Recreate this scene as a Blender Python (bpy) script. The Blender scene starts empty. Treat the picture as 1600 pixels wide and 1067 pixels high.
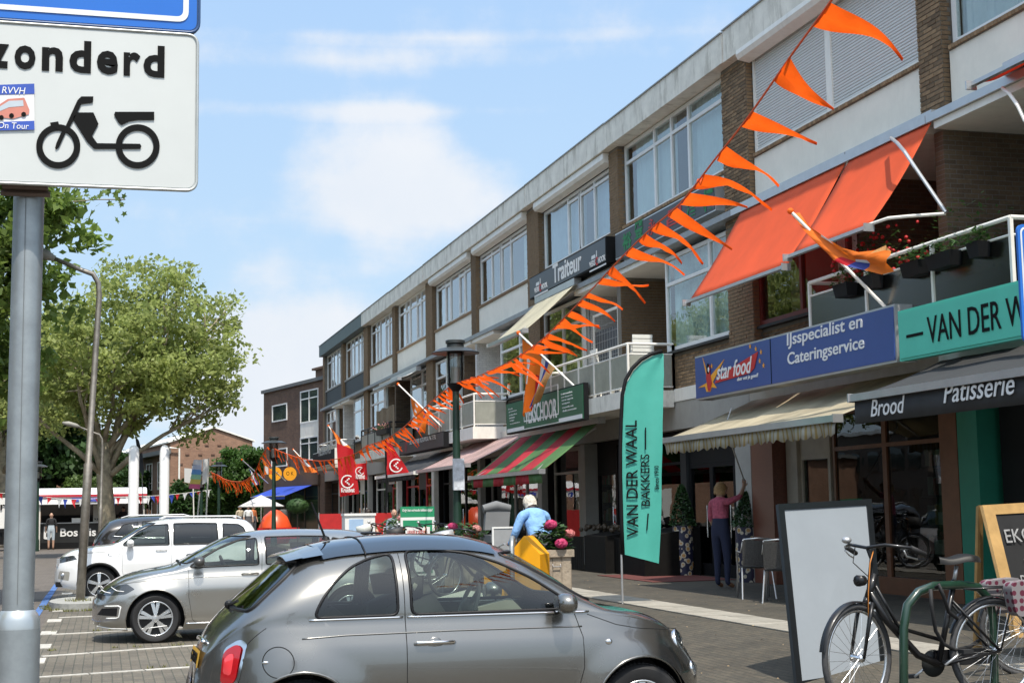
import bpy, bmesh, math, random
import numpy as np
from mathutils import Vector, Matrix, noise as mnoise
from mathutils.bvhtree import BVHTree
from math import sin, cos, tan, pi, radians, sqrt, atan2
random.seed(7)
S = bpy.context.scene
COL = S.collection

# ------------------------------------------------------------------ camera, sky, sun, exposure
FPX = 2300.0; PITCH = math.atan(259 / FPX); ROLL = 0.0165; YAW = radians(15.4881)
CAM = Vector((0, 0, 1.72))
_f = Vector((sin(YAW) * cos(PITCH), cos(YAW) * cos(PITCH), sin(PITCH)))
_r0 = Vector((cos(YAW), -sin(YAW), 0)); _u0 = _r0.cross(_f)
_r = _r0 * cos(ROLL) - _u0 * sin(ROLL); _u = _r0 * sin(ROLL) + _u0 * cos(ROLL)
cd = bpy.data.cameras.new('camera'); cam = bpy.data.objects.new('camera', cd); COL.objects.link(cam)
cd.sensor_width = 36; cd.lens = FPX / 1600 * 36; cd.clip_start = 0.05; cd.clip_end = 3000
cam.matrix_world = Matrix(((_r.x, _u.x, -_f.x, CAM.x), (_r.y, _u.y, -_f.y, CAM.y), (_r.z, _u.z, -_f.z, CAM.z), (0, 0, 0, 1)))
S.camera = cam
def ray(px, py): return _f + _r * ((px - 800) / FPX) + _u * ((533.5 - py) / FPX)
def U(px, py, x): d = ray(px, py); return CAM + d * (x / d.x)              # a measured pixel taken to the plane X = x
def Yp(px, py, y): d = ray(px, py); return CAM + d * (y / d.y)
def G(px, py, z=0.0): d = ray(px, py); return CAM + d * ((z - CAM.z) / d.z)

SUNDIR = Vector((0.01, -0.50, 1.0)).normalized()
EL = math.asin(SUNDIR.z); AZ = atan2(SUNDIR.x, SUNDIR.y)
w = bpy.data.worlds.new('World'); S.world = w; w.use_nodes = True
nt = w.node_tree; nt.nodes.clear(); N = nt.nodes.new; L = nt.links.new
out = N('ShaderNodeOutputWorld'); bg = N('ShaderNodeBackground'); L(bg.outputs[0], out.inputs[0]); bg.inputs[1].default_value = 0.147
sky = N('ShaderNodeTexSky'); sky.sky_type = 'NISHITA'; sky.sun_disc = False; sky.sun_elevation = EL; sky.sun_rotation = AZ
sky.air_density = 1.0; sky.dust_density = 0.6; sky.ozone_density = 1.6
tc = N('ShaderNodeTexCoord'); sep = N('ShaderNodeSeparateXYZ'); L(tc.outputs['Generated'], sep.inputs[0])
def m_(op, a, b=None, c=None, clamp=False):
    n = N('ShaderNodeMath'); n.operation = op; n.use_clamp = clamp
    for i, x in enumerate((a, b, c)):
        if x is None: continue
        if isinstance(x, (int, float)): n.inputs[i].default_value = x
        else: L(x, n.inputs[i])
    return n.outputs[0]
def blob(px, py, r, amp, sq=0.6):
    d = ray(px, py).normalized()
    vm = N('ShaderNodeVectorMath'); vm.operation = 'SUBTRACT'; L(tc.outputs['Generated'], vm.inputs[0]); vm.inputs[1].default_value = d
    sc = N('ShaderNodeVectorMath'); sc.operation = 'MULTIPLY'; L(vm.outputs[0], sc.inputs[0]); sc.inputs[1].default_value = (1, 1, 1 / sq)
    ln = N('ShaderNodeVectorMath'); ln.operation = 'LENGTH'; L(sc.outputs[0], ln.inputs[0])
    return m_('MULTIPLY', m_('SUBTRACT', 1.0, m_('DIVIDE', ln.outputs['Value'], r), clamp=True), amp)
dn = m_('MAXIMUM', sep.outputs['Z'], 0.02)
cmb = N('ShaderNodeCombineXYZ'); L(m_('DIVIDE', sep.outputs['X'], m_('ADD', dn, 0.12)), cmb.inputs[0]); L(m_('DIVIDE', sep.outputs['Y'], m_('ADD', dn, 0.12)), cmb.inputs[1])
ns = N('ShaderNodeTexNoise'); ns.inputs['Scale'].default_value = 1.15; ns.inputs['Detail'].default_value = 9; ns.inputs['Roughness'].default_value = .6; ns.inputs['Distortion'].default_value = .3
L(cmb.outputs[0], ns.inputs[0])
n2 = N('ShaderNodeTexNoise'); n2.inputs['Scale'].default_value = 11; n2.inputs['Detail'].default_value = 8; n2.inputs['Roughness'].default_value = .58
L(tc.outputs['Generated'], n2.inputs[0])
b = m_('MULTIPLY', m_('SUBTRACT', 1.0, m_('MULTIPLY', sep.outputs['Z'], 2.2), clamp=True), .22)
for a in ((610, 262, .085, .66, .6), (690, 325, .075, .5, .6), (530, 295, .07, .42, .5), (430, 540, .085, .75, .75), (480, 620, .11, .7, .5), (420, 600, .2, .3, .4), (300, 250, .10, .28, .5), (440, 410, .05, .35, .4), (615, 405, .045, .35, .5), (620, 70, .25, .34, .1), (420, 345, .2, .28, .12), (640, 175, .24, .38, .035), (520, 95, .26, .30, .05), (700, 60, .2, .26, .03), (1000, 20, .2, .2, .2)):
    b = m_('ADD', b, blob(*a))
dens = m_('ADD', b, m_('ADD', m_('MULTIPLY', m_('SUBTRACT', ns.outputs[0], .5), 1.1), m_('MULTIPLY', m_('SUBTRACT', n2.outputs[0], .5), 1.5)))
cl = N('ShaderNodeMapRange'); cl.interpolation_type = 'SMOOTHSTEP'; L(dens, cl.inputs[0]); cl.inputs[1].default_value = .20; cl.inputs[2].default_value = .86; cl.inputs[3].default_value = 0.10; cl.inputs[4].default_value = .93
cg = N('ShaderNodeMix'); cg.data_type = 'RGBA'; L(n2.outputs[0], cg.inputs[0]); cg.inputs[6].default_value = (2.55, 2.8, 3.15, 1); cg.inputs[7].default_value = (3.2, 3.25, 3.35, 1)
lift = N('ShaderNodeMix'); lift.data_type = 'RGBA'; lift.blend_type = 'ADD'; lift.inputs[0].default_value = 1; L(sky.outputs[0], lift.inputs[6]); lift.inputs[7].default_value = (.45, .75, 1.3, 1)
cap = N('ShaderNodeMix'); cap.data_type = 'RGBA'; cap.blend_type = 'DARKEN'; cap.inputs[0].default_value = 1; L(lift.outputs[2], cap.inputs[6]); capm = N('ShaderNodeMix'); capm.data_type = 'RGBA'; L(m_('MULTIPLY', m_('SUBTRACT', sep.outputs['Z'], .05), 3.0, clamp=True), capm.inputs[0]); capm.inputs[6].default_value = (2.0, 2.75, 3.38, 1); capm.inputs[7].default_value = (1.28, 2.1, 3.35, 1); L(capm.outputs[2], cap.inputs[7])
mx = N('ShaderNodeMix'); mx.data_type = 'RGBA'; L(cl.outputs[0], mx.inputs[0]); L(cap.outputs[2], mx.inputs[6]); L(cg.outputs[2], mx.inputs[7])
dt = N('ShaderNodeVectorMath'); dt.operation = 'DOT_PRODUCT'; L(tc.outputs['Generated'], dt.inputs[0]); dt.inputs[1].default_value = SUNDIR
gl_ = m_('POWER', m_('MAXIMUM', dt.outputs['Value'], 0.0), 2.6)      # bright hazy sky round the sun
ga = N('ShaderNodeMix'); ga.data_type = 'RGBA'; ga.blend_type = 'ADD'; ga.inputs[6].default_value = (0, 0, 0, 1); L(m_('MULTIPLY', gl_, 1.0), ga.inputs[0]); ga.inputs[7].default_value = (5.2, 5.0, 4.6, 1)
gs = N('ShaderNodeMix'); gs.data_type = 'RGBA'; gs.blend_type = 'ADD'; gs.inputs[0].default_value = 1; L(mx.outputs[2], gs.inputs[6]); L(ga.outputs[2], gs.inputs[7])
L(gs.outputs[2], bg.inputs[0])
sd = bpy.data.lights.new('sun', 'SUN'); sd.energy = 2.75; sd.angle = radians(.8); sd.color = (1, .93, .82)
sun = bpy.data.objects.new('sun', sd); COL.objects.link(sun); sun.rotation_euler = SUNDIR.to_track_quat('Z', 'Y').to_euler(); sun.location = (0, 0, 40)
S.view_settings.view_transform = 'Standard'; S.view_settings.look = 'None'; S.view_settings.exposure = 1.0; S.view_settings.gamma = 1
S.view_settings.use_curve_mapping = False
S.render.engine = 'CYCLES'; S.cycles.max_bounces = 8; S.cycles.transparent_max_bounces = 16; S.cycles.use_denoising = True

# ------------------------------------------------------------------ materials
_mats = {}
def mat(name, col=(.5, .5, .5), rough=.6, metal=0.0, var=.12, vs=4.0, bump=0.0, bs=30.0, coat=0.0, spec=.5, emis=None, objrand=0.0, trans=0.0, dirt=0.0):
    if name in _mats: return _mats[name]
    m = bpy.data.materials.new(name); m.use_nodes = True; t = m.node_tree; b = t.nodes['Principled BSDF']
    b.inputs['Roughness'].default_value = rough; b.inputs['Metallic'].default_value = metal
    b.inputs['Coat Weight'].default_value = coat; b.inputs['Specular IOR Level'].default_value = spec; b.inputs['Coat Roughness'].default_value = .04
    rgb = t.nodes.new('ShaderNodeRGB'); rgb.outputs[0].default_value = (*col, 1); src = rgb.outputs[0]
    tcn = t.nodes.new('ShaderNodeTexCoord')
    def hsv(srcc, valsock):
        h = t.nodes.new('ShaderNodeHueSaturation'); t.links.new(srcc, h.inputs['Color']); t.links.new(valsock, h.inputs['Value']); return h.outputs[0]
    if var > 0:
        n = t.nodes.new('ShaderNodeTexNoise'); n.inputs['Scale'].default_value = vs; n.inputs['Detail'].default_value = 6; n.inputs['Roughness'].default_value = .65
        t.links.new(tcn.outputs['Object'], n.inputs[0])
        r = t.nodes.new('ShaderNodeMapRange'); t.links.new(n.outputs[0], r.inputs[0]); r.inputs[1].default_value = .3; r.inputs[2].default_value = .7; r.inputs[3].default_value = 1 - var; r.inputs[4].default_value = 1 + var
        src = hsv(src, r.outputs[0])
    if objrand > 0:
        o = t.nodes.new('ShaderNodeObjectInfo'); r = t.nodes.new('ShaderNodeMapRange'); t.links.new(o.outputs['Random'], r.inputs[0]); r.inputs[3].default_value = 1 - objrand; r.inputs[4].default_value = 1 + objrand
        src = hsv(src, r.outputs[0])
    if dirt > 0:
        n = t.nodes.new('ShaderNodeTexNoise'); n.inputs['Scale'].default_value = 2.2; n.inputs['Detail'].default_value = 9; n.inputs['Roughness'].default_value = .75
        mp = t.nodes.new('ShaderNodeMapping'); mp.inputs['Scale'].default_value = (1, 1.6, .35); t.links.new(tcn.outputs['Object'], mp.inputs[0]); t.links.new(mp.outputs[0], n.inputs[0])
        r = t.nodes.new('ShaderNodeMapRange'); t.links.new(n.outputs[0], r.inputs[0]); r.inputs[1].default_value = .52; r.inputs[2].default_value = .75; r.inputs[3].default_value = 0; r.inputs[4].default_value = dirt
        x = t.nodes.new('ShaderNodeMix'); x.data_type = 'RGBA'; t.links.new(r.outputs[0], x.inputs[0]); t.links.new(src, x.inputs[6]); x.inputs[7].default_value = (col[0] * .35, col[1] * .33, col[2] * .28, 1); src = x.outputs[2]
    t.links.new(src, b.inputs['Base Color'])
    if bump > 0:
        n = t.nodes.new('ShaderNodeTexNoise'); n.inputs['Scale'].default_value = bs; n.inputs['Detail'].default_value = 4; t.links.new(tcn.outputs['Object'], n.inputs[0])
        bp = t.nodes.new('ShaderNodeBump'); bp.inputs['Strength'].default_value = min(1, bump * 5); bp.inputs['Distance'].default_value = bump * .025; t.links.new(n.outputs[0], bp.inputs['Height']); t.links.new(bp.outputs[0], b.inputs['Normal'])
    if emis: b.inputs['Emission Color'].default_value = (*emis[0], 1); b.inputs['Emission Strength'].default_value = emis[1]
    if trans > 0:
        tr = t.nodes.new('ShaderNodeBsdfTranslucent'); t.links.new(src, tr.inputs[0]); ms = t.nodes.new('ShaderNodeMixShader'); ms.inputs[0].default_value = trans
        t.links.new(b.outputs[0], ms.inputs[1]); t.links.new(tr.outputs[0], ms.inputs[2]); t.links.new(ms.outputs[0], t.nodes['Material Output'].inputs[0])
    _mats[name] = m; return m
def glassmat(name, tint=(.75, .82, .82), refl=1.0, rough=0.0, ior=1.55, wav=0.0):
    if name in _mats: return _mats[name]
    m = bpy.data.materials.new(name); m.use_nodes = True; t = m.node_tree; t.nodes.clear()
    o = t.nodes.new('ShaderNodeOutputMaterial'); tr = t.nodes.new('ShaderNodeBsdfTransparent'); tr.inputs[0].default_value = (*tint, 1)
    g = t.nodes.new('ShaderNodeBsdfGlossy'); g.inputs['Roughness'].default_value = rough; fr = t.nodes.new('ShaderNodeFresnel'); fr.inputs[0].default_value = ior
    ma = t.nodes.new('ShaderNodeMath'); ma.operation = 'MULTIPLY'; ma.use_clamp = True; ma.inputs[1].default_value = refl; t.links.new(fr.outputs[0], ma.inputs[0])
    ge = t.nodes.new('ShaderNodeNewGeometry'); mb_ = t.nodes.new('ShaderNodeMath'); mb_.operation = 'SUBTRACT'; mb_.inputs[0].default_value = 1; t.links.new(ge.outputs['Backfacing'], mb_.inputs[1]); mc = t.nodes.new('ShaderNodeMath'); mc.operation = 'MULTIPLY'; t.links.new(ma.outputs[0], mc.inputs[0]); t.links.new(mb_.outputs[0], mc.inputs[1])
    ms = t.nodes.new('ShaderNodeMixShader'); t.links.new(mc.outputs[0], ms.inputs[0]); t.links.new(tr.outputs[0], ms.inputs[1]); t.links.new(g.outputs[0], ms.inputs[2]); t.links.new(ms.outputs[0], o.inputs[0])
    if wav > 0:
        tcn = t.nodes.new('ShaderNodeTexCoord'); n = t.nodes.new('ShaderNodeTexNoise'); n.inputs['Scale'].default_value = 1.3; t.links.new(tcn.outputs['Object'], n.inputs[0])
        bp = t.nodes.new('ShaderNodeBump'); bp.inputs['Strength'].default_value = 1; bp.inputs['Distance'].default_value = wav; t.links.new(n.outputs[0], bp.inputs['Height']); t.links.new(bp.outputs[0], g.inputs['Normal'])
    _mats[name] = m; return m
def stripemat(name, ca, cb, axis, period, duty=.5, rough=.8, trans=.3, cc=None, dirt=0.0):
    if name in _mats: return _mats[name]
    m = mat(name, ca, rough, var=0, trans=trans); t = m.node_tree; b = t.nodes['Principled BSDF']
    tcn = t.nodes.new('ShaderNodeTexCoord'); sp = t.nodes.new('ShaderNodeSeparateXYZ'); t.links.new(tcn.outputs['Object'], sp.inputs[0])
    d = t.nodes.new('ShaderNodeMath'); d.operation = 'DIVIDE'; t.links.new(sp.outputs[axis], d.inputs[0]); d.inputs[1].default_value = period
    f = t.nodes.new('ShaderNodeMath'); f.operation = 'FRACT'; t.links.new(d.outputs[0], f.inputs[0])
    g = t.nodes.new('ShaderNodeMath'); g.operation = 'GREATER_THAN'; t.links.new(f.outputs[0], g.inputs[0]); g.inputs[1].default_value = duty
    x = t.nodes.new('ShaderNodeMix'); x.data_type = 'RGBA'; t.links.new(g.outputs[0], x.inputs[0]); x.inputs[6].default_value = (*ca, 1); x.inputs[7].default_value = (*cb, 1); src = x.outputs[2]
    if cc:
        g2 = t.nodes.new('ShaderNodeMath'); g2.operation = 'COMPARE'; t.links.new(f.outputs[0], g2.inputs[0]); g2.inputs[1].default_value = duty * .5; g2.inputs[2].default_value = .05
        y = t.nodes.new('ShaderNodeMix'); y.data_type = 'RGBA'; t.links.new(g2.outputs[0], y.inputs[0]); t.links.new(src, y.inputs[6]); y.inputs[7].default_value = (*cc, 1); src = y.outputs[2]
    n = t.nodes.new('ShaderNodeTexNoise'); n.inputs['Scale'].default_value = 1.4; n.inputs['Detail'].default_value = 8; t.links.new(tcn.outputs['Object'], n.inputs[0])
    r = t.nodes.new('ShaderNodeMapRange'); t.links.new(n.outputs[0], r.inputs[0]); r.inputs[1].default_value = .35; r.inputs[2].default_value = .7; r.inputs[3].default_value = 1.05; r.inputs[4].default_value = .8 - dirt
    h = t.nodes.new('ShaderNodeHueSaturation'); t.links.new(src, h.inputs['Color']); t.links.new(r.outputs[0], h.inputs['Value']); src = h.outputs[0]
    t.links.new(src, b.inputs['Base Color'])
    for nd in t.nodes:
        if nd.type == 'BSDF_TRANSLUCENT': t.links.new(src, nd.inputs[0])
    return m
def brickmat(name, c1, c2, mortar, bw=.21, rh=.065, ms=.012, rough=.9, axis='yz', bump=.4, pat=0.0, nvar=.25):
    if name in _mats: return _mats[name]
    m = bpy.data.materials.new(name); m.use_nodes = True; t = m.node_tree; b = t.nodes['Principled BSDF']; b.inputs['Roughness'].default_value = rough
    g = t.nodes.new('ShaderNodeNewGeometry'); sp = t.nodes.new('ShaderNodeSeparateXYZ'); t.links.new(g.outputs['Position'], sp.inputs[0]); cb = t.nodes.new('ShaderNodeCombineXYZ')
    t.links.new(sp.outputs['XYZ'.index(axis[0].upper())], cb.inputs[0]); t.links.new(sp.outputs['XYZ'.index(axis[1].upper())], cb.inputs[1])
    br = t.nodes.new('ShaderNodeTexBrick'); t.links.new(cb.outputs[0], br.inputs['Vector']); br.inputs['Scale'].default_value = 1; br.inputs['Brick Width'].default_value = bw; br.inputs['Row Height'].default_value = rh
    br.inputs['Mortar Size'].default_value = ms * .5; br.inputs['Mortar Smooth'].default_value = .3; br.inputs['Color1'].default_value = (*c1, 1); br.inputs['Color2'].default_value = (*c2, 1); br.inputs['Mortar'].default_value = (*mortar, 1); br.inputs['Bias'].default_value = 0
    n = t.nodes.new('ShaderNodeTexNoise'); n.inputs['Scale'].default_value = 1.1; n.inputs['Detail'].default_value = 9; n.inputs['Roughness'].default_value = .72; t.links.new(g.outputs['Position'], n.inputs[0])
    n3 = t.nodes.new('ShaderNodeTexNoise'); n3.inputs['Scale'].default_value = 38; n3.inputs['Detail'].default_value = 3; t.links.new(g.outputs['Position'], n3.inputs[0])
    ad = t.nodes.new('ShaderNodeMath'); ad.operation = 'MULTIPLY_ADD'; t.links.new(n3.outputs[0], ad.inputs[0]); ad.inputs[1].default_value = .55; t.links.new(n.outputs[0], ad.inputs[2])
    r = t.nodes.new('ShaderNodeMapRange'); t.links.new(ad.outputs[0], r.inputs[0]); r.inputs[1].default_value = .55; r.inputs[2].default_value = 1.0; r.inputs[3].default_value = 1 - nvar; r.inputs[4].default_value = 1 + nvar
    h = t.nodes.new('ShaderNodeHueSaturation'); t.links.new(br.outputs[0], h.inputs['Color']); t.links.new(r.outputs[0], h.inputs['Value']); t.links.new(h.outputs[0], b.inputs['Base Color'])
    iv = t.nodes.new('ShaderNodeMath'); iv.operation = 'SUBTRACT'; iv.inputs[0].default_value = 1; t.links.new(br.outputs['Fac'], iv.inputs[1])
    bp = t.nodes.new('ShaderNodeBump'); bp.inputs['Strength'].default_value = bump; bp.inputs['Distance'].default_value = .01; t.links.new(iv.outputs[0], bp.inputs['Height']); t.links.new(bp.outputs[0], b.inputs['Normal'])
    _mats[name] = m; return m

# ------------------------------------------------------------------ mesh and object helpers
def chain_origin(p):
    o = Vector((0, 0, 0))
    while p is not None: o += Vector(p.location); p = p.parent
    return o
class MB:
    def __init__(s): s.v = []; s.f = []; s.m = []
    def add(s, vs, fs, m=0):
        k = len(s.v); s.v += [tuple(a) for a in vs]; s.f += [tuple(i + k for i in f) for f in fs]; s.m += [m] * len(fs); return s
    def box(s, x0, x1, y0, y1, z0, z1, m=0):
        return s.add([(x, y, z) for z in (z0, z1) for y in (y0, y1) for x in (x0, x1)], [(0, 2, 3, 1), (4, 5, 7, 6), (0, 1, 5, 4), (2, 6, 7, 3), (0, 4, 6, 2), (1, 3, 7, 5)], m)
    def obox(s, O, X, Y, Z, m=0):
        O = Vector(O); X = Vector(X); Y = Vector(Y); Z = Vector(Z)
        return s.add([O + X * i + Y * j + Z * k for k in (0, 1) for j in (0, 1) for i in (0, 1)], [(0, 2, 3, 1), (4, 5, 7, 6), (0, 1, 5, 4), (2, 6, 7, 3), (0, 4, 6, 2), (1, 3, 7, 5)], m)
    def quad(s, a, b, c, d, m=0): return s.add([a, b, c, d], [(0, 1, 2, 3)], m)
    def prism(s, poly, O, X, Y, depth, m=0):
        O = Vector(O); X = Vector(X); Y = Vector(Y); Nn = X.cross(Y).normalized(); n = len(poly)
        a = [O + X * p[0] + Y * p[1] for p in poly]; b = [p - Nn * depth for p in a]
        return s.add(a + b, [tuple(range(n)), tuple(range(2 * n - 1, n - 1, -1))] + [(i + n, (i + 1) % n + n, (i + 1) % n, i) for i in range(n)], m)
    def tube(s, pts, r, n=8, m=0, caps=True, closed=False):
        pts = [Vector(p) for p in pts]; N_ = len(pts); rs = r if isinstance(r, (list, tuple)) else [r] * N_
        vs = []; prev = None
        for i, p in enumerate(pts):
            if closed: t = (pts[(i + 1) % N_] - pts[i - 1])
            else: t = pts[min(i + 1, N_ - 1)] - pts[max(i - 1, 0)]
            t = t.normalized() if t.length > 1e-9 else Vector((0, 0, 1))
            if prev is None:
                a = Vector((0, 0, 1)) if abs(t.z) < .9 else Vector((1, 0, 0)); u = t.cross(a).normalized()
            else:
                u = prev - t * prev.dot(t); u = u.normalized() if u.length > 1e-6 else t.orthogonal().normalized()
            prev = u; w_ = t.cross(u)
            vs += [p + (u * cos(2 * pi * k / n) + w_ * sin(2 * pi * k / n)) * rs[i] for k in range(n)]
        fs = []
        for i in range(N_ if closed else N_ - 1):
            j = (i + 1) % N_
            fs += [(i * n + k, i * n + (k + 1) % n, j * n + (k + 1) % n, j * n + k) for k in range(n)]
        if caps and not closed: fs += [tuple(range(n - 1, -1, -1)), tuple((N_ - 1) * n + k for k in range(n))]
        return s.add(vs, fs, m)
    def lathe(s, prof, O=(0, 0, 0), n=20, m=0, A=(0, 0, 1)):
        A = Vector(A).normalized(); B = A.orthogonal().normalized(); C = A.cross(B); O = Vector(O); vs = []
        for r, z in prof: vs += [O + A * z + (B * cos(2 * pi * k / n) + C * sin(2 * pi * k / n)) * max(r, 1e-4) for k in range(n)]
        return s.add(vs, [(i * n + k, i * n + (k + 1) % n, (i + 1) * n + (k + 1) % n, (i + 1) * n + k) for i in range(len(prof) - 1) for k in range(n)], m)
    def ball(s, c, r, n=10, m=0, sq=(1, 1, 1)):
        prof = [(sin(pi * i / n), -cos(pi * i / n)) for i in range(n + 1)]; k = len(s.v)
        s.lathe(prof, (0, 0, 0), n * 2 if n < 8 else n + 6, m)
        s.v[k:] = [(c[0] + a[0] * r * sq[0], c[1] + a[1] * r * sq[1], c[2] + a[2] * r * sq[2]) for a in s.v[k:]]; return s
    def mesh(s, name, mats, off=Vector((0, 0, 0)), smooth=False):
        me = bpy.data.meshes.new(name); me.from_pydata([(a[0] - off.x, a[1] - off.y, a[2] - off.z) for a in s.v], [], s.f)
        for q in (mats if isinstance(mats, (list, tuple)) else [mats]): me.materials.append(q)
        me.polygons.foreach_set('material_index', s.m)
        if smooth: me.polygons.foreach_set('use_smooth', [True] * len(s.f))
        me.update(); return me
    def build(s, name, mats, parent=None, smooth=False, world=True, **kw):
        off = chain_origin(parent) if (world and parent is not None) else Vector((0, 0, 0))
        o = bpy.data.objects.new(name, s.mesh(name, mats, off, smooth)); COL.objects.link(o); o.parent = parent
        if smooth == 'a':
            for p in o.data.polygons: p.use_smooth = True
            try: o.data.set_sharp_from_angle(angle=radians(38))
            except Exception: pass
        tag(o, **kw); return o
def tag(o, label=None, cat=None, group=None, kind=None):
    if label: o['label'] = label
    if cat: o['category'] = cat
    if group: o['group'] = group
    if kind: o['kind'] = kind
    return o
def thing(name, label, cat, loc=(0, 0, 0), rz=0.0, group=None):
    o = bpy.data.objects.new(name, None); COL.objects.link(o); o.location = loc; o.rotation_euler = (0, 0, rz); o.empty_display_size = .2
    return tag(o, label, cat, group)
def inst(me, name, parent, loc, rot=(0, 0, 0), scale=(1, 1, 1), world=True):
    o = bpy.data.objects.new(name, me); COL.objects.link(o); o.parent = parent
    o.location = Vector(loc) - (chain_origin(parent) if (world and parent) else Vector((0, 0, 0))); o.rotation_euler = rot; o.scale = scale; return o
def copy_tree(o, parent=None):
    c = o.copy(); COL.objects.link(c); c.parent = parent
    for ch in [x for x in COL.objects if x.parent == o]: copy_tree(ch, c)
    return c
def centre_mesh(o):      # give a part an origin at its own middle
    me = o.data; n = len(me.vertices); a = np.empty(n * 3, 'f'); me.vertices.foreach_get('co', a); a = a.reshape(-1, 3); c = (a.max(0) + a.min(0)) / 2
    me.vertices.foreach_set('co', (a - c).ravel()); o.location = Vector(o.location) + Vector([float(x) for x in c])
FX = Vector((0, -1, 0)); FZ = Vector((0, 0, 1))      # reading direction on the shop facade, up
def text(s, parent, m, O, X, Y, h=None, wd=None, depth=.004, shear=0, bold=0.0, name='lettering', align='L', sx=None, world=True):
    cu = bpy.data.curves.new('t', 'FONT'); cu.body = s; cu.size = 1; cu.shear = shear; cu.offset = bold; cu.resolution_u = 3
    ob = bpy.data.objects.new('t', cu); COL.objects.link(ob); dg = bpy.context.evaluated_depsgraph_get(); ev = ob.evaluated_get(dg); me = ev.to_mesh()
    vs = [v.co.copy() for v in me.vertices]; fs = [tuple(p.vertices) for p in me.polygons]; ev.to_mesh_clear()
    bpy.data.objects.remove(ob); bpy.data.curves.remove(cu)
    if not vs: return None
    x0 = min(v.x for v in vs); x1 = max(v.x for v in vs); y0 = min(v.y for v in vs); y1 = max(v.y for v in vs)
    X = Vector(X).normalized(); Y = Vector(Y).normalized(); O = Vector(O); Nn = X.cross(Y).normalized()
    ky = (h / (y1 - y0)) if h else (wd / (x1 - x0)); kx = (wd / (x1 - x0)) if wd else ky * (sx or 1)
    ox = 0 if align == 'L' else -(x1 - x0) * kx * (.5 if align == 'C' else 1)
    P = [O + X * ((v.x - x0) * kx + ox) + Y * ((v.y - y0) * ky) + Nn * depth for v in vs]
    mb = MB(); mb.add(P, fs); k = len(P); mb.add([p - Nn * depth * 1.6 for p in P], [f[::-1] for f in fs])
    ed = {}
    for f in fs:
        for i in range(len(f)):
            a, b_ = f[i], f[(i + 1) % len(f)]; ed[(a, b_)] = ed.get((a, b_), 0) + 1
    sd_ = [(a, b_) for (a, b_) in ed if (b_, a) not in ed]
    mb.f += [(b_, a, a + k, b_ + k) for a, b_ in sd_]; mb.m += [0] * len(sd_)
    return mb.build(name, m, parent, world=world)
def gz(x):
    if x < 4.45: return 0.0
    if x < 6.9: return .12 + (x - 4.45) * (.25 / 2.45)
    return .37

# palette
WHITE = mat('white_paint', (.80, .775, .71), .5, var=.06, dirt=.25)
WHITE2 = mat('white_frame', (.78, .78, .76), .4, var=.04)
CREAM = mat('cream_render', (.80, .765, .67), .75, var=.06, vs=2, bump=.1, bs=60, dirt=.12)
CONC = mat('pale_concrete', (.74, .71, .63), .8, var=.12, vs=3, bump=.15, bs=25, dirt=.85)
GREYP = mat('grey_panel', (.33, .32, .29), .6, var=.08, dirt=.3)
DARKP = mat('dark_panel', (.028, .031, .032), .5, var=.1, spec=.25)
BLACK = mat('black_matt', (.008, .008, .009), .6, var=.1, spec=.2)
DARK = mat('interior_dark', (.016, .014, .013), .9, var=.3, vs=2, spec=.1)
BRK = mat('brown_brick', (.19, .125, .068), .9, var=.22, vs=9, bump=.2, bs=60, objrand=.38)
BRK2 = mat('warm_brick', (.27, .175, .095), .9, var=.2, vs=9, bump=.2, bs=60, objrand=.3)
MORT = mat('mortar', (.17, .155, .13), .95, var=.2)
WBRK = brickmat('white_brick', (.62, .62, .6), (.55, .55, .54), (.4, .4, .39), axis='yz')
WBRKX = brickmat('white_brick_x', (.62, .62, .6), (.55, .55, .54), (.4, .4, .39), axis='xz')
BWALL = brickmat('brick_yz', (.155, .105, .062), (.10, .068, .042), (.15, .135, .115), axis='yz')
BWALLX = brickmat('brick_xz', (.155, .105, .062), (.10, .068, .042), (.15, .135, .115), axis='xz')
STEEL = mat('galvanised_steel', (.30, .325, .335), .42, metal=.55, var=.16, vs=14, bump=.05, bs=18)
ALU = mat('aluminium', (.55, .55, .55), .35, metal=.7, var=.08)
CHROME = mat('chrome', (.78, .78, .79), .12, metal=1, var=0)
GREEN = mat('dark_green_paint', (.012, .035, .022), .4, var=.1)
GLASS = glassmat('window_glass', (.86, .92, .92), refl=2.0, wav=.004)
GLASSB = glassmat('shop_glass', (.62, .68, .66), 1.25, wav=.002)
FROST = mat('wired_glass_panel', (.36, .40, .36), .25, var=.15, vs=5, spec=.6)
CORDM = mat('red_orange_cord', (.75, .10, .015), .7, var=0)
ORANGE = mat('orange_pennant', (.92, .12, .008), .65, var=.14, vs=7, trans=.5, bump=.6, bs=14)
ORAWN = mat('orange_awning_cloth', (.80, .12, .035), .75, var=.08, vs=1.5, trans=.35)
ORFLAG = mat('orange_flag_cloth', (.90, .20, .012), .65, var=.06, trans=.4)
REDF = mat('red_flag_cloth', (.62, .012, .018), .65, var=.06, trans=.35)
LW = mat('white_lettering', (.75, .75, .74), .6, var=0)
LB = mat('black_lettering', (.008, .008, .008), .8, var=0, spec=.12)
RUB = mat('black_rubber', (.014, .014, .015), .7, var=.15, vs=20)
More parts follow.
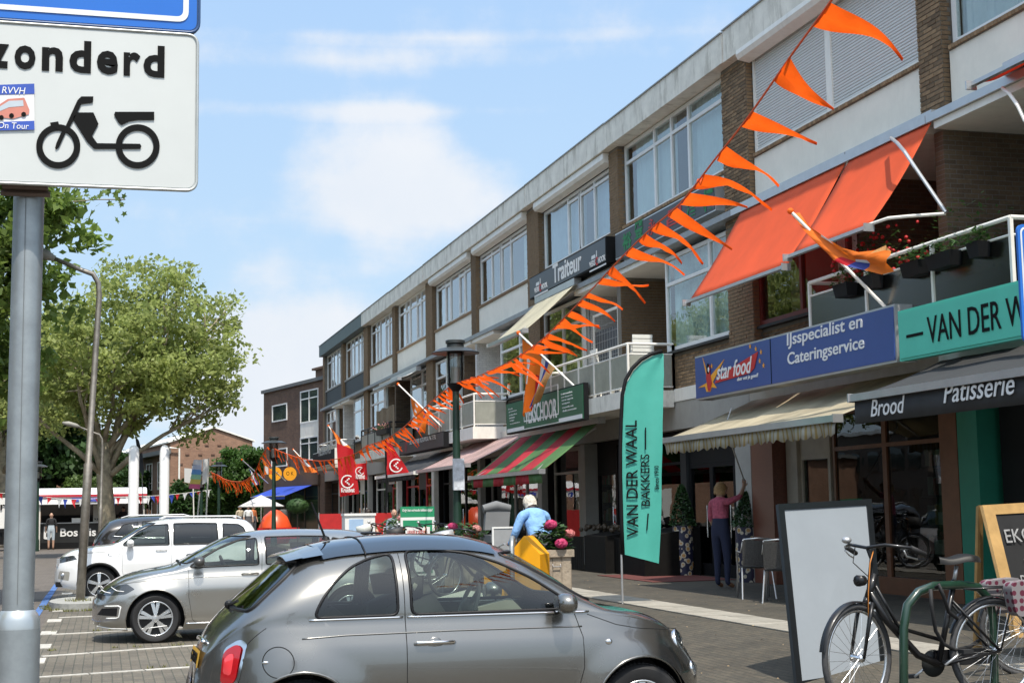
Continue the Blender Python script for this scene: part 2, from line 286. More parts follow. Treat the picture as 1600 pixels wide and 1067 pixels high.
# ------------------------------------------------------------------ ground, paving, markings
ROADM = brickmat('road_clinker', (.125, .105, .088), (.10, .086, .074), (.07, .063, .055), bw=.21, rh=.105, ms=.012, axis='xy', bump=.25)
PARKM = brickmat('parking_clinker', (.125, .108, .083), (.098, .087, .07), (.06, .06, .046), bw=.21, rh=.105, ms=.014, axis='yx', bump=.4, nvar=.4)
PAVM = brickmat('pavement_clinker', (.072, .060, .043), (.052, .045, .034), (.033, .033, .023), bw=.21, rh=.07, ms=.012, axis='yx', bump=.5, nvar=.42)
KERB = mat('kerb_concrete', (.30, .30, .28), .85, var=.2, vs=6, bump=.2)
def sheet(name, x0, x1, y0, y1, z, m, kind='structure', xs=None):
    mb = MB(); xs = xs or [x0, x1]
    for a, b_ in zip(xs[:-1], xs[1:]):
        za, zb = (z(a), z(b_)) if callable(z) else (z, z); mb.quad((a, y0, za), (b_, y0, zb), (b_, y1, zb), (a, y1, za))
    return mb.build(name, m, kind=kind)
sheet('ground', -900, 900, -300, 1500, -.03, mat('far_ground', (.12, .12, .09), .95, var=.3, vs=.2))
sheet('road', -14, -.9, -12, 160, 0.0, ROADM)
sheet('parking_lot', -.9, 4.33, -12, 160, .004, PARKM)
sheet('pavement', 4.45, 11.6, -12, 76, lambda x: gz(x), PAVM, xs=[4.45, 5.5, 6.9, 11.6])
sheet('square', 4.45, 60, 76, 160, .30, PAVM)
mb = MB(); mb.box(-60, -14, -12, 160, -.02, .1); mb.build('opposite_pavement', PAVM, kind='structure')
k = MB(); kk = thing('kerb', 'grey concrete kerb edging the parking bays in front of the shops', 'kerb', (4.39, 0, 0)); kk['kind'] = 'structure'
kme = MB().box(-.06, .06, 0, .99, -.05, .12).mesh('kerb_stone', KERB)
for i in range(0, 70): inst(kme, 'kerb_stone', kk, (4.39, 1.0 * i, random.uniform(-.003, .003)))
# white guide strip of small square tiles in the pavement
STRIP = mat('pale_paving_tile', (.275, .255, .215), .85, var=.14, vs=12, bump=.1, bs=60, objrand=.13, dirt=.25)
st = thing('tile_strip', 'pale tile strip running through the dark pavement past the shops', 'tile strip', (7.2, 0, .372)); st['kind'] = 'structure'
tme = MB().box(-.1475, .1475, -.1475, .1475, 0, .012).mesh('paving_tile', STRIP)
for j in range(140):
    for i in range(2):
        t = inst(tme, 'paving_tile', st, (7.08 + i * .3, 8.2 + j * .3, .372 + random.uniform(0, .003)), (0, 0, random.uniform(-.008, .008)))
mb = MB().box(6.93, 7.53, 50.3, 76, .372, .384); mb.build('tile_strip_end', STRIP, kind='structure')
# parking bay lines made of white stones
LINE = mat('white_line_stone', (.42, .40, .36), .85, var=.28, vs=15, objrand=.15, bump=.1)
lme = MB().box(-.29, .29, -.05, .05, 0, .01).mesh('line_stone', LINE)
for (xa, ya, xb, yb) in ((-.72, 16.72, 4.3, 17.9), (-.72, 19.15, 4.3, 21.0), (-.72, 22.56, 4.3, 23.6), (-.72, 14.2, 4.3, 15.0), (-.72, 26.2, 4.3, 27.0), (-.72, 33, 4.3, 33.8)):
    L0 = thing('bay_line', 'white stone line between two parking bays', 'parking line', (xa, ya, .006)); L0['kind'] = 'structure'; a = atan2(yb - ya, xb - xa); n = int(math.hypot(xb - xa, yb - ya) / .6)
    for i in range(n): inst(lme, 'line_stone', L0, (xa + cos(a) * (i * .6 + .3), ya + sin(a) * (i * .6 + .3), .005), (0, 0, a))
dme = MB().box(-.11, .11, -.32, .32, 0, .01).mesh('edge_stone', LINE)
d0 = thing('edge_marks', 'white square stones along the road edge of the parking bays', 'marking', (-.8, 20, .006)); d0['kind'] = 'structure'
for yy in (12.5, 14.4, 16.4, 18.6, 20.6, 22.9, 25.5, 28.2, 31.0, 34, 37, 40): inst(dme, 'edge_stone', d0, (-.76, yy, .005))
mb = MB()
for i in range(22): mb.box(-1.18 + random.uniform(-.006, .006), -1.05, 18.5 + i * 1.4, 18.5 + i * 1.4 + 1.3, .004, .010)
mb.build('blue_line', mat('blue_zone_paint', (.07, .15, .36), .8, var=.25, vs=8), kind='structure')
# kerbed island round the lamp post, grass tufts
isl = MB(); n = 20; P0 = [( -.42 + (.42 if abs(cos(2*pi*i/n))>.0 else 0) * 0 + .55 * cos(2 * pi * i / n) * 1.0, 29.15 + 1.25 * sin(2 * pi * i / n)) for i in range(n)]
isl.prism(P0, (0, 0, .13), (1, 0, 0), (0, 1, 0), .13); it = isl.build('kerb_island', KERB, kind='structure')
def tufts(name, pts, h, n, m, kind='stuff', label=None):
    mb = MB()
    for (x, y, z, r) in pts:
        for i in range(n):
            a = random.uniform(0, 6.28); rr = r * sqrt(random.random()); px, py = x + rr * cos(a), y + rr * sin(a); b_ = random.uniform(0, 6.28); hh = h * random.uniform(.4, 1); q = .008
            mb.add([(px - q * cos(b_), py - q * sin(b_), z), (px + q * cos(b_), py + q * sin(b_), z), (px + .03 * cos(b_ + 1.5), py + .03 * sin(b_ + 1.5), z + hh)], [(0, 1, 2)])
    return mb.build(name, m, kind=kind)
GRASS = mat('dry_grass', (.16, .16, .05), .8, var=.3, vs=20, trans=.3)
tufts('grass_tufts', [(-.42 + .6 * cos(a * .5), 29.15 + 1.3 * sin(a * .5), .0, .14) for a in range(13)] + [(-.4, 28.9, .13, .3)], .07, 90, GRASS)
tufts('kerb_weeds', [(4.34 + random.uniform(-.03, .03), random.uniform(11, 60), .0, .05) for _ in range(150)] + [(random.uniform(-.7, 4.2), y0_ + random.uniform(-.08, .08), 0, .04) for y0_ in (17.2, 20, 23) for _ in range(16)], .05, 12, GRASS)
LITTER = mat('dead_leaf', (.34, .24, .13), .8, var=.3)
mb = MB()
for i in range(160):
    x = random.uniform(4.7, 9); y = random.uniform(9, 26); s_ = random.uniform(.008, .03); a = random.uniform(0, 6.28); z = gz(x) + .012
    mb.add([(x, y, z), (x + s_ * cos(a), y + s_ * sin(a), z + .006), (x + s_ * 1.5 * cos(a + .5), y + s_ * 1.5 * sin(a + .5), z)], [(0, 1, 2)])
mb.build('fallen_leaves', LITTER, kind='stuff')
mat_ = MB().box(9.3, 10.9, 24.6, 27.6, .372, .382).build('door_mat', mat('red_door_mat', (.10, .025, .02), .95, var=.2, vs=30), label='dark red entrance mat on the pavement before the black glass doors', cat='door mat')

# ------------------------------------------------------------------ terrace of shops
XF = 10.8
PV = [10.69, 17.12, 23.55, 29.98, 36.41, 42.84, 49.27, 55.7, 62.13, 68.56, 74.99]
bricks = [MB().box(-.0, .012, -.1 + random.uniform(-.004, .004), .1 + random.uniform(-.003, .003), -.025, .025 + random.uniform(-.002, .002)) for _ in range(3)]
bmesh_w = [b_.mesh('brick', BRK) for b_ in bricks]
def brick_face(parent, x, y0, y1, z0, z1, individual=True, xdir=False, limit=300, m=BRK, pm=MORT):
    """bricks on a wall face; face looks to -X (plane x) or, with xdir, looks to -Y (plane y = x, span in X y0..y1)"""
    rows = int((z1 - z0) / .065); cnt = 0; st_ = MB()
    for r in range(rows):
        z = z0 + .0325 + r * .065; off = .105 if r % 2 else 0; y = y0 + .105 - off
        while y - .1 < y1 - .02:
            a = max(y - .1, y0); b_ = min(y + .1, y1)
            if b_ - a > .04:
                pr = random.uniform(.006, .014); full = (b_ - a) > .195
                if individual and cnt < limit:
                    me = bmesh_w[random.randrange(3)] if m is BRK else brick2_w[random.randrange(3)]
                    sc = 1 if full else (b_ - a) / .2
                    if xdir: inst(me, 'brick', parent, ((a + b_) / 2, x - pr, z), (0, 0, pi / 2), (1, sc, 1))
                    else: inst(me, 'brick', parent, (x - pr, (a + b_) / 2, z), (0, 0, 0), (1, sc, 1))
                    cnt += 1
                else:
                    if xdir: st_.box(a, b_, x - pr, x, z - .026, z + .026)
                    else: st_.box(x - pr, x, a, b_, z - .026, z + .026)
            y += .21
    if st_.f: st_.build('bricks', m, parent, kind='stuff')
brick2_w = [b_.mesh('brick', BRK2) for b_ in bricks]
def frame_window(parent, x, y0, y1, z0, z1, cols, trans=(), tz=None, fw=.06, fm=None, curtain_or_sky=None, glass=None, depth=.08, tilt=None, name='window', open_=None):
    """framed window in a plane facing -X: parts window > pane, curtain"""
    fm = fm or WHITE2; f = MB(); W_ = y1 - y0
    f.box(x, x + depth, y0, y1, z0, z0 + fw); f.box(x, x + depth, y0, y1, z1 - fw, z1)
    f.box(x, x + depth, y0, y0 + fw, z0 + fw, z1 - fw); f.box(x, x + depth, y1 - fw, y1, z0 + fw, z1 - fw)
    s_ = sum(cols); ys = [y0]
    for c in cols: ys.append(ys[-1] + W_ * c / s_)
    panes = []
    for i in range(len(cols)):
        a = ys[i] + (fw if i == 0 else fw * .5); b_ = ys[i + 1] - (fw if i == len(cols) - 1 else fw * .5)
        if i: f.box(x - .004, x + depth, ys[i] - fw * .55, ys[i] + fw * .55, z0 + fw, z1 - fw)
        if tz and i in trans: f.box(x - .002, x + depth, a, b_, tz - fw * .45, tz + fw * .45); panes += [(a, b_, z0 + fw, tz - fw * .45), (a, b_, tz + fw * .45, z1 - fw)]
        else: panes.append((a, b_, z0 + fw, z1 - fw))
    wdw = f.build(name, fm, parent)
    gl = glass or GLASS
    for q, (a, b_, c, d) in enumerate(panes):
        if (b_ - a) < .75 and (d - c) > .7:      # a sash of its own in the frame
            ff = MB(); e = .045; ff.box(x - .012, x + .03, a, a + e, c, d); ff.box(x - .012, x + .03, b_ - e, b_, c, d); ff.box(x - .012, x + .03, a + e, b_ - e, c, c + e); ff.box(x - .012, x + .03, a + e, b_ - e, d - e, d)
            ff.build('sash', fm, wdw); a += e; b_ -= e; c += e; d -= e
        MB().box(x + .03, x + .036, a, b_, c, d).build('pane', gl, wdw)
    if curtain_or_sky:
        cb = MB(); n = max(8, int(W_ / .06)); top = z1 - .02
        for (ca, cb_, cm, cz0) in curtain_or_sky:
            c = MB(); n = max(6, int((cb_ - ca) / .05)); pts = [(x + .16 + .018 * sin(i * 1.9) + random.uniform(-.005, .005), ca + (cb_ - ca) * i / n) for i in range(n + 1)]
            for p, q in zip(pts[:-1], pts[1:]): c.quad((p[0], p[1], cz0), (q[0], q[1], cz0), (q[0], q[1], top), (p[0], p[1], top))
            c.build('curtain_or_sky', cm, wdw)
    return wdw
CURT = mat('pale_curtain', (.72, .80, .80), .9, var=.06, trans=.2)
CURTW = mat('white_curtain', (.78, .78, .76), .9, var=.08, trans=.2)
SKYBACK = mat('sky_reflection_backing', (.42, .50, .58), .8, var=.1)  # blue-grey sheets behind the panes, painted to stand in for reflected sky
REDFR = mat('dark_red_frame', (.16, .028, .022), .5, var=.12)
ROOFG = mat('green_grey_fascia', (.075, .10, .09), .55, var=.1, dirt=.2)
GRAN = mat('red_granite', (.15, .055, .035), .3, var=.35, vs=60)
BRNFR = mat('brown_shop_frame', (.16, .065, .03), .45, var=.15)
TEALP = mat('teal_paint', (.02, .20, .13), .5, var=.08)
LINE_B = mat('zinc_gutter', (.32, .34, .35), .5, metal=.3, var=.12)
FLOORM = mat('shop_floor', (.04, .035, .03), .6, var=.2)
HL = [
 'house over the bakery with white upper window and brick loggia at the right edge',
 'house with closed white roller shutters above the two orange awnings',
 'house with the black restaurant sign under a wide pale curtained window',
 'house with the black sign across its first floor, right of the cream awning',
 'white panelled house over the pink awning with a painted white brick loggia',
 'white panelled house above the dark butcher sign with white roller box',
 'white panelled house with the reed screen on its balcony',
 'white panelled house beside the dark panelled pair, left of the reed screen',
 'dark panelled house, right one of the pair at the far end of the terrace',
 'dark panelled house, last of the terrace beside the brown brick building']
def house(k):
    y0, y1 = PV[k], PV[k + 1]; odd = k % 2 == 1; dark = k >= 8
    R_ = thing('shop_house', HL[k], 'building', (XF, y0, .37), group='terrace of shops')
    # shell
    MB().box(10.62, 19.5, y0, y1, 9.93, 10.06).build('roof', mat('roof_bitumen', (.06, .06, .06), .9), R_)
    fa = MB(); zt = 9.97; zb = 9.52
    jx = [0, .012, -.004, .008, 0, .006, -.006, .01, 0, 0][k]; fa.box(10.5 + jx, 10.57, y0 + .006, y1 - .006, zb, zt + .09 + jx * 2); fa.box(10.571, 10.9, y0, y1, zb, zb + .04)
    fo = fa.build('roof_fascia', ROOFG if dark else CONC, R_)
    MB().box(10.47 + jx, 10.62, y0 + .003, y1 - .003, zt + .092 + jx * 2, zt + .115 + jx * 2).build('roof_edge_trim', LINE_B, R_)
    MB().box(18.9, 19.2, y0, y1, 0, 9.9).build('rear_wall', BWALL, R_)
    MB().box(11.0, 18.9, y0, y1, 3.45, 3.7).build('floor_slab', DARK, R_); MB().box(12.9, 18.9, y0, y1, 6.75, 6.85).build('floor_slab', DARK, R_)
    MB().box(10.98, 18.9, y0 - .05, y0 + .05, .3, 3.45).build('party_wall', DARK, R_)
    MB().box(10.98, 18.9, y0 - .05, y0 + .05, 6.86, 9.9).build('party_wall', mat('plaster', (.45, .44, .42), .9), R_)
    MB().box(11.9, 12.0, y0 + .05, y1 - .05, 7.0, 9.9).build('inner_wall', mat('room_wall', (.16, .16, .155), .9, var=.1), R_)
    # top floor
    wy0 = y0 + (.34 if odd else .55); wy1 = y1 - (.58 if odd else .30)
    if k < 9: pass
    MB().box(10.78, 10.98, wy0, wy1, 6.86, 7.66).build('spandrel_panel', DARKP if dark else CREAM, R_)
    sb = MB(); nb = int((wy1 - wy0) / .075)
    if k in (0, 1, 2):
        sr = MB().box(10.76, 10.98, wy0, wy1, 7.662, 7.67).build('brick_sill', MORT, R_); me = MB().box(0, .16, -.032, .032, 0, .055).mesh('sill_brick', BRK2)
        for i in range(nb): inst(me, 'brick', sr, (10.735 + random.uniform(0, .006), wy0 + .037 + i * .075, 7.672))
    else:
        sb.box(10.74, 10.98, wy0, wy1, 7.662, 7.73); sb.build('window_sill', GREYP if dark else BRK2, R_)
    c_ = {2: [(wy0 + .05, wy0 + 2.1, CURT, 7.8), (wy0 + 2.9, wy1 - .3, CURT, 7.8)], 0: [(wy0, wy1, CURTW, 7.8)], 3: [(wy0 + .1, wy0 + 1.9, SKYBACK, 7.75), (wy0 + 2.5, wy1 - .1, SKYBACK, 7.75)],
          4: [(wy0, wy0 + 1.3, CURTW, 7.8)], 6: [(wy1 - 1, wy1, CURTW, 7.8)], 5: [(wy1 - 1.3, wy1, CURTW, 7.8)]}.get(k, [(wy0, wy0 + .5, CURTW, 7.8)])
    ztop = 9.5
    if k == 1:
        sp = MB(); sp.box(10.80, 10.86, wy0, wy0 + .07, 7.73, 9.4); sp.box(10.80, 10.86, wy1 - .07, wy1, 7.73, 9.4); sp.box(10.795, 10.86, (wy0 + wy1) / 2 - .09, (wy0 + wy1) / 2 + .09, 7.73, 9.4); sp.box(10.80, 10.86, wy0 + .07, wy1 - .07, 7.73, 7.79)
        sh = sp.build('roller_shutter', WHITE, R_); ym = (wy0 + wy1) / 2
        for (a, b_) in ((wy0 + .072, ym - .092), (ym + .092, wy1 - .072)):
            me = MB().prism([(0, 0), (.016, .012), (.018, .03), (.010, .043), (0, .046)], (0, b_ - a, 0), (-1, 0, 0), (0, 0, 1), b_ - a).mesh('slat', mat('shutter_slat', (.62, .63, .62), .45, var=.03, objrand=.03))
            for i in range(34): inst(me, 'slat', sh, (10.835, a, 7.792 + i * .048))
        MB().prism([(0, 0), (.22, .04), (.26, .12), (.24, .26), (0, .28)], (10.76, wy1 + .02, 9.36), (-1, 0, 0), (0, 0, 1), wy1 - wy0 + .04).build('shutter_box', WHITE, R_)
    else:
        cols, tr = {2: ([2.05, .95, 1.0, 1.9], (0, 1, 2, 3)), 3: ([1.5, 1.05, .12, .9, 2.1], (0, 1, 3)), 4: ([2.1, .95, .12, .95, 1.3], (0, 1, 3, 4)), 0: ([1.8, 1, 2.2], ())}.get(k, ([1.35, .75, 1.2, .75, 1.35] if not dark else [1.1, .7, .95, .7, 1.1], (0, 1, 3, 4) if k % 2 else (0, 1, 2, 3, 4)))
        bx = k in (3, 4, 5)
        if bx: ztop = 9.26
        frame_window(R_, 10.84, wy0, wy1, 7.74, ztop, cols, tr, 9.08 if bx else 9.1, fw=.075 if k < 5 else .065, curtain_or_sky=c_)
        if bx: MB().prism([(0, 0), (.2, .03), (.25, .1), (.24, .24), (0, .26)], (10.80, wy1 + .02, 9.26), (-1, 0, 0), (0, 0, 1), wy1 - wy0 + .04).build('shutter_box', WHITE, R_)
    # pier at the near end of the house (and the last far end)
    th = (.55, .34) if not odd else (.30, .34); zp = 3.98 if not odd else 6.86
    pb = MB().box(10.70, 11.1, y0 - (th[1] if k and not odd else .25 if odd else .02) - (.18 if not odd and k else 0), y0 + (.54 if not odd else .33), zp, 9.52)
    pier = pb.build('brick_pier', MORT, R_); a, b_ = y0 - (.52 if (k and not odd) else .25 if odd else .02), y0 + (.54 if not odd else .33)
    if k in (1, 2): brick_face(pier, 10.70, a, b_, 6.86 if odd else 6.6, 9.5, True)
    brick_face(pier, 10.70, a, b_, 3.98 if not odd else 6.86, 6.6 if k == 2 else 9.5, False) if k not in (1, 2) or k == 2 else None
    # near cheek of the pier bricks, seen end on
    brick_face(pier, a, 10.70, 10.84, zp, 9.5, False, xdir=True)
    if k == 9:
        p2 = MB().box(10.70, 11.1, y1 - .6, y1, 3.98, 9.52).build('brick_pier', MORT, R_); brick_face(p2, 10.70, y1 - .6, y1, 3.98, 9.5, False)
    # awning rail / belt between the floors
    MB().box(10.55, 10.98, y0 + .01, y1 - .01, 6.745, 6.856).build('belt_moulding', LINE_B if k not in (0, 1) else ALU, R_)
    # first floor : loggia and window wall
    la, lb = (y0 + .12, y0 + 2.72) if odd else (y1 - 2.6, y1 - .12)
    wa, wb = (lb, y1 - .52) if odd else (y0 + .54, la)
    MB().box(11.0, 12.6, la, lb, 3.72, 3.82).build('loggia_floor', CONC, R_)
    MB().box(10.6, 12.75, la, lb, 6.64, 6.74).build('loggia_ceiling', WHITE, R_)
    whitewall = k in (3, 4, 7, 8) and False
    wm = WBRKX if k in (4, 8) else BWALLX
    # party wall face looking towards the camera (at the far end of an even house's loggia)
    pw = MB().box(10.74, 12.74, y0 - .11, y0 + .11, 3.98, 6.64) if odd else None
    if pw:
        o = pw.build('party_wall', MORT if k == 3 else (WBRKX if k in (5, 9) else BWALLX), R_)
        if k == 3: brick_face(o, y0 - .11, 10.74, 12.72, 3.98, 6.62, False, xdir=True)
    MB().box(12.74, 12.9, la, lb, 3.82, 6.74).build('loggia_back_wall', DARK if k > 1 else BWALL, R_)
    cm_ = BWALLX if k not in (3,4) else WBRKX
    if odd: MB().box(11.0, 12.74, lb, lb + .12, 3.82, 6.7).build('loggia_side_wall', cm_, R_)
    else: MB().box(11.0, 12.74, la - .12, la, 3.82, 6.7).build('loggia_side_wall', BWALLX, R_)
    frame_window(R_, 12.62, la + .15, lb - .15, 3.86, 6.2, [1.0, 1.5], (), None, fw=.07, curtain_or_sky=[(la + .3, la + 1.0, CURTW, 3.9)], name='balcony_door', fm=REDFR if k == 1 else WHITE2)
    # window wall
    fm = REDFR if k == 1 else WHITE2
    ub = MB().box(10.86, 11.0, wa, wb, 3.98, 4.68).build('window_parapet', MORT, R_)
    brick_face(ub, 10.86, wa, wb, 3.98, 4.68, k in (1, 2), m=BRK2 if k == 2 else BRK)
    MB().box(10.74, 10.98, wa, wb, 4.681, 4.73).build('window_sill', DARKP, R_)
    cw = {2: [(wa + .1, wb - .1, mat('net_curtain', (.45, .52, .50), .9, var=.45, vs=1.6), 4.8)]}.get(k, [(wa, wa + .6, CURTW, 4.8)])
    frame_window(R_, 10.80, wa + .01, wb - .01, 4.74, 6.64, [1.05, 2.3] if k == 2 else ([1, 1] if odd else [1, 1.6]), (0, 1) if k != 1 else (), 6.08, fw=.075, fm=fm, curtain_or_sky=cw)
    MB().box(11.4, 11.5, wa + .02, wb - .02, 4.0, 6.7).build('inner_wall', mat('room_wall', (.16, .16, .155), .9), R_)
    # bands above the shops
    MB().box(10.755, 11.0, y0 + .004, y1 - .004, 3.72, 3.97).build('floor_band', WHITE, R_)
    MB().box(10.775, 11.0, y0 + .004, y1 - .004, 3.18, 3.714).build('fascia_panel', GREYP, R_)
    MB().box(11.0, 18.9, y0, y1, .33, .372).build('shop_floor', FLOORM, R_)
    return R_
HOUSES = [house(k) for k in range(10)]
# a house end wall closing the terrace towards the near side
e = thing('end_house', 'plain brick end of the terrace beyond the right edge of the picture', 'building', (XF, 4.2, .37))
MB().box(10.8, 19.2, 4.2, 10.66, .3, 9.95).build('wall', BWALL, e); MB().box(10.5, 19.4, 4.1, 10.66, 9.96, 10.1).build('roof', CONC, e)

# ------------------------------------------------------------------ shop fronts
def shopfront(k, items, back=16.5, frame=DARKP, x=11.12):
    """items: (y0, y1, type) from near to far; types: pane, door, panel, open, column"""
    R_ = HOUSES[k]
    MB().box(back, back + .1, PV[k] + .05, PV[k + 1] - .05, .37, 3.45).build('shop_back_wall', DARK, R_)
    for (a, b_, ty, m) in items:
        m = m or frame
        if ty == 'pane':
            f = MB(); f.box(x, x + .08, a, a + .06, .62, 3.18); f.box(x, x + .08, b_ - .06, b_, .62, 3.18); f.box(x, x + .08, a + .06, b_ - .06, 3.08, 3.18); f.box(x - .03, x + .1, a, b_, .372, .62)
            if b_ - a > 1.2: f.box(x + .002, x + .08, a + .06, b_ - .06, 2.52, 2.58)
            o = f.build('shop_window', m, R_)
            if b_ - a > 1.2: MB().box(x + .03, x + .036, a + .06, b_ - .06, .62, 2.52).build('pane', GLASSB, o); MB().box(x + .03, x + .036, a + .06, b_ - .06, 2.58, 3.08).build('pane', GLASSB, o)
            else: MB().box(x + .03, x + .036, a + .06, b_ - .06, .62, 3.08).build('pane', GLASSB, o)
        elif ty == 'door':
            f = MB(); f.box(x, x + .07, a, a + .08, .38, 2.5); f.box(x, x + .07, b_ - .08, b_, .38, 2.5); f.box(x, x + .07, a + .08, b_ - .08, .38, .6); f.box(x, x + .07, a + .08, b_ - .08, 2.42, 2.5); f.box(x - .0, x + .08, a, b_, 2.502, 3.18)
            o = f.build('door', m, R_); MB().box(x + .03, x + .036, a + .08, b_ - .08, .6, 2.42).build('pane', GLASSB, o)
            MB().tube([(x - .05, a + .13, 1.1), (x - .05, a + .13, 1.7)], .015).build('handle', CHROME, o)
        elif ty == 'panel': MB().box(x - .06, x + .1, a, b_, .372, 3.18).build('wall_panel', m, R_)
        elif ty == 'column': MB().box(10.82, x + .12, a, b_, .372, 3.17).build('column', m, R_)
shopfront(0, [(10.75, 11.9, 'pane', TEALP), (11.9, 14.6, 'pane', TEALP), (14.6, 15.7, 'door', BLACK), (15.7, 16.55, 'panel', BLACK)], 15)
shopfront(1, [(17.12 - .42, 17.16, 'column', TEALP), (17.18, 17.6, 'column', BRNFR), (17.6, 19.6, 'pane', BRNFR), (19.6, 21.2, 'pane', BRNFR), (21.3, 22.35, 'door', mat('beige_frame', (.36, .32, .26), .5)), (22.35, 22.75, 'panel', mat('beige_frame')), (22.78, 23.62, 'column', GRAN)], 15.5)
shopfront(2, [(23.64, 24.3, 'column', GREYP), (24.3, 25.0, 'pane', BLACK), (25.0, 26.1, 'door', BLACK), (26.1, 27.2, 'door', BLACK), (27.2, 27.5, 'panel', DARKP), (27.5, 29.9, 'pane', BLACK)], 14)
shopfront(3, [(30.0, 30.3, 'column', DARKP), (30.3, 31.5, 'pane', BLACK), (31.5, 32.8, 'door', BLACK), (32.85, 33.2, 'column', GREYP), (33.2, 34.2, 'door', GREYP), (34.2, 36.3, 'pane', mat('beige_frame'))], 15)
shopfront(4, [(36.42, 36.8, 'column', GREYP), (36.8, 38.9, 'pane', mat('beige_frame')), (38.9, 40.1, 'door', GREYP), (40.1, 42.7, 'pane', GREYP)], 15)
shopfront(5, [(42.86, 43.2, 'column', GREYP), (43.2, 46, 'pane', DARKP), (46, 47.1, 'door', DARKP), (47.1, 49.2, 'pane', DARKP)], 15)
REDW = mat('red_shop_wall', (.45, .02, .02), .5, var=.2)
shopfront(6, [(49.3, 49.7, 'column', WHITE), (49.7, 52, 'pane', REDW), (52, 53.2, 'door', DARKP), (53.2, 55.6, 'pane', REDW)], 13)
shopfront(7, [(55.75, 56.1, 'column', WHITE), (56.1, 58.4, 'pane', REDW), (58.4, 59.6, 'door', DARKP), (59.6, 62.1, 'pane', WHITE)], 13)
shopfront(8, [(62.2, 62.6, 'column', GREYP), (62.6, 65, 'pane', DARKP), (65, 66.1, 'door', WHITE), (66.1, 68.4, 'pane', WHITE)], 14)
shopfront(9, [(68.6, 69.0, 'column', GREYP), (69, 71.5, 'pane', WHITE), (71.5, 72.6, 'door', WHITE), (72.6, 74.9, 'pane', DARKP)], 14)
# goods seen inside the shops: shelves of coloured packets
def shelf(k, x, y0, y1, cols, z=(0.9, 1.35, 1.8, 2.25), label='', th=.3):
    t = thing('shop_shelf', label, 'shelf', (x, y0, .372)); f = MB()
    for zz in z: f.box(x, x + th, y0, y1, zz - .03, zz)
    f.box(x + th, x + th + .02, y0, y1, .372, z[-1] + .4); f.build('rack', DARKP, t)
    ms = [mat('packet_%d%d%d' % tuple(int(c * 9) for c in c3), c3, .5, var=.1) for c3 in cols]; g = MB()
    for zz in z:
        y = y0 + .03
        while y < y1 - .12:
            w_ = random.uniform(.06, .16); h_ = random.uniform(.14, .34); g.box(x + .05, x + .05 + random.uniform(.1, .2), y, y + w_ * .92, zz + .001, zz + h_, random.randrange(len(ms))); y += w_
    g.build('packets', ms, t, kind='stuff')
shelf(1, 12.3, 17.9, 20.6, [(.10, .16, .12), (.35, .22, .04), (.25, .05, .04), (.45, .42, .36)], label='bakery shelf of packets behind the big brown framed window')
shelf(3, 12.2, 33.4, 36.0, [(.5, .08, .06), (.5, .45, .2), (.1, .3, .12), (.6, .58, .5)], label='greengrocer shelf behind the window under the striped awning')
shelf(6, 11.6, 50, 55, [(.65, .04, .04), (.7, .12, .08), (.65, .6, .5), (.1, .2, .5), (.6, .4, .05)], label='red stocked shelf inside the drugstore, right one')
shelf(7, 11.6, 56.3, 61.5, [(.65, .04, .04), (.7, .12, .08), (.65, .6, .5), (.55, .5, .1)], label='red stocked shelf inside the drugstore, left one')
# ------------------------------------------------------------------ awnings
def awning(label, y0, y1, xb, zb, xf, zf, cloth, val=.0, vmat=None, scal=False, barm=None, group=None, side=None, arms=True, sag=.03, wav=1.0, bt=1.0):
    t = thing('awning', label, 'awning', (xb, y0, zf), group=group); c = MB(); nx, ny = 10, max(8, int((y1 - y0) * 4)); pts = {}
    for i in range(nx + 1):
        for j in range(ny + 1):
            s = i / nx; y = y0 + (y1 - y0) * j / ny
            pts[i, j] = (xb + (xf - xb) * s, y, zb + (zf - zb) * s - sag * sin(pi * s) * (1 + .3 * sin(j * 1.3)) + .004 * sin(y * 9))
    vs = [pts[i, j] for i in range(nx + 1) for j in range(ny + 1)]; n = ny + 1
    c.add(vs, [(i * n + j, (i + 1) * n + j, (i + 1) * n + j + 1, i * n + j + 1) for i in range(nx) for j in range(ny)])
    o = c.build('canopy', cloth, t, smooth=True); so = o.modifiers.new('th', 'SOLIDIFY'); so.thickness = .003
    b = MB().box(xf - .10 * bt, xf + .02, y0 - .03, y1 + .03, zf - .075 * bt, zf + .012); b.box(xf - .115, xf + .03, y0 - .055, y0 - .03, zf - .085, zf + .022); b.box(xf - .115, xf + .03, y1 + .03, y1 + .055, zf - .085, zf + .022)
    b.build('front_bar', barm or ALU, t)
    if val > 0:
        v = MB(); m = int((y1 - y0) / .03); q = []
        for j in range(m + 1):
            y = y0 + (y1 - y0) * j / m; dz = (.045 * abs(sin(pi * (y - y0) / .24)) ** 1.2) if scal else 0; wv = wav * (.018 * sin(y * 7.0) + .008 * sin(y * 23))
            q += [(xf - .045, y, zf - .076), (xf - .045 + wv, y, zf - val * .6), (xf - .04 + wv * 1.6, y, zf - val - dz)]
        v.add(q, [(j * 3 + k, (j + 1) * 3 + k, (j + 1) * 3 + k + 1, j * 3 + k + 1) for j in range(m) for k in range(2)])
        o = v.build('valance', vmat or cloth, t, smooth=True); so = o.modifiers.new('th', 'SOLIDIFY'); so.thickness = .003
    if arms:
        for yy, d in ((y0 + .35, 1), (y1 - .35, -1)):
            a = MB(); mid = (xb + (xf - xb) * .45, yy + d * min(.8, (y1 - y0) * .28), zb + (zf - zb) * .45 - .12)
            a.tube([(xb + .05, yy, zb - .1), mid], .028); a.tube([mid, (xf - .06, yy + .05 * d, zf - .04)], .023); a.build('folding_arm', barm or ALU, t)
    MB().box(xb - .04, xb + .14, y0 - .04, y1 + .04, zb - .02, zb + .14).build('cassette', barm or ALU, t)
    return t
